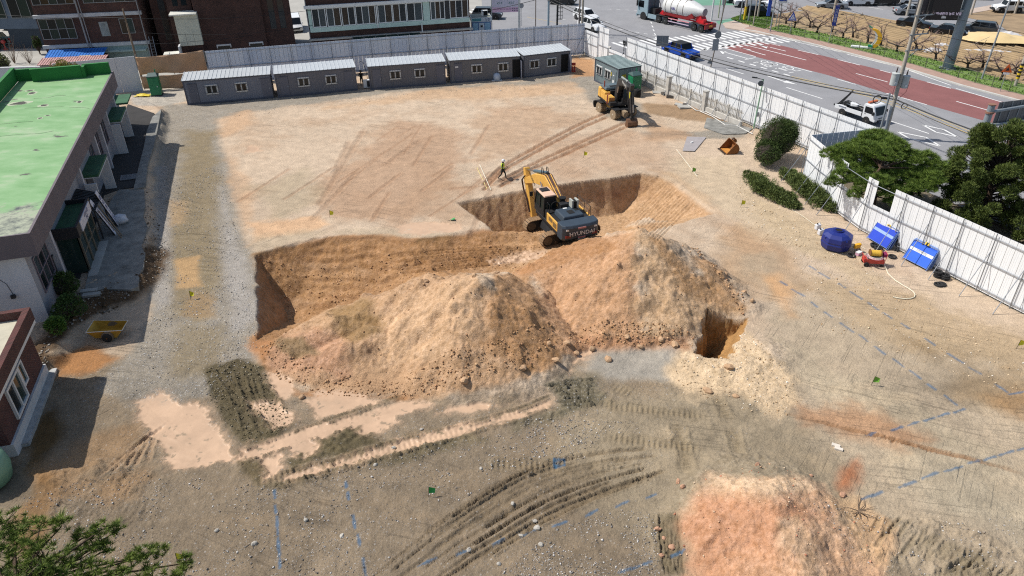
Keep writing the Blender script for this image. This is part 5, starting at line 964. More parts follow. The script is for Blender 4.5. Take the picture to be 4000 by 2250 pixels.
    for x in(-2.0,-1.0,.2): rl.cyl((x,-1.3,2.05),(x,-1.3,2.85),.02,n=5)
    rl.cyl((-2.0,-1.3,2.85),(.2,-1.3,2.85),.02,n=5).cyl((-2.0,-1.3,2.45),(.2,-1.3,2.45),.02,n=5); up(rl,'hand_rail',MBK); up(MB().tube([(-.5,1.25,2.1),(-.5,1.25,2.75),(-.1,1.25,2.8),(-.1,1.25,2.1)],.022,5),'hand_rail',MBK); up(MB().tube([(-2.15,-1.1,2.3),(-2.15,-1.1,2.65),(-2.25,-1.1,2.72)],.05,8),'exhaust_pipe',RUST)
    # cab
    cb=up(MB().box(.28,2.0,.36,1.36,1.421,1.95),'cab_base',MBK)
    gl=up(MB().loft([[(.30,.38,1.951),(1.98,.38,1.951),(1.98,1.34,1.951),(.30,1.34,1.951)],[(.32,.44,3.02),(1.72,.44,3.02),(1.72,1.28,3.02),(.32,1.28,3.02)]]),'cab_window',DGL)
    rf=up(MB().box(.22,1.82,.38,1.34,3.021,3.13,.03,.03),'cab_roof',CABY,bevel=.03); part('roof_hatch',MBK,rf,(1.0,1.62,.52,1.2,3.131,3.2,.05,.05))
    pil=MB()
    for (x0,y0),(x1,y1) in(((.30,.38),(.32,.44)),((1.98,.38),(1.72,.44)),((1.98,1.34),(1.72,1.28)),((.30,1.34),(.32,1.28)),((1.0,1.36),(.98,1.3))): pil.bar((x0,y0,1.95),(x1,y1,3.02),.09)
    up(pil,'cab_frame',MBK); up(MB().box(.31,.36,.45,1.27,1.96,3.0),'cab_back',MBK); MBm=up(MB().tube([(2.0,1.4,2.2),(2.05,1.62,2.4),(2.05,1.62,2.7)],.02,5).box(2.0,2.06,1.5,1.74,2.45,2.8),'mirror',MBK)
    # boom, stick, bucket
    P=[(.15,2.1),(1.4,2.75),(2.7,3.15),(4.6,2.6),(6.6,1.6)]; bo=up(MB().prism(ribbon(P,[.5,.8,.95,.75,.45]),-.3,.3,'y'),'boom',YEL,bevel=.04)
    text('lettering','HYUNDAI',.3,M('print_dark',(52,44,30),.6,0,0),bo,(5.0,.306,2.40),(R(90),R(28),R(180)),.006)
    for y in(-.42,.42): cylinder(bo,(1.15,y,1.5),(3.1,y,2.95),.1,.6,YEL)
    cylinder(bo,(2.75,0,3.76),(6.75,0,2.45),.13,.62,M('cylinder_blue_grey',(86,108,120),.5,.2,.1,3))
    MB().box(2.6,2.9,-.12,.12,3.55,3.8).build('cylinder_bracket',MBK,bo)
    for i in range(6): y=-.25+i*.1; MB().tube([(.4,y,2.6+.04*i),(1.4,y,3.2),(2.5,y,3.69+.03*(i%2)),(3.2,y,3.55)],.036,5).build('hose',[HOSE,YEL,HOSE][i%3],bo)
    for y in(-.2,.2): MB().tube([(3.0,y,3.6),(3.15,y,4.0),(3.35,y,4.0),(3.5,y,3.3)],.03,5).build('hose',MBK,bo)
    st=up(MB().prism(ribbon([(6.95,2.6),(6.6,1.6),(6.0,.4),(5.3,-1.1)],[.35,.72,.55,.34]),-.22,.22,'y'),'stick',YEL,bevel=.03)
    cylinder(st,(6.95,0,1.2),(5.85,0,-.9),.1,.6,YEL); 
    for i in range(4): y=.26+.03*i; MB().tube([(6.5,y,2.1),(6.9,y+.1,1.6),(6.6,y+.08,.9),(6.0,y,.2),(5.5,y,-.7)],.028,5).build('hose',MBK if i%2 else HOSE,st)
    bk=bucket(e,(0,0,0),(0,0,0),1.3,STEEL); cs,sn=math.cos(h),math.sin(h); bk.location=(5.25*cs,5.25*sn,-1.25); bk.rotation_euler=(0,R(35),h+math.pi)
    return e
tracked((3.75,49.0),-.78,R(25.6),R(111),'tracked yellow excavator with slate counterweight working at the pit edge')
def wheel(par,c,r,w,tyre,rim,name='wheel',n=18,axis='y',lug=0):
    x,y,z=c; pr=[(r*.62,-w/2),(r*.92,-w/2),(r,-w*.38),(r,w*.38),(r*.92,w/2),(r*.62,w/2)]
    o=MB().lathe(pr,(x,y,z),axis,n).build(name,tyre,par,auto=40)
    MB().lathe([(r*.1,-w*.52),(r*.3,-w*.46),(r*.55,-w*.44),(r*.63,-w*.5),(r*.63,w*.5),(r*.55,w*.44),(r*.3,w*.46),(r*.1,w*.52)],(x,y,z),axis,n).build('rim',rim,o,auto=40)
    if lug:
        for i in range(lug): a=6.283*i/lug; MB().obox((x+r*1.0*math.cos(a),y,z+r*1.0*math.sin(a)),(.07,w*.9,.07),(0,-a,0)).build('tread_lug',tyre,o)
    return o
def wheeled(loc,under,head,label):
    e=thing('wheeled_excavator',label,'excavator',(*loc,0),0)
    ch=MB().box(-1.7,1.75,-.55,.55,.62,.98).cyl((0,0,.98),(0,0,1.18),.62,n=18).build('chassis',MBK,e,bevel=.03); ch.rotation_euler=(0,0,under)
    YB=M('dusty_yellow',(196,158,84),.6,.1,.15,2,dirt=(130,104,70))
    part('chassis_panel',YB,ch,(-.95,.85,-.63,-.552,.6,.92)); part('chassis_panel',YB,ch,(-.95,.85,.552,.63,.6,.92))
    for x in(-1.3,1.3):
        MB().cyl((x,-1.2,.5),(x,1.2,.5),.13,n=8).build('axle',MBK,ch)
        for s in(-1,1):
            for k in(.82,1.17): wheel(ch,(x,s*k,.5),.5,.3,TYRE,M('pale_rim',(196,186,168),.7,.1,.15,4),lug=16)
    for s in(-1,1): part('fender',MBK,ch,(.75,1.85,s*1.0-.36,s*1.0+.36,1.03,1.09)); part('fender',MBK,ch,(.7,.76,s*1.0-.36,s*1.0+.36,.8,1.03)); part('fender',MBK,ch,(-1.85,-.8,s*1.0-.34,s*1.0+.34,1.05,1.1))
    bl=MB().prism([(-2.15,.25),(-2.35,.3),(-2.5,.6),(-2.4,.92),(-2.25,.92),(-2.3,.6)],-1.25,1.25,'y').build('dozer_blade',MBK,ch); part('blade_arm',MBK,ch,(-2.3,-1.6,-.5,-.35,.5,.62)); part('blade_arm',MBK,ch,(-2.3,-1.6,.35,.5,.5,.62))
    mb=MB(); part('front_frame',TYRE,ch,(1.76,2.35,-.65,-.2,.45,.95)); MB().torus((2.35,-.45,.65),.28,.05,'x',8,5).build('tow_ring',TYRE,ch)
    h=head
    def up(mb,name,mat,**k): o=mb.build(name,mat,e,**k); o.rotation_euler=(0,0,h); return o
    up(MB().box(-2.3,1.2,-1.2,1.2,1.19,1.4),'deck',MBK,bevel=.03)
    up(MB().box(-2.35,-1.55,-1.22,1.22,1.3,2.35,.06,.03),'counterweight',YEL,bevel=.12); up(MB().box(-1.55,-.35,-1.2,-.6,1.401,2.2),'side_panel',YEL,bevel=.05); up(MB().box(-1.55,-.4,-.58,1.15,1.401,2.3),'engine_body',MBK,bevel=.05); eh=up(MB().box(-2.2,-.6,-1.05,1.05,2.351,2.6,.1,.1),'engine_hood',M('hood_slate',(92,106,112),.6,.1,.15,2),bevel=.06); part('hood_grille',BLK,eh,(-1.2,-.75,-.5,.5,2.601,2.615))
    tb=up(MB().box(-.3,.75,-1.2,-.55,1.401,2.0),'tool_box',YEL,bevel=.03); part('tool_box_front',M('orange_rust',(186,122,66),.7,0,.2,4),tb,(.751,.77,-1.15,-.6,1.45,1.95)); up(MB().box(.3,1.2,-1.2,-.5,1.401,1.6),'step',MBK)
    for i in range(3): up(MB().tube([(.35+i*.12,-1.25,1.3),(.35+i*.12,-1.25,2.2),(.35+i*.12,-1.0,2.3)],.025,5),'hand_rail',M('red_rail',(150,70,60),.6,0,.2,4))
    up(MB().tube([(-1.2,-.95,2.3),(-1.2,-.95,3.15)],.07,8),'exhaust_pipe',M('red_rail',(150,70,60)))
    up(MB().box(-.35,1.2,.18,1.15,1.401,1.9),'cab_base',MBK); up(MB().loft([[(-.33,.2,1.901),(1.18,.2,1.901),(1.18,1.13,1.901),(-.33,1.13,1.901)],[(-.3,.26,3.0),(.9,.26,3.0),(.9,1.07,3.0),(-.3,1.07,3.0)]]),'cab_window',glass('dark_cab_glass',(22,26,32))); up(MB().box(-.38,1.0,.2,1.13,3.001,3.1,.03,.03),'cab_roof',MBK,bevel=.03)
    pl=MB()
    for (x0,y0),(x1,y1) in(((-.33,.2),(-.3,.26)),((1.18,.2),(.9,.26)),((1.18,1.13),(.9,1.07)),((-.33,1.13),(-.3,1.07))): pl.bar((x0,y0,1.9),(x1,y1,3.0),.08)
    up(pl,'cab_frame',MBK)
    BD=M('boom_charcoal',(58,56,56),.55,.1,.15,2,dirt=(84,72,58))
    bo=up(MB().prism(ribbon([(.1,1.55),(.3,2.6),(.75,3.5),(1.9,3.75),(3.1,3.45)],[.5,.6,.72,.6,.42]),-.27,.27,'y'),'boom',BD,bevel=.03)
    text('lettering','VOLVO',.34,M('print_white',(226,226,222)),bo,(2.15,-.276,3.68),(R(90),R(12),0),.006)
    for y in(-.36,.36): cylinder(bo,(.75,y,1.5),(.95,y,3.1),.09,.6)
    cylinder(bo,(.9,0,4.0),(3.45,0,3.95),.11,.6,M('cylinder_pale',(150,156,150),.5,.2,.1,3))
    st=up(MB().prism(ribbon([(3.5,4.0),(3.2,3.4),(3.65,2.2),(3.95,1.3)],[.3,.6,.45,.32]),-.2,.2,'y'),'stick',BD,bevel=.03); part('yellow_label',M('label_yellow',(220,208,60),.6,0,.05,4),st,(3.42,3.60,-.215,-.202,2.7,3.3)); cylinder(st,(3.75,0,3.3),(4.15,0,1.45),.09,.6)
    for i in range(4): MB().tube([(3.0,-.3,3.7),(3.35,-.36-.03*i,3.2),(3.4+.05*i,-.34,2.4),(3.8,-.3,1.5)],.026,5).build('hose',MBK,st)
    part('link_arm',MBK,st,(3.85,4.05,-.12,.12,.85,1.35)); part('quick_coupler',MBK,st,(3.7,4.15,-.2,.2,.72,.9))
    cs,sn=math.cos(h),math.sin(h); bk=bucket(e,(3.85*cs,3.85*sn,.78),(0,R(18),h+math.pi),1.05,STEEL,s=.8); bk.data.materials[0]=M('bucket_brown',(120,88,66),.6,.3,.25,3,dirt=(60,50,44))
    return e
wheeled((10.9,73.75),R(-63),R(-75),'wheeled excavator with black arm, dusty tyres and yellow rear')
# spare bucket on the sand
b=thing('spare_bucket','rusty excavator bucket resting on the sand near clipped shrub','bucket',(*D(1848,380)[:2],0),R(190)); bk=bucket(b,(.35,0,1.02),(0,R(-6),0),1.55,RUST,'bucket_shell',5,1.0); bk.rotation_euler=(0,R(-4),0); part('inner_floor',M('orange_rust_floor',(196,134,56),.8,0,.25,4),b,(.3,1.0,-.72,.72,.03,.06))
# ================================================================== ROAD VEHICLES
def paintm(name,c,rough=.3,met=.0): return M(name,c,rough,met,.04,1,spec=.6)
WCAR=paintm('white_car_paint',(226,228,230)); KCAR=paintm('black_car_paint',(22,23,28),.2); SCAR=paintm('silver_car_paint',(168,174,180),.3,.4); NCAR=paintm('dark_blue_car_paint',(44,52,62),.25); BCAR=paintm('bright_blue_car_paint',(18,74,178),.25,.2); CGL=glass('car_glass',(18,21,25),.05); HL=M('headlight',(214,218,224),.15,.2,0); TL=M('tail_light',(150,30,28),.3,0,0); RIMM=M('alloy_rim',(140,142,146),.35,.7,.05,3); BPL=M('black_plastic',(30,31,33),.7,0,.1,4); PLATE=M('number_plate',(226,226,220),.6,0,0)
CARP={'sedan':dict(L=4.85,W=1.84,H=1.46,belt=.93,hood=.86,cowl=1.35,rear=.85,rt=1.55,ft=2.15,trunk=.96,cl=.28,wr=.33),'suv':dict(L=4.65,W=1.88,H=1.70,belt=1.08,hood=1.02,cowl=1.15,rear=.06,rt=.5,ft=1.85,trunk=1.06,cl=.34,wr=.37),'jeep':dict(L=4.4,W=1.88,H=1.86,belt=1.18,hood=1.14,cowl=1.35,rear=.05,rt=.12,ft=1.65,trunk=1.15,cl=.42,wr=.42),'pickup':dict(L=5.5,W=1.88,H=1.86,belt=1.18,hood=1.14,cowl=1.45,rear=1.75,rt=1.85,ft=1.85,trunk=1.16,cl=.45,wr=.43),'van':dict(L=5.1,W=1.92,H=1.95,belt=1.15,hood=1.0,cowl=.55,rear=.03,rt=.15,ft=1.35,trunk=1.1,cl=.3,wr=.34)}
def car(kind,paint,pos,head,label,group='cars on the roads',zoff=0):
    k=CARP[kind]; L,W_,H,bt=k['L']/2,k['W']/2,k['H'],k['belt']; c=thing('car' if kind!='van' else 'van',label,'car' if kind!='van' else 'van',(pos[0],pos[1],zoff),math.atan2(head[1],head[0]),group)
    cx,rx=L-k['cowl'],-L+k['rear']
    side=[(L-.08,k['cl']),(L,k['cl']+.15),(L-.03,k['hood']*.72),(L-.22,k['hood']*.87),(cx,k['hood']+.03),(cx-.1,bt),(rx,bt),(-L+.06,k['trunk']),(-L,k['trunk']*.7),(-L+.04,k['cl']+.1),(-L+.2,k['cl'])]
    if kind=='pickup': side=[(L-.08,k['cl']),(L,k['cl']+.15),(L-.03,.95),(L-.15,1.08),(cx,1.16),(cx-.1,bt),(rx+.3,bt),(rx+.28,.8),(-L+.1,.8),(-L+.08,bt-.05),(-L,bt-.06),(-L,k['cl']+.1),(-L+.2,k['cl'])]
    mb=MB(); n=len(side)
    def ring(y,inn): return [(x*(1-inn*.03),y,z+(inn*.05 if z<.5 else 0)) for x,z in side]
    mb.loft([ring(-W_,1),ring(-W_+.08,0),ring(W_-.08,0),ring(W_,1)]); body=mb.build('body',paint,c,bevel=.05,auto=40)
    ft,rt=L-k['ft'],-L+k['rear']+(k['rt']-k['rear'] if kind!='sedan' else .75)
    if kind=='sedan': rt=-L+k['rt']
    base=[(cx-.06,-W_+.07,bt-.02),(cx-.06,W_-.07,bt-.02),(rx+.04,W_-.07,bt-.02),(rx+.04,-W_+.07,bt-.02)]; tw=W_-.24 if kind in('sedan','suv') else W_-.12; top=[(ft,-tw,H-.06),(ft,tw,H-.06),(rt,tw,H-.06),(rt,-tw,H-.06)]
    MB().loft([base,top]).build('window_glass',CGL,c)
    MB().loft([[(x+(.02 if x>0 else -.02),y*1.01,H-.085) for x,y,z in top],[(x*.96,y*.93,H-.01) for x,y,z in top]]).build('roof',paint if kind!='pickup' else BPL,c,bevel=.03)
    pm=MB()
    for a,b in zip(base,top): pm.bar(a,b,.09,.07)
    mx=[(rx+cx)/2] if kind in('sedan',) else [cx-1.25,cx-2.4]
    for x in mx:
        if rt<x<ft:
            for s in(-1,1): pm.bar((x,s*(W_-.07),bt),(x,s*tw,H-.06),.09,.05)
    pm.build('pillars',paint,c)
    wb=L*.585
    for x in(wb,-wb):
        for s in(-1,1):
            MB().cyl((x,s*(W_-.1),k['wr']),(x,s*(W_+.004),k['wr']),k['wr']+.07,n=16).build('wheel_arch',BPL,c); wheel(c,(x,s*(W_-.08),k['wr']),k['wr'],.22,RUB,RIMM,n=14)
    for s in(-1,1):
        part('headlight',HL,c,(L-.2,L-.015,s*(W_-.28)-.2,s*(W_-.28)+.2,k['hood']*.70,k['hood']*.85)); part('tail_light',TL,c,(-L-.005,-L+.12,s*(W_-.25)-.18,s*(W_-.25)+.18,k['trunk']*.72,k['trunk']*.92)); part('mirror',paint,c,(cx-.25,cx-.1,s*(W_+.08)-.09,s*(W_+.08)+.09,bt+.02,bt+.17))
    part('grille',BPL,c,(L-.03,L+.006,-.55,.55,k['cl']+.2,k['hood']*.68)); part('bumper',BPL,c,(-L-.01,-L+.05,-W_*.8,W_*.8,k['cl']+.02,k['cl']+.2)); part('number_plate',PLATE,c,(L+.007,L+.015,-.26,.26,k['cl']+.1,k['cl']+.22)); part('number_plate',PLATE,c,(-L-.02,-L-.011,-.26,.26,k['trunk']*.6,k['trunk']*.6+.12))
    if kind in('jeep','pickup'):
        for s in(-1,1):
            for x in(wb,-wb): part('fender_flare',BPL,c,(x-.55,x+.55,s*(W_+.06)-.1,s*(W_+.06)+.1,k['wr']*2+.03,k['wr']*2+.1))
        part('front_bumper',BPL,c,(L+.016,L+.16,-.8,.8,.45,.65))
    if kind=='jeep': wheel(c,(-L-.15,0,1.0),.38,.22,RUB,RIMM,'spare_wheel',axis='x')
    return c
q3=lambda x,y:Q(3,x,y)
RDH=(.488,-.873)
car('suv',WCAR,q3(742,205),RDH,'white car in the turning lane, farther of the two'); car('suv',WCAR,q3(800,300),(.55,-.83),'white car nearest the fence corner, ahead of its twin'); car('suv',KCAR,q3(505,40),(.95,-.3),'black car at the top edge left of the poles')
car('pickup',BCAR,q3(1688,570),RDH,'bright blue pickup truck on the road behind the white fence'); car('van',WCAR,at(1155,115),(.3,-.95),'white van in the alley between church and window row building')
car('suv',NCAR,at(1905,72),(.99,-.1),'dark blue car behind the cash booth and pink banner'); car('suv',NCAR,Q(1,175,275),(.3,.95),'dark car parked by the pale green fence at far left'); car('suv',KCAR,Q(1,-40,480),(.2,-.98),'dark car cut by the left edge beside red bollards')
car('sedan',SCAR,Q(4,632,82),(-.98,.18),'silver sedan on the far road behind the bare trees'); car('suv',WCAR,Q(4,895,52),(-.98,.12),'white car at the top, right of the silver sedan'); car('suv',KCAR,Q(4,1150,48),(-.98,.1),'black car at the top between white car and truck'); car('sedan',SCAR,Q(4,1425,145),(.98,-.1),'silver sedan driving behind the concrete pole'); car('sedan',KCAR,Q(4,1470,275),(.80,-.60),'black sedan on the far road, left of two'); car('sedan',KCAR,Q(4,1810,352),(.78,-.62),'black sedan on the far road near the steel post'); car('suv',NCAR,Q(4,2105,335),(-.82,.57),'dark grey car parked behind the big steel post'); car('jeep',WCAR,Q(4,2400,125),(-.99,.1),'white boxy off-roader at the upper right'); car('pickup',WCAR,Q(3,2400,70),(-.98,.15),'white pickup behind the cluster of poles'); car('suv',KCAR,Q(3,2480,165),(.9,-.2),'black car half hidden behind the yellow based pole'); car('suv',WCAR,Q(3,1690,-5) if False else Q(4,-300,25),(-.98,.1),'white car at the top left of the orchard'); car('sedan',KCAR,Q(4,1900,60) if False else Q(4,2060,-10),(-.9,.2),'dark car at the top edge right of the screen')
# small flatbed parked beyond
def lorry(pos,head,label,kind):
    t=thing('truck' if kind!='tow' else 'tow_truck',label,'truck',(pos[0],pos[1],0),math.atan2(head[1],head[0]),'trucks on the roads'); W_=.85
    cab=[(2.35,.4),(2.42,.75),(2.36,1.02),(1.98,1.82),(1.85,1.93),(.95,1.95),(.85,1.85),(.85,.55),(1.1,.5)]
    MB().loft([[(x,-W_,z) for x,z in cab],[(x*1.0,-W_+.05,z*1.0+.01) for x,z in cab],[(x,W_-.05,z+.01) for x,z in cab],[(x,W_,z) for x,z in cab]]).build('cab',WCAR,t,bevel=.05)
    MB().add([(2.375,-.72,1.06),(2.375,.72,1.06),(2.04,.66,1.76),(2.04,-.66,1.76)],[(0,1,2,3)]).add([(2.36,-.72,1.05),(2.36,.72,1.05),(2.02,.66,1.76),(2.02,-.66,1.76)],[(3,2,1,0)]).build('windscreen',CGL,t)
    for s in(-1,1):
        MB().prism([(2.12,1.12),(1.85,1.72),(1.05,1.72),(1.05,1.12)],s*(W_+.004)-.006,s*(W_+.004)+.006,'y').build('side_window',CGL,t); part('headlight',HL,t,(2.3,2.43,s*.62-.16,s*.62+.16,.72,.92)); part('mirror',BPL,t,(2.05,2.2,s*(W_+.14)-.1,s*(W_+.14)+.1,1.1,1.4)); part('door_handle',BPL,t,(1.1,1.22,s*(W_+.012)-.01,s*(W_+.012)+.01,.98,1.04))
    part('grille',BPL,t,(2.40,2.435,-.45,.45,.74,.8)); part('bumper',BPL,t,(2.4,2.44,-.5,.5,.45,.56)); part('number_plate',PLATE,t,(2.441,2.45,-.2,.2,.58,.68)); part('chassis',BPL,t,(-2.3,1.9,-.4,.4,.42,.6))
    part('bed',WCAR,t,(-2.4,.75,-W_,W_,.62,.72)); 
    if kind=='tow':
        for s in(-1,1): part('bed_side',WCAR,t,(-2.4,.75,s*(W_-.03)-.03,s*(W_-.03)+.03,.72,1.02)); part('fender',WCAR,t,(-2.0,-1.1,s*(W_-.02)-.12,s*(W_-.02)+.12,1.021,1.06))
        part('bed_floor',BPL,t,(-2.3,.7,-.75,.75,.721,.74)); MB().bar((-2.6,.2,.75),(-1.5,.2,2.4),.14).build('boom',BPL,t); MB().bar((-2.6,-.3,.75),(-1.6,.1,2.2),.1).build('boom',BPL,t); MB().bar((-2.7,-.6,.8),(-2.5,.8,.8),.14).build('tow_bar',BPL,t); part('winch',BPL,t,(-1.9,-1.5,-.2,.4,.8,1.3)); lb=part('light_bar',M('orange_lamp',(200,100,50),.4,0,.1,5),t,(1.0,1.25,-.6,.6,1.98,2.12)); part('head_board',BPL,t,(.72,.8,-.8,.8,.75,1.5))
    else:
        for s in(-1,1): part('bed_side',WCAR,t,(-2.4,.75,s*(W_-.03)-.03,s*(W_-.03)+.03,.72,1.02))
        part('cover',M('truck_cover',(60,64,70),.8,0,.1,2),t,(-2.35,.7,-.8,.8,1.03,1.9))
    for x in(1.45,-1.4):
        for s in(-1,1): MB().cyl((x,s*(W_-.16),.36),(x,s*(W_+.003),.36),.42,n=14).build('wheel_arch',BPL,t); wheel(t,(x,s*(W_-.1),.34),.34,.24,RUB,M('dusty_rim',(120,112,100),.6,.3,.1,4))
    return t
tpos=Vector((34.35,71.15))+rn*.76; tw_=lorry(tpos,RDH,'white tow truck with raised boom on the near lane','tow')
lorry(Q(4,1460,45),(-.98,.1),'white box truck at the top edge of the far road','box')
# motorcycle lying on the tow truck bed
mc=thing('motorcycle','white motorcycle lying on the tow truck bed','motorcycle',(tpos.x-.488*.85,tpos.y+.873*.85,.98),math.atan2(-.873,.488))
for x in(-.65,.65): MB().torus((x,.1,.12),.25,.06,'z',14,6).build('wheel',RUB,mc); 
MB().loft([[(-.75,-.2,.1),(-.75,.1,.1),(-.75,.1,.3),(-.75,-.2,.3)],[(0,-.35,.08),(0,.15,.08),(0,.15,.42),(0,-.35,.42)],[(.6,-.25,.15),(.6,0,.15),(.6,0,.4),(.6,-.25,.4)]]).build('fairing',WCAR,mc,bevel=.05); MB().obox((-.1,.28,.2),(.5,.3,.25),(0,0,.2)).build('engine',STEEL,mc); MB().cyl((.6,-.5,.3),(.55,.2,.35),.025,n=6).build('handlebar',BPL,mc); MB().obox((-.5,-.3,.33),(.5,.22,.12)).build('seat',BPL,mc)
# cement tanker
def tanker():
    hd=Vector((-.60,.80)); left=Vector((-.80,-.60)); fw=Vector((20.7,117.6)); c=fw-left*1.0
    t=thing('cement_tanker','grey tractor unit pulling a white and red bulk cement tanker','truck',(c.x,c.y,0),math.atan2(hd.y,hd.x),'trucks on the roads'); GC=paintm('grey_cab_paint',(150,172,182)); RD=M('tanker_red',(204,34,44),.45,.1,.1,2); TK=M('tanker_white',(214,214,212),.4,.1,.08,1.2,dirt=(150,140,130),streak=3); DR=M('tanker_dark_red',(140,30,34),.5,.1,.12,2)
    part('cab',GC,t,(-.85,1.35,-1.24,1.24,.55,3.3),bevel=.1); part('cab_back',M('cab_back_slate',(70,84,98),.6,0,.08,2),t,(-.9,-.851,-1.15,1.15,.9,3.2)); part('windscreen',CGL,t,(1.351,1.37,-1.1,1.1,1.75,2.75)); part('roof_fairing',GC,t,(-.7,1.0,-1.1,1.1,3.3,3.7,.2,.1),bevel=.06)
    for s in(-1,1): part('side_window',CGL,t,(.0,1.05,s*1.245-.008,s*1.245+.008,1.75,2.7)); part('headlight',HL,t,(1.3,1.37,s*.95-.2,s*.95+.2,.75,.95)); part('mirror',BPL,t,(1.1,1.3,s*1.45-.1,s*1.45+.1,1.9,2.7)); part('side_skirt',GC,t,(-2.6,-.9,s*1.1-.1,s*1.1+.1,.4,1.0)); MB().cyl((0,s*1.1,.52),(0,s*1.252,.52),.62,n=18).build('wheel_arch',BPL,t)
    part('bumper',GC,t,(1.36,1.5,-1.24,1.24,.35,.75)); part('chassis',BPL,t,(-4.9,.5,-.5,.5,.75,1.0)); part('engine_gear',BPL,t,(-1.9,-.95,-.7,.7,1.0,1.8)); part('fuel_tank',BPL,t,(-1.8,-1.0,-.9,.2,1.0,1.35)); MB().tube([(-1.2,.3,1.8),(-1.4,.3,2.9),(-1.9,.2,3.1),(-2.2,0,2.4),(-2.3,0,1.6)],.05,6).build('air_hose',BPL,t)
    for x in(0,-3.05,-4.4,-9.9,-11.2):
        for s in(-1,1): wheel(t,(x,s*1.02,.52),.52,.32,RUB,M('truck_rim',(120,124,128),.5,.4,.1,4))
        if x<-1: part('mudguard',BPL,t,(x-.6,x+.6,-1.25,1.25,1.08,1.13))
    # tank: horizontal barrel with coned ends
    MB().lathe([(.5,-3.6),(1.05,-3.5),(1.28,-3.9),(1.28,-8.2),(1.0,-9.3),(.55,-10.6),(.5,-10.7)],(0,0,2.55),'x',28).build('tank',TK,t,auto=40)
    MB().lathe([(.1,-10.72),(.5,-10.72),(.52,-10.76),(.1,-10.8)],(0,0,2.55),'x',20).build('tank_end',M('tank_end',(140,130,140),.5,.1,.1,2),t)
    for x in(-4.3,-5.4,-6.6,-7.7): MB().lathe([(1.285,x),(1.31,x+.01),(1.31,x+.07),(1.285,x+.08)],(0,0,2.55),'x',28).build('tank_hoop',STEEL,t)
    MB().prism([(-3.7,1.35),(-8.6,1.35),(-9.6,1.7),(-9.2,2.3),(-3.9,1.95)],-1.0,1.0,'y').build('tank_belly',DR,t); part('frame_rail',RD,t,(-11.9,-2.9,-.6,-.45,1.14,1.32)); part('frame_rail',RD,t,(-11.9,-2.9,.45,.6,1.14,1.32)); MB().prism([(-2.6,1.2),(-3.9,1.2),(-3.9,2.6)],-.5,.5,'y').build('front_support',RD,t)
    MB().prism([(-9.6,1.33),(-10.9,1.33),(-10.4,2.1),(-9.7,1.9)],-.5,.5,'y').build('rear_support',RD,t); part('side_guard',M('pink_guard',(226,150,158),.5,0,.08,3),t,(-9.0,-5.0,1.15,1.2,.95,1.07)); part('side_guard',M('pale_guard',(206,186,206),.5,0,.08,3),t,(-9.0,-5.0,1.15,1.2,.55,.66)); part('rear_bumper',DR,t,(-12.05,-11.9,-1.2,1.2,.55,1.1)); part('number_plate',M('yellow_plate',(214,160,50),.5,0,0),t,(-12.07,-12.051,-.35,.35,.75,1.0)); part('rear_deck',DR,t,(-12.0,-10.6,-1.1,1.1,1.14,1.2)); MB().cyl((-11.2,.5,1.21),(-11.2,.5,1.7),.3,n=12).build('valve',RD,t)
    part('walkway',STEEL,t,(-8.2,-3.9,-.25,.25,3.84,3.88)); 
    for x in(-4.6,-6.2,-7.7): MB().cyl((x,0,3.86),(x,0,4.02),.28,n=14).build('manhole',STEEL,t)
    text('lettering','B&L',.5,M('print_violet',(70,60,140),.6,0,0),t,(-5.9,1.29,2.5),(R(90),0,R(180)),.01)
tanker()
# ================================================================== PLANTS
def leafmat(name,c,var=.35):
    m=bpy.data.materials.new(name); m.use_nodes=True; n=m.node_tree; b=n.nodes['Principled BSDF']; L=n.links
    g=n.nodes.new('ShaderNodeNewGeometry'); oi=n.nodes.new('ShaderNodeTexNoise'); oi.inputs['Scale'].default_value=2.2; oi.inputs['Detail'].default_value=3; L.new(g.outputs['Position'],oi.inputs['Vector'])
    wn=n.nodes.new('ShaderNodeTexWhiteNoise'); sn=n.nodes.new('ShaderNodeVectorMath'); sn.operation='SNAP'; sn.inputs[1].default_value=(.12,.12,.12); L.new(g.outputs['Position'],sn.inputs[0]); L.new(sn.outputs[0],wn.inputs['Vector'])
    ad=n.nodes.new('ShaderNodeMath'); ad.operation='ADD'; L.new(oi.outputs[0],ad.inputs[0]); ml=n.nodes.new('ShaderNodeMath'); ml.operation='MULTIPLY'; ml.inputs[1].default_value=.45; L.new(wn.outputs[0],ml.inputs[0]); L.new(ml.outputs[0],ad.inputs[1])
    r=n.nodes.new('ShaderNodeValToRGB'); e=r.color_ramp.elements; e[0].position=.45; e[1].position=.95; c=lin(c); e[0].color=(c[0]*(1-var)*.85,c[1]*(1-var),c[2]*(1-var),1); e[1].color=(c[0]*(1+var*1.2),c[1]*(1+var),c[2]*(1+var*.6),1); L.new(ad.outputs[0],r.inputs[0]); L.new(r.outputs[0],b.inputs['Base Color']); b.inputs['Roughness'].default_value=.65; b.inputs['Specular IOR Level'].default_value=.25
    return m
JUN=leafmat('juniper_foliage',(78,90,42)); PIN=leafmat('pine_needles',(92,112,48)); BOX=leafmat('boxwood_foliage',(66,88,44)); HEDG=leafmat('creeping_juniper_foliage',(88,100,56)); DKF=leafmat('clipped_shrub_foliage',(66,82,42)); BARK=M('bark',(84,66,52),.95,0,.3,4,.6,14); BARKD=M('dark_bark',(62,52,46),.95,0,.3,4,.6,14); DEAD=M('dead_twig',(128,108,88),.95,0,.25,6); TWG=M('pinkish_twig',(150,126,118),.9,0,.2,6)
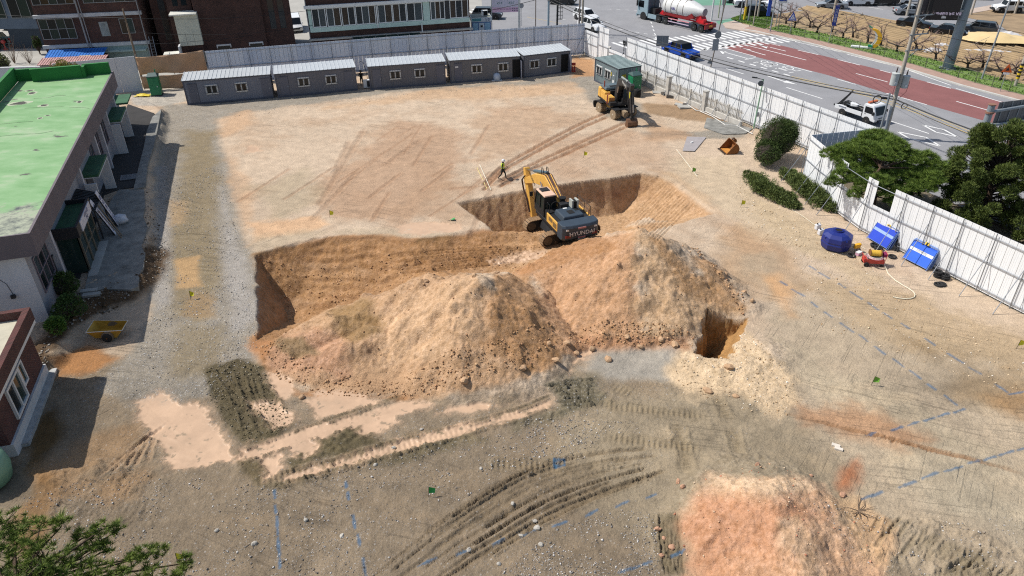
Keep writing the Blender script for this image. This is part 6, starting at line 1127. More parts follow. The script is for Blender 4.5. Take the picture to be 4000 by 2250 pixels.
def leaves(name,mat,C,S,par,rs,size=(.12,.2),flat=.0,shape='leaf'):
    "C: (n,3) positions, S: (n,3) preferred outward directions; one small folded leaf spray per point"
    n=len(C); d=S+rs.randn(n,3)*.55; d/=np.linalg.norm(d,axis=1,keepdims=True)+1e-9; t=np.cross(d,rs.randn(n,3)); t/=np.linalg.norm(t,axis=1,keepdims=True)+1e-9
    ln=(size[0]+(size[1]-size[0])*rs.rand(n,1)); w=ln*(.30 if shape=='leaf' else .15); b=np.cross(d,t)
    V=np.stack([C-t*w*.5,C+t*w*.5,C+d*ln*.6+t*w*.55+b*w*.25,C+d*ln,C+d*ln*.6-t*w*.55+b*w*.25],1).reshape(-1,3); i=np.arange(n)[:,None]*5; F=np.concatenate([np.stack([i[:,0],i[:,0]+1,i[:,0]+2,i[:,0]+3,i[:,0]+4],1)])
    me=bpy.data.meshes.new(name); me.vertices.add(len(V)); me.vertices.foreach_set('co',V.ravel()); me.loops.add(F.size); me.loops.foreach_set('vertex_index',F.ravel().astype(np.int32)); me.polygons.add(n); me.polygons.foreach_set('loop_start',np.arange(0,F.size,5,dtype=np.int32)); me.polygons.foreach_set('loop_total',np.full(n,5,np.int32)); me.update(calc_edges=True); me.materials.append(mat)
    return obj(name,me,par)
def blob_points(rs,n,centers,rad,shell=.55):
    "points spread in the outer part of several lumps"
    k=rs.randint(0,len(centers),n); u=rs.randn(n,3); u/=np.linalg.norm(u,axis=1,keepdims=True); r=(shell+(1-shell)*rs.rand(n,1)**.6)*np.array(rad)[k]; C=np.array(centers)[k]+u*r; return C,u
def gz(p,dz=0): return (p[0],p[1],float(hfun(np.array([p[0]]),np.array([p[1]]))[0])+dz)
def shrub(label,loc,sz,mat,n=5000,seed=1,size=(.08,.16),name='clipped_shrub',cat='shrub',group=None,stem=True,lumps=24,core=True,zlift=.0):
    rs=np.random.RandomState(seed); t=thing(name,label,cat,(loc[0],loc[1],loc[2] if len(loc)>2 else 0),0,group); a,b,c=sz; cs,rd_=[],[]
    for i in range(lumps):
        u=rs.randn(3); u/=np.linalg.norm(u); u[2]=abs(u[2])*1.0-.25; q=.62*rs.rand()**.4; cs.append((u[0]*a*q,u[1]*b*q,zlift+c*(.52+u[2]*q*.75))); rd_.append([min(a,b,c)*(.34+.16*rs.rand())]*3)
    C,U=blob_points(rs,n,cs,rd_,.7); C[:,2]=np.maximum(C[:,2],.05+.1*rs.rand(len(C))); leaves('foliage',mat,C,U*1.0+np.array([0,0,.25]),t,rs,size)
    if core:
        mb=MB(); mb.lathe([(.05,zlift+c*.12),(a*.55,zlift+c*.25),(a*.72,zlift+c*.5),(a*.5,zlift+c*.8),(.05,zlift+c*.92)],n=10); o=mb.build('inner_twigs',BARKD,t); o.scale=(1,b/a,1)
    if stem: MB().cyl((0,0,-.1),(0,0,zlift+c*.5),.09,.05,n=7).build('stem',BARK,t)
    return t
shrub('large round clipped evergreen beside the white road fence',D(1948,400),(2.05,1.95,3.7),DKF,44000,3,(.06,.13),lumps=60)
shrub('smaller dark evergreen in front of the round clipped one',D(1926,415),(1.5,1.4,2.1),DKF,22000,4,(.06,.13),lumps=36)
shrub('upper dark clipped bush by the hall porch',gz(D(168,745,.7)),(.95,.95,1.5),BOX,6000,5,(.08,.15),group='round bushes beside the hall'); shrub('middle clipped bush of three below the hall porch',gz(D(182,800,.6)),(.95,.95,1.2),BOX,6000,6,(.08,.15),group='round bushes beside the hall'); shrub('lowest light green bush of three beside the hall',gz(D(150,850,.4)),(.75,.7,.95),leafmat('light_boxwood',(82,112,48)),5000,7,(.07,.14),group='round bushes beside the hall')
shrub('tall narrow dark conifer at the corner of the brick house',Q(1,405,545),(.55,.55,2.6),DKF,3500,9,(.12,.22),'columnar_conifer','tree'); 
shrub('green and brown bush at the upper left behind the hall',Q(1,-10,760),(2.2,1.8,2.4),leafmat('olive_bush',(92,98,52)),6000,10,(.12,.22)); shrub('yellowish shrub growing above the green roof parapet',hm_@Vector((36.2,4.2,5.3)),(1.9,1.0,1.6),leafmat('yellow_shrub',(140,128,64)),3500,12,(.08,.16),core=False)
# creeping juniper hedges on the slope
def hedge(label,path,w,h,seed,n):
    rs=np.random.RandomState(seed); P=[Vector(p[:2]) for p in path]; t=thing('juniper_hedge',label,'hedge',(P[0].x,P[0].y,0),0,'creeping juniper hedges'); cs,rd_=[],[]; O=P[0]; cv=catmull([(p.x,p.y,0) for p in P],8)
    for i,p in enumerate(cv):
        f=math.sin(math.pi*min(1,max(.0,(i+.6)/(len(cv)+.2))))**.5
        for k in range(3): cs.append((p.x-O.x+rs.randn()*w*.24,p.y-O.y+rs.randn()*w*.24,h*.55*f+.05)); r=(.30+.2*rs.rand())*w*max(.45,f); rd_.append((r,r,h*.5*max(.5,f)))
    C,U=blob_points(rs,n,cs,rd_,.72); C[:,2]=np.maximum(C[:,2],.04); leaves('foliage',HEDG,C,U+np.array([.25,-.35,.35]),t,rs,(.12,.26),shape='spray')
    for i in range(0,len(cv),4): MB().tube([(cv[i].x-O.x,cv[i].y-O.y,0),(cv[i].x-O.x+.1,cv[i].y-O.y,h*.4),(cv[i].x-O.x+rs.randn()*.3,cv[i].y-O.y+.3*rs.randn(),h*.7)],[.05,.04,.02],5).build('stem',DEAD,t)
hedge('left creeping juniper hedge sloping down beside the sand',[D(1888,446),D(1902,468),D(1926,488),D(1962,506),D(2000,520)],1.25,.85,21,17000); hedge('right creeping juniper hedge against the white fence',[D(1980,440),D(2002,470),D(2030,494),D(2062,514),D(2096,528)],1.35,1.0,22,20000)
# --- pines with layered needle pads
def tuft_mesh(seed,n=40,l=.16):
    rs=np.random.RandomState(seed); V=[];F=[]
    for i in range(n):
        d=rs.randn(3); d[2]=abs(d[2])*.9+.15; d/=np.linalg.norm(d); t=np.cross(d,rs.randn(3)); t/=np.linalg.norm(t); ll=l*(.7+.5*rs.rand()); o=len(V); b=d*.02; V+=[tuple(b-t*.008),tuple(b+t*.008),tuple(d*ll)]; F.append((o,o+1,o+2))
    return np.array(V),np.array(F)
def needles(name,mat,pts,scale,par,seed=0,n=40,l=.16,up=.25):
    rs=np.random.RandomState(seed); base=[tuft_mesh(seed+i,n,l) for i in range(5)]; AV=[];AF=[]; k=0
    for p in pts:
        V,F=base[rs.randint(5)]; a=rs.rand()*6.28; c,s=math.cos(a),math.sin(a); sc=scale*(.75+.5*rs.rand()); R_=np.array([[c,-s,0],[s,c,0],[0,0,1]]); tilt=rs.randn(2)*up; T=np.array([[1,0,tilt[0]],[0,1,tilt[1]],[0,0,1]]); AV.append((V@R_.T@T.T)*sc+np.array(p)); AF.append(F+k); k+=len(V)
    V=np.concatenate(AV); F=np.concatenate(AF); me=bpy.data.meshes.new(name); me.vertices.add(len(V)); me.vertices.foreach_set('co',V.ravel()); me.loops.add(F.size); me.loops.foreach_set('vertex_index',F.ravel().astype(np.int32)); me.polygons.add(len(F)); me.polygons.foreach_set('loop_start',np.arange(0,F.size,3,dtype=np.int32)); me.polygons.foreach_set('loop_total',np.full(len(F),3,np.int32)); me.update(calc_edges=True); me.materials.append(mat); return obj(name,me,par)
def pine(label,loc,h,pads,seed,trunk,tufts=26,sc=1.5,mat=PIN,nn=34,l=.17):
    rs=np.random.RandomState(seed); t=thing('pine_tree',label,'tree',(loc[0],loc[1],loc[2] if len(loc)>2 else 0),0); tp=[Vector(p) for p in trunk]; MB().tube(tp,[.24*(1-.7*i/(len(tp)-1)) for i in range(len(tp))],8).build('trunk',BARK,t,smooth=True); pts=[]; br=MB()
    for (x,y,z,r,rz) in pads:
        a=min(tp,key=lambda q:(q-Vector((x,y,z-.4))).length); m=a.lerp(Vector((x,y,z-.2)),.5)+Vector((rs.randn()*.2,rs.randn()*.2,.15)); br.tube([a,m,(x,y,z-.12)],[.06,.04,.02],6)
        for i in range(int(tufts*r*r*3)+10):
            q=rs.rand()**.5; an=rs.rand()*6.283; px,py=x+r*q*math.cos(an)*1.15,y+r*q*math.sin(an); pz=z+rz*(1-q*q)*(.4+.6*rs.rand())-.12*q; pts.append((px,py,pz))
            if i%4==0: br.tube([(x,y,z-.12),(px,py,pz-.02)],[.02,.01],4)
    br.build('branches',BARK,t); needles('crown',mat,pts,sc,t,seed,nn,l); return t
rs=np.random.RandomState(5); c0=D(2235,560)
pads=[]
for (u,v,z,r) in [(2205,345,4.6,1.2),(2245,365,4.5,1.1),(2180,375,4.3,1.1),(2225,385,4.2,1.2),(2180,335,4.3,.8),(2230,352,4.2,.9),(2090,385,3.3,.8),(2140,420,2.9,.9),(2240,440,2.8,1.0),(2350,420,3.2,.9),(2320,470,2.3,.9),(2185,425,3.0,.9),(2110,365,3.6,.9),(2150,350,4.0,1.0),(2200,365,3.9,1.0),(2250,385,3.8,1.1),(2290,395,3.8,1.0),(2330,400,3.6,.9),(2120,400,3.2,.8),(2165,395,3.4,.9),(2215,405,3.4,1.0),(2120,440,2.6,.7),(2160,450,2.5,.8),(2100,460,2.2,.6),(2180,470,2.2,.8),(2210,455,2.7,.8),(2230,480,2.0,.9),(2270,430,3.0,.9),(2310,440,2.8,.9),(2345,450,2.8,.8),(2150,490,1.6,.5),(2290,470,2.2,.9),(2250,510,1.4,.6)]:
    p=D(u,v,z+.6); pads.append((p.x,p.y,z,r,.55))
cx=26.9;cy=49.0
pads=[(x-cx+.0,y-cy,z+.6,r,rz) for x,y,z,r,rz in pads]
pads=[(max(-4.2,min(4.6,x)),max(-3.0,min(3.4,y)),z,r,rz) for x,y,z,r,rz in pads]
pine('spreading pine with layered pads reaching over the white fence',(cx,cy),5,pads,31,[(0,0,-.2),(-.15,.1,1.0),(-.3,.0,2.0),(-.6,.15,2.8),(-.5,.3,3.6),(-.3,.3,4.1)],46,1.75)
pine('low second pine behind the fence between pine and juniper',(30.6,51.5),4,[(rs.randn()*1.3,rs.randn()*1.2,1.4+1.8*rs.rand(),.9,.5) for i in range(13)],33,[(0,0,-.2),(.2,.1,.8),(0,.2,1.8),(.3,.2,2.8)],24,1.7)
# near pine crown at the lower left
npd=[]
for (u,v,z,r) in [(40,1350,6.3,.75),(95,1330,6.6,.6),(20,1410,6.0,.8),(110,1400,6.2,.75),(160,1430,5.8,.7),(60,1445,5.9,.8),(150,1320,6.2,.35),(210,1345,5.6,.3),(255,1325,5.9,.28),(290,1330,5.4,.25),(235,1370,5.5,.35),(260,1380,5.3,.3),(355,1395,4.9,.4),(390,1385,4.7,.3),(330,1420,4.9,.4),(470,1410,4.3,.25),(460,1445,4.2,.35),(380,1445,4.6,.4),(200,1400,5.6,.5),(240,1440,5.4,.5),(10,1310,6.6,.6),(-30,1370,6.4,.8),(130,1470,5.8,.8),(300,1460,5.0,.5),(20,1480,6.0,.9)]:
    p=D(u,v,z); npd.append((p.x,p.y,z,r,.3))
b0=D(40,1520,5.5); tx0,ty0=b0.x-.2,b0.y-.9
pine('pine crown with loose needle tufts filling the lower left corner',(tx0,ty0),6,[(x-tx0,y-ty0,z,r,rz) for x,y,z,r,rz in npd],41,[(0,0,0),(.1,.1,2),(0,.3,4),(.2,.6,5.2),(.3,1.0,5.9)],15,1.2,leafmat('near_pine_needles',(96,112,50)),46,.18)
# --- big dark juniper at the right edge
def juniper(label,loc,h,rad,seed,n):
    rs=np.random.RandomState(seed); t=thing('juniper_tree',label,'tree',(loc[0],loc[1],0),0); MB().tube([(0,0,-.2),(.2,0,1.5),(-.1,.1,3),(.1,.1,h*.8)],[.32,.26,.18,.06],8).build('trunk',BARK,t,smooth=True); cs,rd_=[],[]; br=MB()
    for i in range(150):
        z=.5+rs.rand()*(h-1.0); q=rad*(1-.62*(z/h)**1.6)*(.35+.65*rs.rand()); a=rs.rand()*6.283; c=(q*math.cos(a),q*math.sin(a),z); cs.append(c); r=.3+.32*rs.rand(); rd_.append((r,r,r*.85)); br.tube([(0,0,z*.75),(c[0]*.5,c[1]*.5,z*.9),c],[.07,.05,.02],5)
    br.build('branches',BARKD,t); C,U=blob_points(rs,n,cs,rd_,.45); leaves('crown',JUN,C,U*.8+np.array([0,0,.5]),t,rs,(.11,.26),shape='spray'); return t
juniper('broad dark juniper tree behind the fence at the right edge',(34.6,48.5),7.9,4.3,51,110000); juniper('second dark juniper crown behind, cut by the right edge',(38.2,45.0),7.2,3.6,52,52000)
# --- bare pruned orchard trees
def bare_tree(loc,seed,h=2.6,label=None,twig=1.0):
    rs=np.random.RandomState(seed); t=thing('orchard_tree',label or 'bare pruned fruit tree with crooked dark limbs in the orchard','tree',(loc[0],loc[1],.1),rs.rand()*6.28,'bare orchard trees'); tr=MB(); tw=MB()
    tr.tube([(0,0,-.1),(.05,.03,.45),(.12,.05,.8)],[.17,.14,.12],7)
    for k in range(4):
        a=k*1.57+rs.rand()*.8; p=Vector((.1,.05,.75)); r=.09; d=Vector((math.cos(a),math.sin(a),.55+.3*rs.rand())); pts=[p.copy()]; rr=[r]
        for s in range(5):
            d=(d+Vector(rs.randn(3))*.35).normalized(); d.z=max(d.z,.12); p=p+d*(h*.2); pts.append(p.copy()); r*=.78; rr.append(r)
            for j in range(int(4*twig)):
                e=(d+Vector(rs.randn(3))*.9).normalized(); e.z=abs(e.z)*.8+.1; q=p+e*(.35+.45*rs.rand()); m=p.lerp(q,.5)+Vector(rs.randn(3))*.05; tw.tube([p,m,q],[.022,.016,.008],4)
                for i in range(2): f=m+Vector(rs.randn(3))*.22; f.z=max(f.z,m.z); tw.tube([m,f],[.012,.006],3)
        tr.tube(pts,rr,6)
    tr.build('trunk',BARKD,t,smooth=True); tw.build('twigs',TWG,t)
OT=[(180,245),(260,290),(490,340),(750,390),(850,390),(1000,440),(1130,470),(1290,530),(1680,620),(2000,720),(2330,820),(420,285),(640,330),(120,180),(1480,520),(2150,700),(2480,760)]
WH=['first bare orchard tree, at the road corner','bare fruit tree under the blue crossing sign','bare fruit tree left of the vertical blue banner','bare tree right of the vertical blue banner','twin bare tree close behind that right of banner','bare fruit tree left of the crescent signboard','bare tree touching the crescent signboard','forked bare tree near the utility pole','bare tree left of the big steel post','bare tree right of the big steel post','thick bare tree beside the orange warning sign','bare tree in the second row behind the crossing sign','bare tree in the second row behind the banner','farthest bare tree near the pole cluster','bare tree hidden behind the utility pole','bare tree in the second row right of steel post','bare tree cut by the right edge near striped pole']
for i,(x,y) in enumerate(OT): bare_tree(Q(4,x,y),60+i,2.4+.5*((i*7)%5)/5,WH[i])
def twiggy(label,loc,seed,h):
    rs=np.random.RandomState(seed); t=thing('bare_sapling',label,'tree',loc,0); mb=MB()
    for k in range(16): a=rs.rand()*6.28; e=Vector((math.cos(a)*h*.5*rs.rand(),math.sin(a)*h*.5*rs.rand(),h*(.6+.5*rs.rand()))); m=e*.5+Vector(rs.randn(3))*.1; mb.tube([(0,0,0),m,e],[.025,.016,.006],4); mb.tube([m,m+Vector((rs.randn()*.4,rs.randn()*.4,.5))],[.012,.005],3)
    mb.build('branches',DEAD,t)
twiggy('thin bare sapling behind the green roof at left',Q(1,150,640),71,3.2); twiggy('second thin bare sapling near the white garden wall',Q(1,300,640),72,2.8)
# ================================================================== POLES, WIRES, SIGNS
CPOLE=M('concrete_pole',(176,168,156),.85,0,.12,1.2,.1,20,streak=3); GSTEEL=M('grey_steel_pole',(150,158,164),.5,.3,.08,1); GPOLE=M('pale_green_pole',(136,176,146),.6,.1,.08,1.5); BLUS=M('sign_blue',(28,72,170),.5,0,.06,3); ORS=M('sign_orange',(206,96,30),.5,0,.08,3); YB1=M('stripe_yellow',(226,190,40),.6,0,.1,3); PORC=M('porcelain',(60,48,46),.3,0,.05,3); TRF=M('transformer_grey',(192,196,194),.5,.1,.08,2)
def pole(name,label,xy,h,r0,r1,mat,lean=(0,0),cat='pole',group=None,base=0):
    t=thing(name,label,cat,(xy[0],xy[1],0),0,group); MB().cyl((0,0,base),(lean[0],lean[1],h),r0,r1,n=12).build('shaft',mat,t,smooth=False,auto=40); return t
u=pole('utility_pole','concrete utility pole with two transformers beside the tow truck',(35.2,66.0),15,.2,.13,CPOLE)
for z,s in((8.1,.9),(9.45,1.0),(11.05,1.0)):
    o=MB().bar((-.3,-.15,z),(1.5*s,.2,z+.05),.09).build('crossarm',GSTEEL,u); MB().bar((.1,0,z-.7),(.9,.15,z),.05).build('arm_brace',GSTEEL,u)
    for x in(.5,.95,1.4): MB().lathe([(.03,0),(.07,.05),(.04,.1),(.07,.15),(.04,.2),(.05,.28)],(x*s,.15,z+.06),n=8).build('insulator',PORC,o)
for i,(x,y,z) in enumerate(((-.55,-.1,5.05),(.55,.1,4.75))):
    o=MB().lathe([(.3,0),(.34,.04),(.34,1.0),(.36,1.02),(.36,1.1),(.2,1.16)],(x,y,z),n=18).build('transformer',TRF,u,auto=40); MB().cyl((x,y,z+1.16),(x+.02,y,z+1.62),.07,.04,n=8).build('bushing',PORC,o); MB().box(x-.1,x+.1,y-.37,y-.345,z+.15,z+.35).build('label_plate',WFR,o); MB().bar((0,0,z+.6),(x*.5,y,z+.6),.07).build('hanger',GSTEEL,o)
MB().tube([(-.4,-.2,5.1),(-.5,-.3,4.2),(-.1,-.2,3.7)],.02,4).build('lead_wire',BPL,u); MB().tube([(.8,.1,5.6),(1.0,.1,5.2),(.85,0,4.4),(.3,0,3.7)],.02,4).build('lead_wire',M('red_lead',(130,60,56),.6,0,.1,4),u)
for x,z,r in((-1.65,3.75,.38),(1.0,3.1,.27)): MB().torus((x,-.1,z),r,.03,'y',18,5).torus((x+.03,-.06,z-.03),r*.93,.025,'y',18,5).build('cable_coil',BPL,u)
MB().obox((-1.0,-.05,3.85),(.5,.16,.18),(0,.1,0)).build('splice_box',BPL,u)
pole('steel_post','thin steel post standing next to the utility pole',(34.78,66.3),4.2,.09,.08,GSTEEL); pole('steel_post','short grey steel post touching the utility pole base',(35.0,65.8),3.1,.12,.11,GSTEEL)
sp_=pole('street_sign_post','brown leaning sign post with a round sign seen from behind',(24.6,90.5),9,.07,.06,M('rust_post',(122,110,98),.7,.2,.15,3),(.9,.3)); MB().cyl((.35,-.05,3.9),(.36,-.09,3.9),.42,n=20).build('round_sign',M('sign_back_grey',(128,132,136),.6,.2,.08,3),sp_); MB().obox((.2,-.09,2.75),(.72,.03,1.35)).build('rectangular_sign',M('sign_back_light',(152,156,160),.6,.2,.08,3),sp_); MB().prism([(-.55,.55),(.15,.45),(-.2,1.15)],-.12,-.09,'y').build('triangular_sign',M('sign_back_grey',(128,132,136)),sp_)
sb=thing('traffic_sign','square grey backed traffic sign above the blue pickup','sign',Q(3,1500,560),R(-8)); MB().cyl((0,.05,0),(0,.05,2.4),.04,n=8).build('post',GSTEEL,sb); part('plate',M('sign_back_grey',(128,132,136)),sb,(-.75,.75,0,.03,1.2,2.5)); part('stiffener',GSTEEL,sb,(-.7,.7,-.03,-.002,1.5,1.56)); part('stiffener',GSTEEL,sb,(-.03,.03,-.04,-.003,1.22,2.48))
g=pole('lamp_post','pale green lamp post inside the road fence near the clipped shrub',(23.75,69.0),4.8,.07,.06,GPOLE,(.15,.05)); MB().bar((.15,0,4.75),(-.5,-.1,4.95),.05).build('lamp_arm',DKM,g); MB().obox((-.75,-.12,5.0),(.5,.16,.1),(0,.12,0)).build('lamp_head',DKM,g); MB().cyl((-.1,-.12,4.45),(-.1,-.2,4.45),.26,n=18).build('mirror',M('mirror_back',(96,104,110),.4,.3,.05,3),g); MB().box(.05,.28,-.1,.1,1.2,1.6).build('meter_box',GSTEEL,g)
# steel post with the large screen
mo=pole('screen_post','thick tapering grey steel post carrying a large dark screen','monopole' and (52.7,88.8),12,.62,.42,M('monopole_grey',(130,146,156),.5,.2,.1,.8,streak=4),(.25,.3)); MB().cyl((0,0,0),(0,0,.12),.95,n=14).build('base_plate',GSTEEL,mo)
for i in range(10): a=.63*i; MB().cyl((.8*math.cos(a),.8*math.sin(a),.12),(.8*math.cos(a),.8*math.sin(a),.3),.04,n=6).build('anchor_bolt',GSTEEL,mo)
sc_=thing('led_screen','large dark screen with glowing Korean characters on the steel post','screen',(52.7,88.8,0),R(-6)); part('housing',BPL,sc_,(-4.3,-.75,-.5,.4,5.75,12)); part('display',M('dark_display',(26,24,30),.35,0,0),sc_,(-3.9,-.8,-.52,-.501,5.85,12)); part('side_panel',M('dark_side',(62,62,64),.7,0,.1,2),sc_,(-5.3,-4.31,-.1,.4,5.9,12)); part('bracket',GSTEEL,sc_,(-.749,.3,-.2,.2,6.6,6.85)); part('bracket',GSTEEL,sc_,(-.749,.3,-.2,.2,9.0,9.25))
LEDW=emis('led_glyphs',(196,190,236),1.2); text('lettering','좋음',1.15,LEDW,sc_,(-2.1,-.53,8.6),(R(90),0,0),.002); text('lettering','일산파랑스',.52,LEDW,sc_,(-2.1,-.53,10.2),(R(90),0,0),.002); text('lettering','/ 미세먼지 농도 낮음',.36,emis('led_small',(170,160,180),.8),sc_,(-2.0,-.53,6.45),(R(90),0,0),.002); part('info_plate',WFR,sc_,(-2.6,-2.1,-.54,-.525,5.95,6.2))
# other poles
pole('concrete_pole','pale concrete pole in front of the window row building',(-14.8,105.2),11,.17,.13,CPOLE,(-.1,0)); lp_=pole('timber_pole','weathered wooden pole in front of the red brick house',(-44.0,88.0),8.0,.13,.09,M('weathered_wood_pole',(130,112,94),.9,0,.2,3,streak=4)); 
for z in(6.6,6.9,7.2): MB().bar((-.25,-.05,z),(.25,-.05,z),.06).build('insulator_arm',DKM,lp_)
for i,(px,lab,mt,r) in enumerate([(2027,'grey post at the right end of the pink banner',GSTEEL,.09),(2092,'brown thin pole right of the pink banner',M('brown_pole',(120,110,104),.7,.1,.1,2),.07),(2142,'blue grey signal pole behind the back fence',M('blue_grey_pole',(136,158,172),.5,.2,.06,2),.15),(2263,'brown pole overlapping the white cars',M('brown_pole',(120,110,104)),.12),(2276,'thick concrete pole in front of the white cars',CPOLE,.17)]):
    p=at(px,150); k=107/p.y; pole('street_pole',lab,(p.x*k,107+.4*i),11,r,r*.85,mt)
bp_=at(2175,150)*(107.5/at(2175,150).y); bk_=pole('black_mast','black mast with a caged ladder behind the back fence',(bp_.x,107.5),11,.13,.13,BPL)
for i in range(9): MB().torus((.42,-.1,2.3+i*.5),.3,.025,'z',10,4).build('cage_hoop',BPL,bk_)
for a in(0,1.57,3.14,4.7): MB().cyl((.42+.3*math.cos(a),-.1+.3*math.sin(a),2.3),(.42+.3*math.cos(a),-.1+.3*math.sin(a),7),.02,n=5).build('cage_bar',BPL,bk_)
for i,(x,y,h,lab,mt,r) in enumerate([(2005,205,9,'white traffic light pole right of the tanker',WFR,.13),(2075,180,4.2,'short yellow green post behind the tanker',M('yellow_green_post',(170,178,150),.6,0,.1,2),.1),(2105,230,4.5,'grey control box post behind the crossing',GSTEEL,.09),(2290,215,9,'grey pole left in the pole cluster on grass',GSTEEL,.1),(2335,205,10,'pole with yellow painted foot in the cluster',CPOLE,.18),(2375,225,9,'grey pole right of the yellow footed pole',GSTEEL,.12),(2425,262,6,'thin pale pole in front of the cluster',CPOLE,.09),(2470,180,9,'concrete pole at the right of the cluster',CPOLE,.16)]):
    o=pole('street_pole',lab,Q(3,x,y),h,r,r*.85,mt)
    if i==4: MB().cyl((0,0,.11),(0,0,2.0),r*1.04,r*1.03,n=12).build('yellow_sleeve',YB1,o)
    if i==0: part('signal_head',BPL,o,(-.5,.5,-.25,-.14,6.2,6.6))
    if i==2: part('control_box',GSTEEL,o,(-.25,.25,-.2,.2,2.6,3.4))
for x,y,h,lab,r in[(20,325,9,'grey pole beside the blue signal cabinet',.1),(75,275,9,'thin grey pole behind the signal cabinet pole',.07),(655,155,8,'brown trunk like pole on the far verge',.2),(1395,160,8,'concrete pole beside the silver sedan',.2),(2040,150,8,'brown pole right of the dark screen',.16),(2480,140,8,'brown pole by the white off-roader',.16),(2145,805,9,'slender leaning steel pole near the right orchard edge',.1),(2590,900,9,'pole at the right edge',.2)]: pole('street_pole',lab,Q(4,x,y),h,r,r*.8,GSTEEL if r<.15 else CPOLE,(.5,.3) if h==9 and x==2145 else (0,0))
stp=pole('striped_pole','concrete pole with yellow and black stripes at the right edge',Q(4,2482,872),10,.17,.14,CPOLE)
for i in range(4): MB().cyl((0,0,.9+i*.42),(0,0,1.1+i*.42),.185,n=14).build('yellow_band',YB1,stp); MB().cyl((0,0,1.1+i*.42),(0,0,1.31+i*.42),.184,n=14).build('black_band',BPL,stp)
# hanging wires
def wire(label,a,b,sag,r=.025,n=14):
    a,b=Vector(a),Vector(b); t=thing('overhead_wire',label,'wire',(0,0,0),0,'overhead wires'); MB().tube([a.lerp(b,i/n)-Vector((0,0,4*sag*(i/n)*(1-i/n))) for i in range(n+1)],r,4).build('line',BPL,t)
wire('thick black cable running along the road to the utility pole',(4.6,108.6,5.0),(35.1,65.9,3.75),1.6,.055,26); wire('second thinner cable beside the thick roadside cable',(4.8,108.6,5.3),(35.2,65.9,3.95),1.5,.03,26); wire('thick cable continuing from the utility pole to lower right',(35.2,65.9,3.75),(46,42,4.6),.7,.055); wire('thin cable under the thick one at lower right',(35.2,65.9,3.5),(46.3,42,4.2),.9,.03)
wire('cable from the corner poles towards the pink banner',(4.6,108.6,4.9),(-24,104,3.6),1.3,.035,20)
for i,(z,x) in enumerate(((8.2,.3),(8.2,.95),(9.6,.5),(9.6,1.4),(11.2,.7))): wire('thin power line over the orchard, %s from below'%('lowest','second','third','fourth','highest')[i],(35.2+x,66.1,z),(32+i*1.1,124,6.3+.5*i),1.0,.018,18)
for i,(z,x) in enumerate(((8.2,.95),(9.6,1.4),(11.2,1.4))): wire('thin power line to the right edge, %s'%('lowest','middle','highest')[i],(35.2+x,66.1,z),(62,52,7.0+i*1.3),.8,.018,14)
for i,(y0,z0) in enumerate(((5.2,5.0),(4.6,3.6))): wire('loose service wire across the window row facade, %s'%('upper','lower')[i],(-44.0,88,7.0-i*1.5),(-14.8,105.1,6.4-i*1.2),1.2+.6*i,.02,18)
wire('service wire across the brick church towards the fence',(-44,88,4.0),(-27,100,3.2),.4,.02); wire('wire from the wooden pole to the left edge',(-44,88,7.1),(-75,96,7.5),.7,.02)
# banner and signs
bn=thing('pink_banner','pink and white printed banner stretched between two posts','banner',(-2.45,110.0,0),R(4)); BNW=M('banner_white',(216,210,226),.7,0,.05,2); part('banner_top',BNW,bn,(0,3.9,0,.02,3.45,4.55)); part('banner_bottom',M('banner_pink',(226,190,214),.7,0,.06,2),bn,(0,3.9,0,.02,2.75,3.448))
for x in(-.08,4.0): MB().cyl((x,.1,0),(x,.1,5),.06,n=8).build('post',GSTEEL,bn)
text('lettering','3.5%',.42,M('banner_green',(80,130,120),.7,0,0),bn,(1.1,-.012,4.0),(R(90),0,0),mirror=True); text('lettering','3.5%',.42,M('banner_green',(80,130,120)),bn,(2.75,-.012,4.0),(R(90),0,0),mirror=True); text('lettering','정기예금 정기적금 특별금리',.22,M('banner_rose',(176,110,160),.7,0,0),bn,(1.5,-.012,3.15),(R(90),0,0),mirror=True)
for i in range(4):
    for j in range(2): MB().cyl((2.95+i*.25,-.01,3.25-j*.27),(2.95+i*.25,-.02,3.25-j*.27),.09,n=10).build('printed_dot',M('dot_grey',(120,104,130),.7,0,0),bn)
rs_=thing('round_sign','small round grey traffic sign beside the banner','sign',Q(3,95,262),0); MB().cyl((0,0,0),(0,0,3.0),.03,n=6).build('post',GSTEEL,rs_); MB().cyl((0,-.04,2.9),(0,-.07,2.9),.36,n=18).build('plate',M('sign_back_light',(152,156,160)),rs_)
cs_=thing('crossing_sign','blue triangular pedestrian crossing sign beside the orchard','sign',(*Q(4,215,360)[:2],.12),R(-15)); MB().cyl((0,0,0),(0,0,2.6),.035,n=6).build('post',GSTEEL,cs_); MB().prism([(-.62,1.95),(.62,1.95),(.45,2.15),(0,3.15),(-.45,2.15)],-.06,-.03,'y').build('plate',BLUS,cs_); MB().prism([(-.28,2.2),(.28,2.2),(0,2.8)],-.066,-.061,'y').build('white_field',WFR,cs_); text('lettering','횡단보도',.22,WFR,cs_,(0,-.065,2.08),(R(90),0,0),.003); MB().obox((0,-.07,2.45),(.08,.006,.3),(0,.2,0)).build('walking_figure',BLUS,cs_)
ow=thing('one_way_sign','small blue and white direction sign beside the signal pole','sign',(*Q(4,98,300)[:2],.1),R(-10)); MB().cyl((0,0,0),(0,0,5),.04,n=6).build('post',GSTEEL,ow); part('plate',WFR,ow,(-.62,.62,-.07,-.04,3.6,4.3)); part('arrow',BLUS,ow,(-.5,.5,-.078,-.071,3.85,4.05)); part('signal_cabinet',BLUS,ow,(-1.9,-1.45,-.2,.2,1.8,4.6))
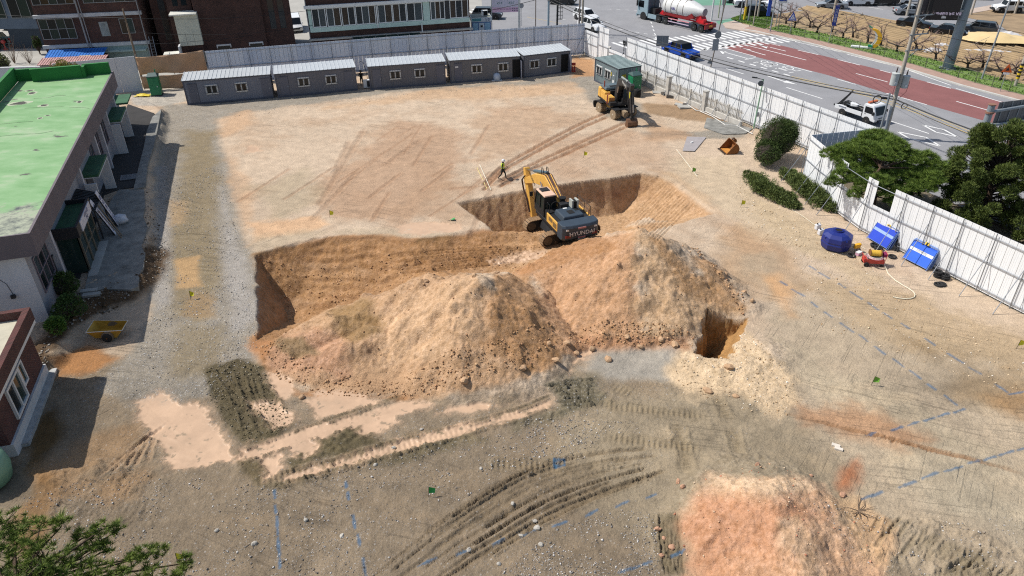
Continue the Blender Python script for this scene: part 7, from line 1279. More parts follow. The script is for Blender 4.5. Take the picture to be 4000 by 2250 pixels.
vb=thing('vertical_banner','vertical blue banner with white characters on a slim post','banner',(*Q(4,605,445)[:2],.12),R(-12)); MB().cyl((0,0,0),(.25,0,4.9),.035,n=6).build('post',GSTEEL,vb); part('cloth',M('banner_blue',(34,60,150),.7,0,.08,3),vb,(-.05,.45,-.06,-.035,2.3,4.9)); text('lettering','시\n가\n요\n양\n원',.36,WFR,vb,(.2,-.063,3.6),(R(90),0,0),.003)
cr=thing('crescent_sign','yellow crescent shaped signboard with white figure panel in grass','sign',(*Q(4,1010,500)[:2],.11),R(-25))
arc=[(1.3*math.cos(a),1.3*math.sin(a)+1.3) for a in [R(-80+i*16) for i in range(12)]]; inn=[(.95*math.cos(a)-.18,1.05*math.sin(a)+1.35) for a in [R(-70+i*14) for i in range(12)]]
MB().prism(arc+inn[::-1],-.14,.14,'y').build('crescent',M('crescent_yellow',(232,178,40),.5,0,.05,3),cr); inn2=[(.62*math.cos(a)-.15,.95*math.sin(a)+1.4) for a in [R(-60+i*12) for i in range(12)]]; MB().prism(inn+inn2[::-1],-.1,.1,'y').build('white_panel',WFR,cr); part('base',WFR,cr,(-2.2,.5,-.25,.25,0,.28),bevel=.08); MB().obox((.1,-.2,.42),(.55,.25,.25),(0,.2,0)).build('green_figure',M('green_figure',(30,150,110),.5,0,.1,4),cr); MB().obox((-.35,0,2.75),(.5,.1,.12),(0,.5,0)).build('leaf_ornament',M('green_figure',(30,150,110)),cr)
wt=thing('warning_sign','orange triangular road works sign at the right edge','sign',(*Q(4,2330,930)[:2],.12),R(-20)); MB().cyl((0,0,0),(0,0,2.6),.035,n=6).build('post',GSTEEL,wt); MB().prism([(-.5,2.1),(.5,2.1),(0,3.0)],-.06,-.03,'y').build('plate',ORS,wt); MB().prism([(-.18,2.25),(.18,2.3),(0,2.65)],-.066,-.061,'y').build('figure',BPL,wt); part('lower_plate',WFR,wt,(-.3,.3,-.06,-.03,1.85,2.07))
sk=thing('gantry_sign','back of a large road sign on a thick post above the juniper','sign',(39.1,58.2,0),R(16)); MB().cyl((0,0,0),(0,0,5.7),.3,.26,n=16).build('post',GSTEEL,sk); MB().cyl((0,0,5.0),(0,0,5.15),.34,n=16).build('collar',M('rust_collar',(150,110,90),.7,.2,.1,3),sk); MB().cyl((0,0,5.7),(0,0,5.76),.3,n=16).build('cap',M('rust_collar',(150,110,90)),sk); MB().cyl((.2,0,5.1),(6.5,0,5.35),.13,n=10).build('arm',GSTEEL,sk); MB().cyl((.2,0,3.9),(6.5,0,4.0),.13,n=10).build('arm',GSTEEL,sk)
for i in range(6): part('sign_panel',M('sign_back_dark',(112,112,114),.6,.2,.1,2),sk,(.9+i*.92,.9+i*.92+.9,.16,.2,3.7,5.75)); part('stiffener',GSTEEL,sk,(1.3+i*.92,1.36+i*.92,.1,.158,3.75,5.7))
bs=thing('bus_shelter','dark framed glass shelter roof behind the low fence gap','bus shelter',(14.2,93.0,0),R(-62)); part('roof',M('shelter_glass',(120,150,150),.1,0,.05,2),bs,(0,4.6,-.1,1.5,2.3,2.36)); part('roof_frame',BPL,bs,(-.06,4.66,-.18,-.101,2.25,2.42)); part('roof_frame',BPL,bs,(-.06,4.66,1.501,1.58,2.25,2.42)); part('back_glass',M('shelter_glass',(120,150,150)),bs,(0,4.6,1.45,1.49,.3,2.2)); part('sign_box',BPL,bs,(-.2,.9,-.1,.1,2.43,2.75))
for x in(0,4.52): part('post',BPL,bs,(x,x+.08,1.4,1.48,0,2.24)); part('post',BPL,bs,(x,x+.08,-.08,0,0,2.24))
# green mesh fence along the sidewalk
of_=thing('mesh_fence','low green mesh fence with dark posts along the orchard sidewalk','fence',(0,0,0)); lf=off(cl,2.15); lf=[p for p in lf]; OFM=M('olive_steel',(96,104,84),.6,.2,.1,3); acc=[]
for a,b in zip(lf[:-1],lf[1:]):
    L_=(b-a).length; n=max(1,round(L_/2.1))
    for i in range(n): p=a+(b-a)*(i/n); MB().cyl((p.x,p.y,.1),(p.x,p.y,1.45),.04,n=6).build('post',OFM,of_)
    for z in(.2,.8,1.38): MB().cyl((a.x,a.y,z),(b.x,b.y,z),.018,n=4).build('rail',OFM,of_)
# red bollards at far left, orchard props, tarps on the field
for i,(x,y) in enumerate(((125,465),(60,500))): b=thing('red_bollard','red plastic barrier post on the pale street, %s one'%('right','left')[i],'bollard',Q(1,x,y),0,'red street bollards'); MB().lathe([(.35,0),(.3,.1),(.1,.2),(.09,.8),(.28,.9),(.3,1.15),(.12,1.3)],n=12).build('body',M('bollard_red',(196,70,66),.5,0,.1,4),b,smooth=True)
WTP=M('white_plastic_sheet',(206,204,204),.7,0,.1,3); BTP=M('beige_tarp',(216,190,140),.8,0,.08,1)
def drape(name,label,c,sx,sy,mat,seed,h=.3,rz=0,cat='tarp'):
    t=thing(name,label,cat,c,rz); mb=MB(); n=12
    for i in range(n+1):
        for j in range(n+1):
            u_,v_=i/n-.5,j/n-.5; e=max(0,1-4*max(u_*u_,v_*v_)); mb.v.append((u_*sx*(1+.15*math.sin(7*v_+seed)),v_*sy*(1+.15*math.sin(6*u_+seed)),.02+h*e*(.2+.8*float(vnoise(np.array([u_*5.+seed]),np.array([v_*5.]),seed)[0]))))
    mb.f=[(i*(n+1)+j,(i+1)*(n+1)+j,(i+1)*(n+1)+j+1,i*(n+1)+j+1) for i in range(n) for j in range(n)]; mb.build('sheet',mat,t,smooth=True); return t
drape('beige_tarp','beige tarp roof spread at the field edge, upper right',(*Q(4,2330,430)[:2],.5),9,5,BTP,3,1.0,R(-20)); drape('plastic_sheet','white plastic sheet heap left of the steel post',(*Q(4,1660,520)[:2],.1),2.6,1.3,WTP,4,.45); drape('plastic_sheet','small white plastic sheet in the orchard soil',(*Q(4,1750,465)[:2],.1),1.6,.9,WTP,5,.4); drape('plastic_sheet','grey plastic heap behind the parked dark car',(*Q(4,2420,355)[:2],.1),2.8,1.6,WTP,6,.6); drape('plastic_sheet','white sheet row along the plough lines at right',(*Q(4,2200,520)[:2],.1),5.5,.6,WTP,7,.2,R(-15))
for i,(x0,y0,x1,y1,z) in enumerate([(1010,250,945,125,2.4),(640,150,720,60,2.2),(1720,460,1760,330,2.6),(1790,470,1830,300,2.8),(2000,480,2230,370,2.2),(2080,600,2200,400,3.0),(300,180,380,110,2.0),(880,140,790,170,1.8),(1560,420,1680,370,1.6)]):
    b=thing('orchard_prop','thin pale wooden prop %s'%['left of the crescent sign','near the far silver sedan','left of the two by the steel post','right of the two by the steel post','slanting towards the beige tarp','steeply leaning right of the steel post','behind the crossing sign','lying low behind the banner','near the white plastic heap'][i],'prop',(0,0,0),0,'wooden orchard props'); p=Q(4,x0,y0); q=Q(4,x1,y1,z); MB().cyl((p.x,p.y,.1),(q.x,q.y,z),.035,n=5).build('stake',M('pale_stake',(196,184,168),.8,0,.1,4),b)
# ================================================================== SMALL THINGS ON SITE
FLY=M('flag_yellow',(222,216,40),.6,0,.08,5); FLG=M('flag_green',(40,160,76),.6,0,.08,5); FLL=M('flag_lime',(120,176,60),.6,0,.08,5); STK=M('flag_stick',(90,80,70),.7,0,.1,4)
def flag(label,p,mat,h=.62,lying=False,s=1.0):
    f=thing('marker_flag',label,'flag',gz(p),random.uniform(-.3,.3),'survey marker flags')
    if lying: f.rotation_euler=(R(75),0,R(80))
    MB().cyl((0,0,-.05),(.05,0,h),.014,n=5).build('stick',STK,f); MB().add([(.05,0,h),(.34*s,.03,h-.12),(.3*s,-.03,h-.34),(.03,.0,h-.4),(.18*s,.05,h-.2)],[(0,1,4),(1,2,4),(2,3,4),(3,0,4)]).build('cloth',mat,f)
for lab,p,m,ly in[('yellow flag on the pale sand left of the big pit',(830,548),FLY,0),('yellow flag beside the wheel tracks up the slope',(1468,397),FLY,0),('yellow flag on the right bank of the pit',(1863,522),FLY,0),('yellow flag standing on the gravel drive',(480,753),FLY,0),('yellow flag at the right edge by the fence',(2556,878),FLY,0),('yellow flag among pine tips at the lower left',(447,1416),FLY,0),('green flag lying flat above the pit edge',(1125,556),FLG,1),('green flag next to the long white rod',(1740,438),FLL,0),('lime green flag in the pale stake-out area',(2192,968),FLL,0),('dark green flag in the grey gravel foreground',(1078,1248),FLG,0)]: flag(lab,D(*p),m,.62,bool(ly))
def rod(label,a,b,mat,r=.03):
    a,b=Vector(gz(a,.05)),Vector(gz(b,.05)); t=thing('surveying_rod',label,'rod',a,0); MB().cyl((0,0,0),b-a,r,n=6).build('shaft',mat,t)
RW=M('rod_white',(226,220,200),.5,0,.1,3); RY=M('rod_cream',(222,204,140),.5,0,.1,3)
rod('left of two long striped rods near the walking worker',Q(6,2225,405),Q(6,2325,610),RY); rod('right of two long striped rods near the walking worker',Q(6,2252,375),Q(6,2364,626),RW); rod('white rod lying on sand above the right pit slope',Q(7,1655,225),Q(7,1865,495),RW,.025)
mt=thing('grey_mat','flat grey sheet with a stone lying on the sand','mat',gz(Q(7,1815,170),.06),0); P=[Q(7,*p) for p in((1760,95),(1955,100),(1835,243),(1715,238))]; c=Q(7,1815,170); MB().prism([(p.x-c.x,p.y-c.y) for p in P],0,.02,'z').build('sheet',M('grey_sheet',(158,152,152),.8,0,.1,2),mt); MB().obox((0,.3,.06),(.22,.16,.1),(0,0,.4)).build('weight_stone',WFR,mt)
# blue water tank
NAVY=M('navy_plastic',(30,44,120),.4,0,.12,1.5); wt=thing('water_tank','navy blue moulded plastic water tank with round lid opening','water tank',gz(D(2100,622)),R(15)); ring=[]
for z,s,c in((0,.80,.3),(.12,.92,.35),(.5,1.0,.4),(.62,.97,.38),(.68,1.0,.4),(1.0,.95,.4),(1.18,.7,.35),(1.26,.45,.2)): ring.append([(x*s,y*s,z) for x,y in((1,c),(c,1),(-c,1),(-1,c),(-1,-c),(-c,-1),(c,-1),(1,-c))])
MB().loft(ring).build('shell',NAVY,wt,bevel=.05); MB().lathe([(.3,1.26),(.3,1.34),(.24,1.34),(.22,1.28),(.02,1.27)],n=20).build('lid_rim',NAVY,wt,auto=40); MB().lathe([(.21,1.345),(.02,1.346)],n=16).build('opening',BLK,wt); 
for a in(0,1.57,3.14,4.71): MB().obox((.82*math.cos(a),.82*math.sin(a),1.02),(.5,.07,.08),(0,.55,a)).build('rib',NAVY,wt)
for i,(x,y) in enumerate(((495,1020),(525,1070))): b=thing('white_canister','white plastic canister behind the blue tank, %s one'%('farther','nearer')[i],'canister',gz(Q(8,x,y)),.4,'white canisters'); part('body',M('white_plastic',(222,222,226),.45,0,.05,4),b,(-.2,.2,-.14,.14,0,.42),bevel=.05); MB().cyl((-.1,0,.42),(-.1,0,.5),.05,n=10).build('cap',DKM,b); MB().tube([(-.02,0,.42),(0,0,.5),(.14,0,.5),(.16,0,.42)],.02,5).build('handle',WFR,b)
# barrier stacks: every barrier is one thing
BLB=M('barrier_blue',(30,96,214),.5,0,.06,2); BLD=M('barrier_dark_blue',(24,66,196),.5,0,.06,2)
def barrier(label,base,ang,lean,i,bm,shiny,grp,txt=False):
    t=thing('safety_barrier',label,'barrier',base,ang,grp); t.rotation_euler=(lean,0,ang); w,h=1.85,1.55
    part('panel',bm,t,(-w/2+.05,w/2-.05,-.012,.012,.14,h-.22)); part('band',WFR if shiny else M('pale_band',(150,176,226),.4,0,.05,3),t,(-w/2+.06,w/2-.06,-.018,-.0125,h-.72,h-.52))
    MB().tube([(-w/2,0,0),(-w/2,0,h-.15),(-w/2+.12,0,h),(w/2-.12,0,h),(w/2,0,h-.15),(w/2,0,0)],.018,6).build('frame',M('barrier_frame',(120,150,206),.5,.2,.05,3),t); MB().cyl((-w/2,0,.12),(w/2,0,.12),.016,n=6).build('lower_rail',M('barrier_frame',(120,150,206)),t)
    mb=MB(); 
    for k in range(3): MB().box(-.12+k*.1,-.04+k*.1,-.035,.035,h-.06,h+.06).build('striped_sleeve',YB1 if k%2==0 else BPL,t)
    if txt: text('lettering','안전우리집',.17,M('print_dark2',(60,60,70),.6,0,0),t,(0,-.02,h-.62),(R(90),0,0),.002)
def stack(p,q,n,bm,lab,grp,txt):
    p,q=Vector(p[:2]),Vector(q[:2]); c=(p+q)/2; ang=math.atan2(q.y-p.y,q.x-p.x); nn=Vector((-math.sin(ang),math.cos(ang)))
    for i in range(n):
        b=c+nn*(.10*i)*1.0; o=['front','second','third','fourth','fifth','sixth','seventh','eighth'][i]; barrier('%s barrier of the %s'%(o,lab),(b.x+random.uniform(-.04,.04),b.y,.02),ang+random.uniform(-.02,.02),-R(28-1.5*i),i,bm,i==0 and txt,grp,txt and i==0)
stack(Q(8,985,1110),Q(8,1195,1235),5,BLD,'darker blue stack near the pine','left stack of blue barriers',False); stack(Q(8,1340,1318),Q(8,1580,1440),8,BLB,'brighter blue stack with lettered band','right stack of blue barriers',True)
def striped_poles():
    for i,(x,y) in enumerate(((1275,1235),(1300,1240))):
        p=Q(8,x,y); t=thing('striped_post','black and yellow striped post leaning on the fence, %s one'%('left','right')[i],'post',gz(p),0,'leaning striped posts'); e=Vector((.35+.05*i,.75,1.75))
        for k in range(9): a,b=e*(k/9),e*((k+1)/9); MB().cyl(a,b,.055,n=8).build('section',YB1 if (k%2==0 and k>3) else BPL,t)
striped_poles()
# work lamp, cart with hose drum, rubber bases, hose
b=thing('work_lamp','yellow flood lamp on a small stand','lamp',gz(Q(8,885,1245)),.3); MB().obox((0,0,.48),(.46,.2,.34),(.15,0,0)).build('lamp_body',M('lamp_yellow',(236,176,40),.5,0,.06,4),b,bevel=.03); MB().obox((0,.1,.44),(.4,.06,.26),(.15,0,0)).build('lamp_back',M('lamp_green',(110,150,60),.5,0,.1,4),b); MB().tube([(-.22,-.15,0),(-.18,0,.35),(.18,0,.35),(.22,-.15,0)],.02,5).build('stand',DKM,b); MB().tube([(.2,.2,0),(.1,.02,.33)],.02,5).build('stand',DKM,b)
k=thing('spray_cart','red wheeled pump cart carrying a yellow hose drum','cart',gz(Q(8,1045,1375)),R(-8)); k.scale=(.85,.85,.85); RC=M('cart_red',(196,66,56),.5,0,.1,3); part('box',RC,k,(-.75,.75,-.32,.32,.28,.66),bevel=.03); part('engine',M('engine_grey',(130,136,136),.5,.2,.2,5),k,(-.55,.6,-.3,.3,.661,.86)); MB().cyl((-.35,-.02,1.08),(.38,-.02,1.08),.25,n=18).build('hose_drum',M('hose_yellow',(222,178,60),.6,0,.2,9,.6,40),k)
for x in(-.4,.43): MB().cyl((x-.02,-.02,1.08),(x+.02,-.02,1.08),.31,n=16).build('drum_flange',M('flange_brown',(130,90,50),.6,0,.1,4),k)
for i in range(4): MB().torus((.05,-.05,.9-.03*i),.5+.04*i,.025,'z',18,5).build('hose_loop',[M('hose_pale',(206,206,196),.6,0,.1,4),M('hose_pink',(206,130,140),.6,0,.1,4)][i%2],k)
for x,y in((-.55,-.38),(-.55,.38)): wheel(k,(x,y,.2),.2,.1,RUB,M('dusty_rim',(120,112,100)))
for y in(-.3,.3): wheel(k,(.6,y,.12),.12,.06,RUB,M('dusty_rim',(120,112,100)))
MB().tube([(.75,-.3,.3),(.85,-.3,1.15),(.85,.3,1.15),(.75,.3,.3)],.022,5).build('push_handle',RC,k); MB().tube([(-.75,-.3,.3),(-.82,-.3,.9),(-.82,.3,.9),(-.75,.3,.3)],.022,5).build('guard_bar',RC,k); MB().obox((.72,.0,.98),(.3,.35,.3),(.2,.1,.3)).build('magenta_rope',M('rope_magenta',(140,40,90),.8,0,.3,9,.6,30),k)
b=thing('small_pink_box','small pink and white box left of the pump cart','box',gz(Q(8,908,1275)),.6); part('body',M('box_pink',(226,176,196),.6,0,.15,6),b,(-.2,.2,-.12,.12,0,.2)); part('lid',WFR,b,(-.21,.21,-.13,.13,.201,.24))
z8=lambda x,y:at(3000+x/2.3,1000+y/2.3)
def ringbase(label,p,n):
    t=thing('rubber_base',label,'rubber base',gz(p),random.random()*3,'black rubber bases')
    for i in range(n): MB().torus((random.uniform(-.05,.05),random.uniform(-.05,.05),.07+.11*i),.24,.06,'z',14,6).build('ring',RUB,t); MB().obox((0,0,.06+.11*i),(.5,.05,.04),(0,0,i)).build('spoke',RUB,t); MB().obox((0,0,.06+.11*i),(.05,.5,.04),(0,0,i)).build('spoke',RUB,t)
for lab,p,n in[('rubber base lying left of the pump cart',Q(8,836,1290),1),('stacked rubber bases below the left barrier stack',Q(8,1072,1195),2),('second stacked rubber bases below the left barriers',Q(8,1110,1225),2),('single rubber base between the barrier stacks',Q(8,1240,1302),1),('tall pile of rubber bases at the foot of the fence',z8(1520,185),4),('lower pile of rubber bases against the fence',z8(1588,205),3),('grey rubber bases lying flat in front of the piles',z8(1525,262),1),('grey rubber base beside the flat pair',z8(1565,258),1)]: ringbase(lab,p,n)
hs=thing('white_hose','thin white hose curling over the sand from the cart','hose',(0,0,0)); MB().tube([gz(z8(*p),.05) for p in((1030,50),(1045,90),(1080,170),(1140,225),(1200,262),(1260,296),(1305,328),(1320,352),(1312,376),(1275,390),(1220,393),(1160,385),(1120,375))],.035,5).build('line',M('hose_white',(222,214,190),.6,0,.1,4),hs)
hs=thing('thin_cord','thin pale cord running from the hedge to the lamp','cord',(0,0,0)); MB().tube([gz(Q(8,*p),.04) for p in((230,820),(360,900),(470,985),(560,1040),(720,1120),(840,1150),(980,1220))],.018,4).build('line',M('hose_white',(222,214,190)),hs)
# yellow skip cart by the hall
sk=thing('yellow_skip','yellow open steel wheelbarrow tray with wheel arches in shade','skip',gz(at(432,1310)),R(6)); YS=M('skip_yellow',(186,144,50),.6,.1,.15,3,dirt=(120,96,60)); w=.62
mb=MB(); base=[(-.62,-w*.75,.18),(.55,-w*.75,.12),(.55,w*.75,.12),(-.62,w*.75,.18)]; top=[(-.95,-w,.72),(.98,-w*.8,.62),(.98,w*.8,.62),(-.95,w,.72)]; mb.add(base+top,[(0,1,2,3),(0,4,5,1),(1,5,6,2),(2,6,7,3),(3,7,4,0)]); o=mb.build('tray',YS,sk); s_=o.modifiers.new('s','SOLIDIFY'); s_.thickness=.04
for s in(-1,1): wheel(sk,(.1,s*.66,.27),.27,.14,RUB,RUST); MB().lathe([(.33,-.07),(.33,.07)],(.1,s*.56,.3),'y',14).build('wheel_arch',M('tray_inside',(128,112,92),.8,0,.2,3),sk)
MB().tube([(-.95,-w,.72),(.98,-w*.8,.62),(.98,w*.8,.62),(-.95,w,.72),(-.95,-w,.72)],.02,5).build('rim_bar',WFR,sk)
# rubble and odds and ends
def rock(label,p,s,mat,seed,grp,name='rock',cat='rock'):
    rs=np.random.RandomState(seed); bm=bmesh.new(); bmesh.ops.create_icosphere(bm,subdivisions=2,radius=1)
    ax=np.array([1,.75,.6])*(0.8+.4*rs.rand(3))
    for v in bm.verts: n=v.co.normalized(); k=1+.28*(float(vnoise(np.array([n.x*1.7+seed]),np.array([n.y*1.7+n.z*2.1]),seed)[0])-.5)*2; v.co=Vector((n.x*ax[0],n.y*ax[1],n.z*ax[2]))*k*s
    me=bpy.data.meshes.new(name); bm.to_mesh(me); bm.free(); me.materials.append(mat); o=obj(name,me); z=gz(p); o.location=(z[0],z[1],z[2]+s*.22); o.rotation_euler=(rs.randn()*.2,rs.randn()*.2,rs.rand()*6); tag(o,label,cat,grp)
RKT=M('tan_rock',(186,152,118),.9,0,.2,4,.5,18); RKG=M('grey_rock',(176,170,160),.9,0,.2,4,.5,18); RKR=M('red_rock',(184,142,114),.9,0,.2,4,.5,18)
for i,(u_,v_,s) in enumerate([(1530,905,.28),(1575,868,.22),(1695,880,.25),(1395,930,.26),(1380,905,.22),(1170,990,.28),(1315,960,.25),(1870,745,.22),(1890,770,.2),(1820,720,.2),(1640,655,.0),(2105,1128,.0),(760,1000,.18),(1770,1150,.0),(1200,835,.22),(1080,810,.2),(1830,940,.28),(1850,1000,.2),(1780,985,.24),(1250,730,.2),(1425,885,.25),(1450,893,.2),(1490,882,.22),(1610,880,.2),(1660,872,.24)]):
    if s: rock('tan rock lying at the foot of the soil heaps',D(u_,v_),s,RKT,100+i,'tan rocks around the soil heaps')
for i,(u_,v_,s) in enumerate([(1655,1330,.14),(1670,1350,.12),(1665,1395,.16),(1705,1215,.14),(1715,1235,.12),(1900,1195,.14),(2120,1245,.2),(2040,1200,.12),(1690,1375,.16)]): rock('reddish rock at the edge of the red soil heap',D(u_,v_),s,RKR,200+i,'reddish rocks beside the red heap')
for i,(u_,v_,s) in enumerate([(1290,1270,.12),(1345,1310,.13),(1350,1330,.15),(1310,1345,.13),(1360,1370,.12),(1255,1420,.12),(1560,1390,.0),(990,1125,.12),(1060,1080,.1),(945,1170,.1),(1210,1180,.09),(640,1370,.14),(545,1335,.12),(770,1310,.12),(860,1350,.12),(460,1405,.13),(1180,1385,.12)]):
    if s: rock('pale grey stone embedded in the grey gravel foreground',D(u_,v_),s,RKG,300+i,'pale stones in the gravel')
for i,(x,y) in enumerate(((590,315),(615,345))): b=thing('concrete_brick','pale concrete brick lying on the ground, %s of two'%('upper','lower')[i],'brick',gz(at(3000+x/2.229,1600+y/2.229)),-.5,'two loose bricks'); part('body',M('pale_brick',(214,204,190),.85,0,.1,5),b,(-.19,.19,-.09,.09,0,.12),bevel=.01)
for i,(x,y,a,w_,d_,h_) in enumerate(((1545,950,.4,.9,.55,.3),(1590,985,-.2,.8,.4,.3),(1640,960,.9,.6,.4,.25),(1730,1085,.2,1.2,.8,.18),(1690,1060,-.4,1.1,.5,.12),(1760,1060,.5,.8,.5,.14),(1460,935,.1,1.0,.5,.1))): b=thing('concrete_rubble','%s broken concrete piece by the picket fence'%('dark blocky','flat dark','small tilted','largest flat','long thin','short flat','white slab like')[i],'rubble',gz(Q(3,x,y)),a,'rubble by the picket fence'); MB().obox((0,0,h_/2),(w_,d_,h_),(.08*i-.2,.1,0)).build('piece',CONC if i in(3,4,6) else M('dark_rubble',(92,88,84),.9,0,.2,4),b)
for i,(pts) in enumerate([((1640,960),(1760,1060),(1850,1120),(1950,1135),(2100,1210),(2180,1215),(2255,1150)),((1890,1130),(2010,1180),(2140,1265),(2260,1275),(2420,1360))]): b=thing('plastic_pipe','loose pale plastic pipe along the picket fence, %s one'%('upper','lower')[i],'pipe',(0,0,0),0,'loose plastic pipes'); MB().tube([gz(Q(3,*p),.12) for p in pts],.045,6).build('tube',M('pipe_white',(214,212,206),.6,0,.1,3),b)
b=thing('white_bag','plastic wrapped bag in front of the fourth cabin','bag',gz(Q(2,2425,808)),0); MB().lathe([(.3,0),(.45,.2),(.42,.6),(.3,.78),(.12,.85)],n=10).build('sack',M('bag_plastic',(186,198,214),.4,0,.2,8,.6,14),b,smooth=True); part('cloth',WFR,b,(-.6,.6,-.35,.3,.01,.05))
b=thing('air_conditioner','white air conditioner unit at the left end of third cabin','air conditioner',gz(Q(2,1125,885)),R(14)); part('casing',WFR,b,(-.45,.35,-.2,.2,.1,.95)); part('grille',DKM,b,(-.05,.3,-.23,-.202,.2,.85)); MB().tube([(.1,.3,.9),(.05,.5,1.8),(-.2,.6,2.8),(-.5,.5,2.9)],.03,5).build('pipe_loop',BPL,b)
b=thing('extinguisher_stand','red fire extinguisher stand beside the last cabin','stand',gz(Q(3,615,725)),0); part('stand',M('ext_red',(176,46,36),.5,0,.1,4),b,(-.3,.3,-.15,.15,0,.1)); MB().cyl((-.12,0,.1),(-.12,0,.65),.1,n=10).build('extinguisher',M('ext_red',(176,46,36)),b); MB().cyl((.14,0,.1),(.14,0,.65),.1,n=10).build('extinguisher',M('ext_red',(176,46,36)),b); part('sign',M('ext_red',(176,46,36)),b,(-.28,.28,.1,.13,.7,1.05))
b=thing('dry_branch','dry twiggy branch on the edge of the red heap','branch',gz(D(2160,1285)),0); mb=MB(); rs=np.random.RandomState(3)
for i in range(12): e=Vector(rs.randn(3))*.45; e.z=abs(e.z)*.6+.1; mb.tube([(0,0,.05),e*.5+Vector(rs.randn(3))*.06,e],[.03,.02,.008],4)
mb.build('twigs',DEAD,b)
# concrete steps near the hall porch, plank
for i in range(2): b=thing('concrete_step','small concrete step stone below the hall porch, %s one'%('upper','lower')[i],'step',gz(D(228+i*6,742+i*10,.5)),.2,'steps below the porch'); part('slab',CONC,b,(-.5,.5,-.18,.18,0,.16))
# ================================================================== PEOPLE
SKN=M('skin',(196,150,122),.6,0,.05,5)
def person(label,loc,face,joints,mats,h=1.0,helmet=None,vest=None):
    t=thing('person',label,'person',loc,face); me=bpy.data.meshes.new('body'); bm=bmesh.new(); sk=bm.verts.layers.skin.verify(); V={}
    for n,(p,r) in joints.items(): v=bm.verts.new(p); V[n]=v; v[sk].radius=(r,r)
    for a,b in [('pelvis','waist'),('waist','chest'),('chest','neck'),('neck','head'),('head','crown'),('chest','sl'),('sl','el'),('el','wl'),('wl','hl'),('chest','sr'),('sr','er'),('er','wr'),('wr','hr'),('pelvis','ll'),('ll','kl'),('kl','al'),('al','tl'),('pelvis','lr'),('lr','kr'),('kr','ar'),('ar','tr')]: bm.edges.new((V[a],V[b]))
    V['pelvis'][sk].use_root=True; bm.to_mesh(me); bm.free(); o=bpy.data.objects.new('tmp',me); COL.objects.link(o); o.modifiers.new('s','SKIN'); sd=o.modifiers.new('u','SUBSURF'); sd.levels=2; dg=bpy.context.evaluated_depsgraph_get(); m2=bpy.data.meshes.new_from_object(o.evaluated_get(dg)); bpy.data.objects.remove(o); m2.name='body'
    # fingers
    mb=MB()
    for s in('l','r'):
        w_,hd=Vector(joints['w'+s][0]),Vector(joints['h'+s][0]); d=(hd-w_).normalized(); a=d.cross(Vector((0,1,0))).normalized()
        for k in range(4): q=hd+a*(k-1.5)*.02; mb.tube([q-d*.02,q+d*(.045-.006*abs(k-1.3)),q+d*.07+Vector((.012,0,0))],[.0095,.009,.007],5)
        q=w_+a*-.03+d*.02; mb.tube([q,q+d*.03-a*.03,q+d*.06-a*.035],[.0105,.0095,.008],5)
    bm=bmesh.new(); bm.from_mesh(m2); me3=bpy.data.meshes.new('x'); me3.from_pydata(mb.v,[],mb.f); nb=len(bm.faces); bm.from_mesh(me3); bm.faces.ensure_lookup_table()
    wl,wr=Vector(joints['wl'][0]),Vector(joints['wr'][0])
    for i,f in enumerate(bm.faces):
        c=f.calc_center_median(); f.smooth=True
        if i>=nb or (c-Vector(joints['hl'][0])).length<.075 or (c-Vector(joints['hr'][0])).length<.075: f.material_index=3
        elif c.z>joints['neck'][0][2]-.02 and abs(c.y)<.13: f.material_index=3
        elif c.z<.12 : f.material_index=2
        elif c.z<joints['pelvis'][0][2]+.06 and abs(c.y)<.17 and (c-wl).length>.2 and (c-wr).length>.2: f.material_index=1
        else: f.material_index=0
    bm.to_mesh(m2); bm.free(); m2.materials.clear()
    for m in mats+[SKN]: m2.materials.append(m)
    o=obj('body',m2,t); hd=Vector(joints['head'][0])
    if helmet:
        MB().lathe([(.145,.02),(.14,.07),(.115,.12),(.07,.155),(.02,.165)],hd+Vector((0,0,.03)),n=16).build('helmet',helmet,t,smooth=True); MB().lathe([(.12,.0),(.165,.0),(.165,.015),(.12,.02)],hd+Vector((.025,0,.04)),n=16).build('helmet_brim',helmet,t)
    else: MB().lathe([(.10,-.06),(.118,.02),(.11,.08),(.07,.125),(.02,.14)],hd+Vector((-.012,0,.03)),n=14).build('hair',M('black_hair',(20,18,18),.7,0,0),t,smooth=True)
    MB().cyl(hd+Vector((.095,0,-.005)),hd+Vector((.125,0,-.025)),.016,.012,n=6).build('nose',SKN,t)
    for s in(-1,1): MB().obox(hd+Vector((.098,s*.035,.02)),(.012,.026,.012)).build('eye',BLK,t); MB().obox(hd+Vector((0,s*.1,0)),(.04,.02,.06)).build('ear',SKN,t)
    MB().obox(hd+Vector((.098,0,-.055)),(.012,.05,.01)).build('mouth',M('lip',(150,90,84),.6,0,0),t)
    if vest:
        c,wst=Vector(joints['chest'][0]),Vector(joints['waist'][0]); rg=[]
        for z,a,b in((wst.z-.06,.155,.2),(wst.z+.1,.15,.195),(c.z,.155,.215),(c.z+.1,.13,.19),(c.z+.15,.09,.12)): rg.append([(c.x*.5+wst.x*.5+a*math.cos(q),b*math.sin(q),z) for q in [6.283*i/16 for i in range(16)]])
        v=MB().loft(rg,cap=False).build('vest',vest,t,smooth=True); r2=[[(x+math.copysign(.004,x),y*1.02,z) for x,y,z in r] for r in rg]; MB().loft([[(x,y,z0) for (x,y,_z) in r2[1]] for z0 in(wst.z+.02,wst.z+.07)],cap=False).build('reflective_band',M('reflective_silver',(200,206,200),.3,.3,0),v)
    return t
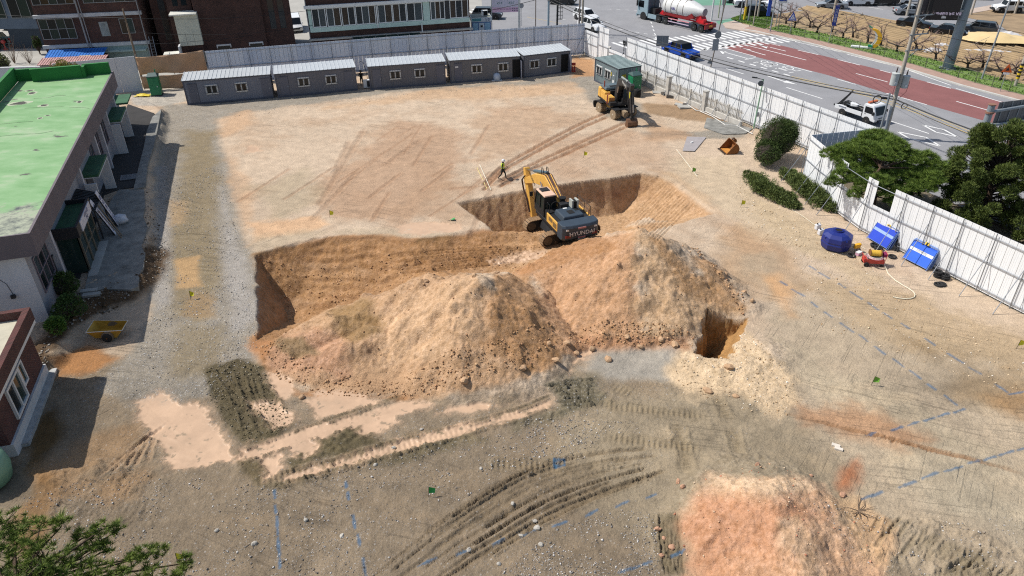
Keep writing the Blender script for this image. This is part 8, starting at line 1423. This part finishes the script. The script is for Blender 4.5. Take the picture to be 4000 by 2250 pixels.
walk={'pelvis':((0,0,.93),.13),'waist':((.0,0,1.08),.125),'chest':((.02,0,1.32),.14),'neck':((.03,0,1.50),.055),'head':((.05,0,1.62),.095),'crown':((.05,0,1.70),.075),'sl':((.02,.19,1.42),.065),'el':((-.02,.24,1.14),.048),'wl':((.1,.22,.93),.036),'hl':((.14,.22,.85),.032),'sr':((.02,-.19,1.42),.065),'er':((-.04,-.24,1.14),.048),'wr':((.06,-.23,.92),.036),'hr':((.09,-.23,.84),.032),'ll':((.03,.09,.86),.09),'kl':((.2,.1,.5),.065),'al':((.26,.1,.1),.045),'tl':((.4,.1,.05),.038),'lr':((-.03,-.09,.86),.09),'kr':((-.1,-.1,.5),.065),'ar':((-.4,-.1,.16),.045),'tr':((-.3,-.1,.05),.038)}
stand={k:(v[0],v[1]) for k,v in walk.items()}; stand.update({'kl':((.03,.1,.5),.065),'al':((0,.11,.1),.045),'tl':((.14,.12,.05),.038),'kr':((.03,-.1,.5),.065),'ar':((0,-.11,.1),.045),'tr':((.14,-.12,.05),.038),'el':((.02,.26,1.14),.05),'wl':((.2,.14,1.12),.036),'hl':((.27,.1,1.15),.032),'er':((.02,-.26,1.14),.05),'wr':((.2,-.14,1.12),.036),'hr':((.27,-.1,1.15),.032)})
DKJ=M('dark_green_shirt',(28,36,32),.9,0,.1,6); JEA=M('dark_jeans',(52,56,84),.9,0,.12,6); SHO=M('brown_boots',(84,66,50),.8,0,.1,6); BLKC=M('black_clothes',(18,18,20),.9,0,.1,6)
person('worker in white helmet and lime safety vest walking right',gz(D(1265,450)),R(-8),walk,[DKJ,JEA,SHO],1,M('helmet_white',(232,230,232),.35,0,0),M('vest_lime',(206,226,60),.7,0,.08,4))
person('person in black standing between the second and third cabins',(*Q(2,1068,862)[:2],0),R(-70),stand,[BLKC,BLKC,BLKC],1,M('cap_black',(16,16,18),.7,0,0))
# ================================================================== LOOSE STONES AND CLODS
def scatter(name,label,cat,X,S,cols,seed,flat=.7):
    rs=np.random.RandomState(seed); n=len(X); z=hfun(X[:,0],X[:,1]); base=np.array([(1,0,0),(-1,0,0),(0,1,0),(0,-1,0),(0,0,1),(0,0,-.5)],float); fc=np.array([(0,2,4),(2,1,4),(1,3,4),(3,0,4),(2,0,5),(1,2,5),(3,1,5),(0,3,5)])
    J=base[None]*(.65+.7*rs.rand(n,6,1))+rs.randn(n,6,3)*.16; a=rs.rand(n)*6.283; c,s=np.cos(a),np.sin(a); Rm=np.zeros((n,3,3)); Rm[:,0,0]=c; Rm[:,0,1]=-s; Rm[:,1,0]=s; Rm[:,1,1]=c; Rm[:,2,2]=1; J=np.einsum('nij,nkj->nki',Rm,J*np.array([1,.8,flat])); V=J*S[:,None,None]+np.stack([X[:,0],X[:,1],z+S*.18],1)[:,None]
    F=(fc[None]+(np.arange(n)*6)[:,None,None]).reshape(-1,3); V=V.reshape(-1,3); me=bpy.data.meshes.new(name); me.vertices.add(len(V)); me.vertices.foreach_set('co',V.ravel()); me.loops.add(F.size); me.loops.foreach_set('vertex_index',F.ravel().astype(np.int32)); me.polygons.add(len(F)); me.polygons.foreach_set('loop_start',np.arange(0,F.size,3,dtype=np.int32)); me.polygons.foreach_set('loop_total',np.full(len(F),3,np.int32)); me.update(calc_edges=True)
    at_=me.color_attributes.new('tone','FLOAT_COLOR','POINT'); k=rs.randint(0,len(cols),n); cc=np.array([lin(c) for c in cols])[k]*(.7+.5*rs.rand(n,1))*.85; at_.data.foreach_set('color',np.repeat(np.concatenate([cc,np.ones((n,1))],1),6,0).astype(np.float32).ravel())
    m=bpy.data.materials.new(name+'_stone'); m.use_nodes=True; nd=m.node_tree; b=nd.nodes['Principled BSDF']; q=nd.nodes.new('ShaderNodeAttribute'); q.attribute_name='tone'; nd.links.new(q.outputs['Color'],b.inputs['Base Color']); b.inputs['Roughness'].default_value=.95; me.materials.append(m); o=obj(name,me); tag(o,label,cat,kind='stuff')
rs=np.random.RandomState(9)
HALLX=1
def inpoly(P,n,mind=-9):
    A=np.array([tuple(D(*p)[:2]) for p in P]); X=A.min(0)+(A.max(0)-A.min(0))*rs.rand(n*4,2); return X[poly_sd(X[:,0],X[:,1],[tuple(a) for a in A])>0][:n]
front=[(60,1449),(60,1250),(330,1180),(700,1230),(960,1160),(1300,1080),(1480,1040),(1500,1100),(1300,1180),(1050,1330),(960,1449)]; front2=[(1250,1449),(1400,1330),(1560,1280),(1650,1290),(1660,1449)]; drive=[(400,420),(560,420),(600,600),(650,880),(560,1000),(330,1000),(390,700)]
X=np.concatenate([inpoly(front,6500),inpoly(front2,2400),inpoly([(1300,1050),(1600,1060),(1650,1130),(1350,1170)],1200),inpoly(drive,9000),inpoly([(700,265),(1000,235),(1440,205),(1600,330),(1540,290),(1450,215),(1000,250),(560,300)],2500),inpoly([(2000,1290),(2576,1300),(2576,1449),(2200,1449)],900)]); S=.014+.045*rs.rand(len(X))**5+.010*rs.rand(len(X)); d_=fbm(X[:,0],X[:,1],.7,4,7)>.02-.35*rs.rand(len(X)); scatter('gravel','grey and white stones scattered over gravel drive and foreground','gravel',X[d_],S[d_],[(196,192,188),(150,146,142),(210,206,200),(120,114,108),(168,154,138)],1)
hb=[[(640,870),(700,950),(800,990),(1050,1005),(1320,965),(1425,885),(1380,860),(1250,930),(1000,960),(800,940),(700,870)],[(1425,885),(1500,878),(1740,880),(1750,850),(1500,845),(1430,850)],[(1690,620),(1880,770),(1870,800),(1760,700),(1680,640)],[(640,860),(1000,700),(1180,690),(1400,880),(1050,1000),(720,960)],[(1350,690),(1600,600),(1860,780),(1740,870),(1430,880)]]
X=np.concatenate([inpoly(hb[0],2000),inpoly(hb[1],1000),inpoly(hb[2],800),inpoly(hb[3],350),inpoly(hb[4],250),inpoly([(640,640),(1140,605),(1130,650),(700,700)],900),inpoly([(1290,560),(1480,600),(1340,690),(1060,660)],600)]); S=.018+.085*rs.rand(len(X))**5; scatter('soil_clods','brown clods of soil around the heaps and pit rim','soil clods',X,S,[(184,146,108),(170,132,94),(198,162,124),(156,118,84),(178,136,100)],2,.75)
X=inpoly([(520,930),(600,905),(660,925),(740,1060),(690,1100),(620,1120),(530,1010)],1500); S=.02+.06*rs.rand(len(X))**4; scatter('dark_clods','dark olive clods on the churned patch beside the puddles','soil clods',X,S,[(104,94,70),(124,112,84),(90,80,58),(150,140,116)],8,.75)
X=np.concatenate([inpoly([(1690,1300),(1760,1200),(1930,1185),(2060,1215),(2230,1330),(2240,1449),(1720,1449)],450)]); S=.016+.06*rs.rand(len(X))**5; scatter('red_clods','salmon and cream clods on the red soil heap','soil clods',X,S,[(206,150,118),(222,184,150),(194,130,100),(226,202,172)],3,.75)
X=np.concatenate([inpoly([(1690,930),(1740,890),(1880,830),(2030,1010),(1960,1060),(1720,990)],900),inpoly([(1990,620),(2576,880),(2576,1000),(2000,800)],900),inpoly([(1850,430),(2100,600),(2250,720),(2050,640),(1850,560)],700)]); S=.02+.06*rs.rand(len(X))**4; scatter('sand_clods','pale sandy clods right of the trench and along the fence','soil clods',X,S,[(222,198,164),(200,174,138),(186,156,120),(236,226,210)],4,.75)

X=np.concatenate([inpoly([(372,480),(415,600),(412,690),(350,760),(345,730),(366,650),(372,560)],700),inpoly([(215,745),(340,735),(330,770),(240,800),(140,890),(120,960),(90,950),(140,860)],900),inpoly([(300,480),(365,480),(362,720),(230,735),(260,560)],250)]); S=.02+.09*rs.rand(len(X))**3; scatter('bank_rubble','broken concrete bits and soil clods on the bank beside the hall','rubble',X,S,[(150,146,138),(110,88,62),(90,72,50),(176,170,160)],12,.7)
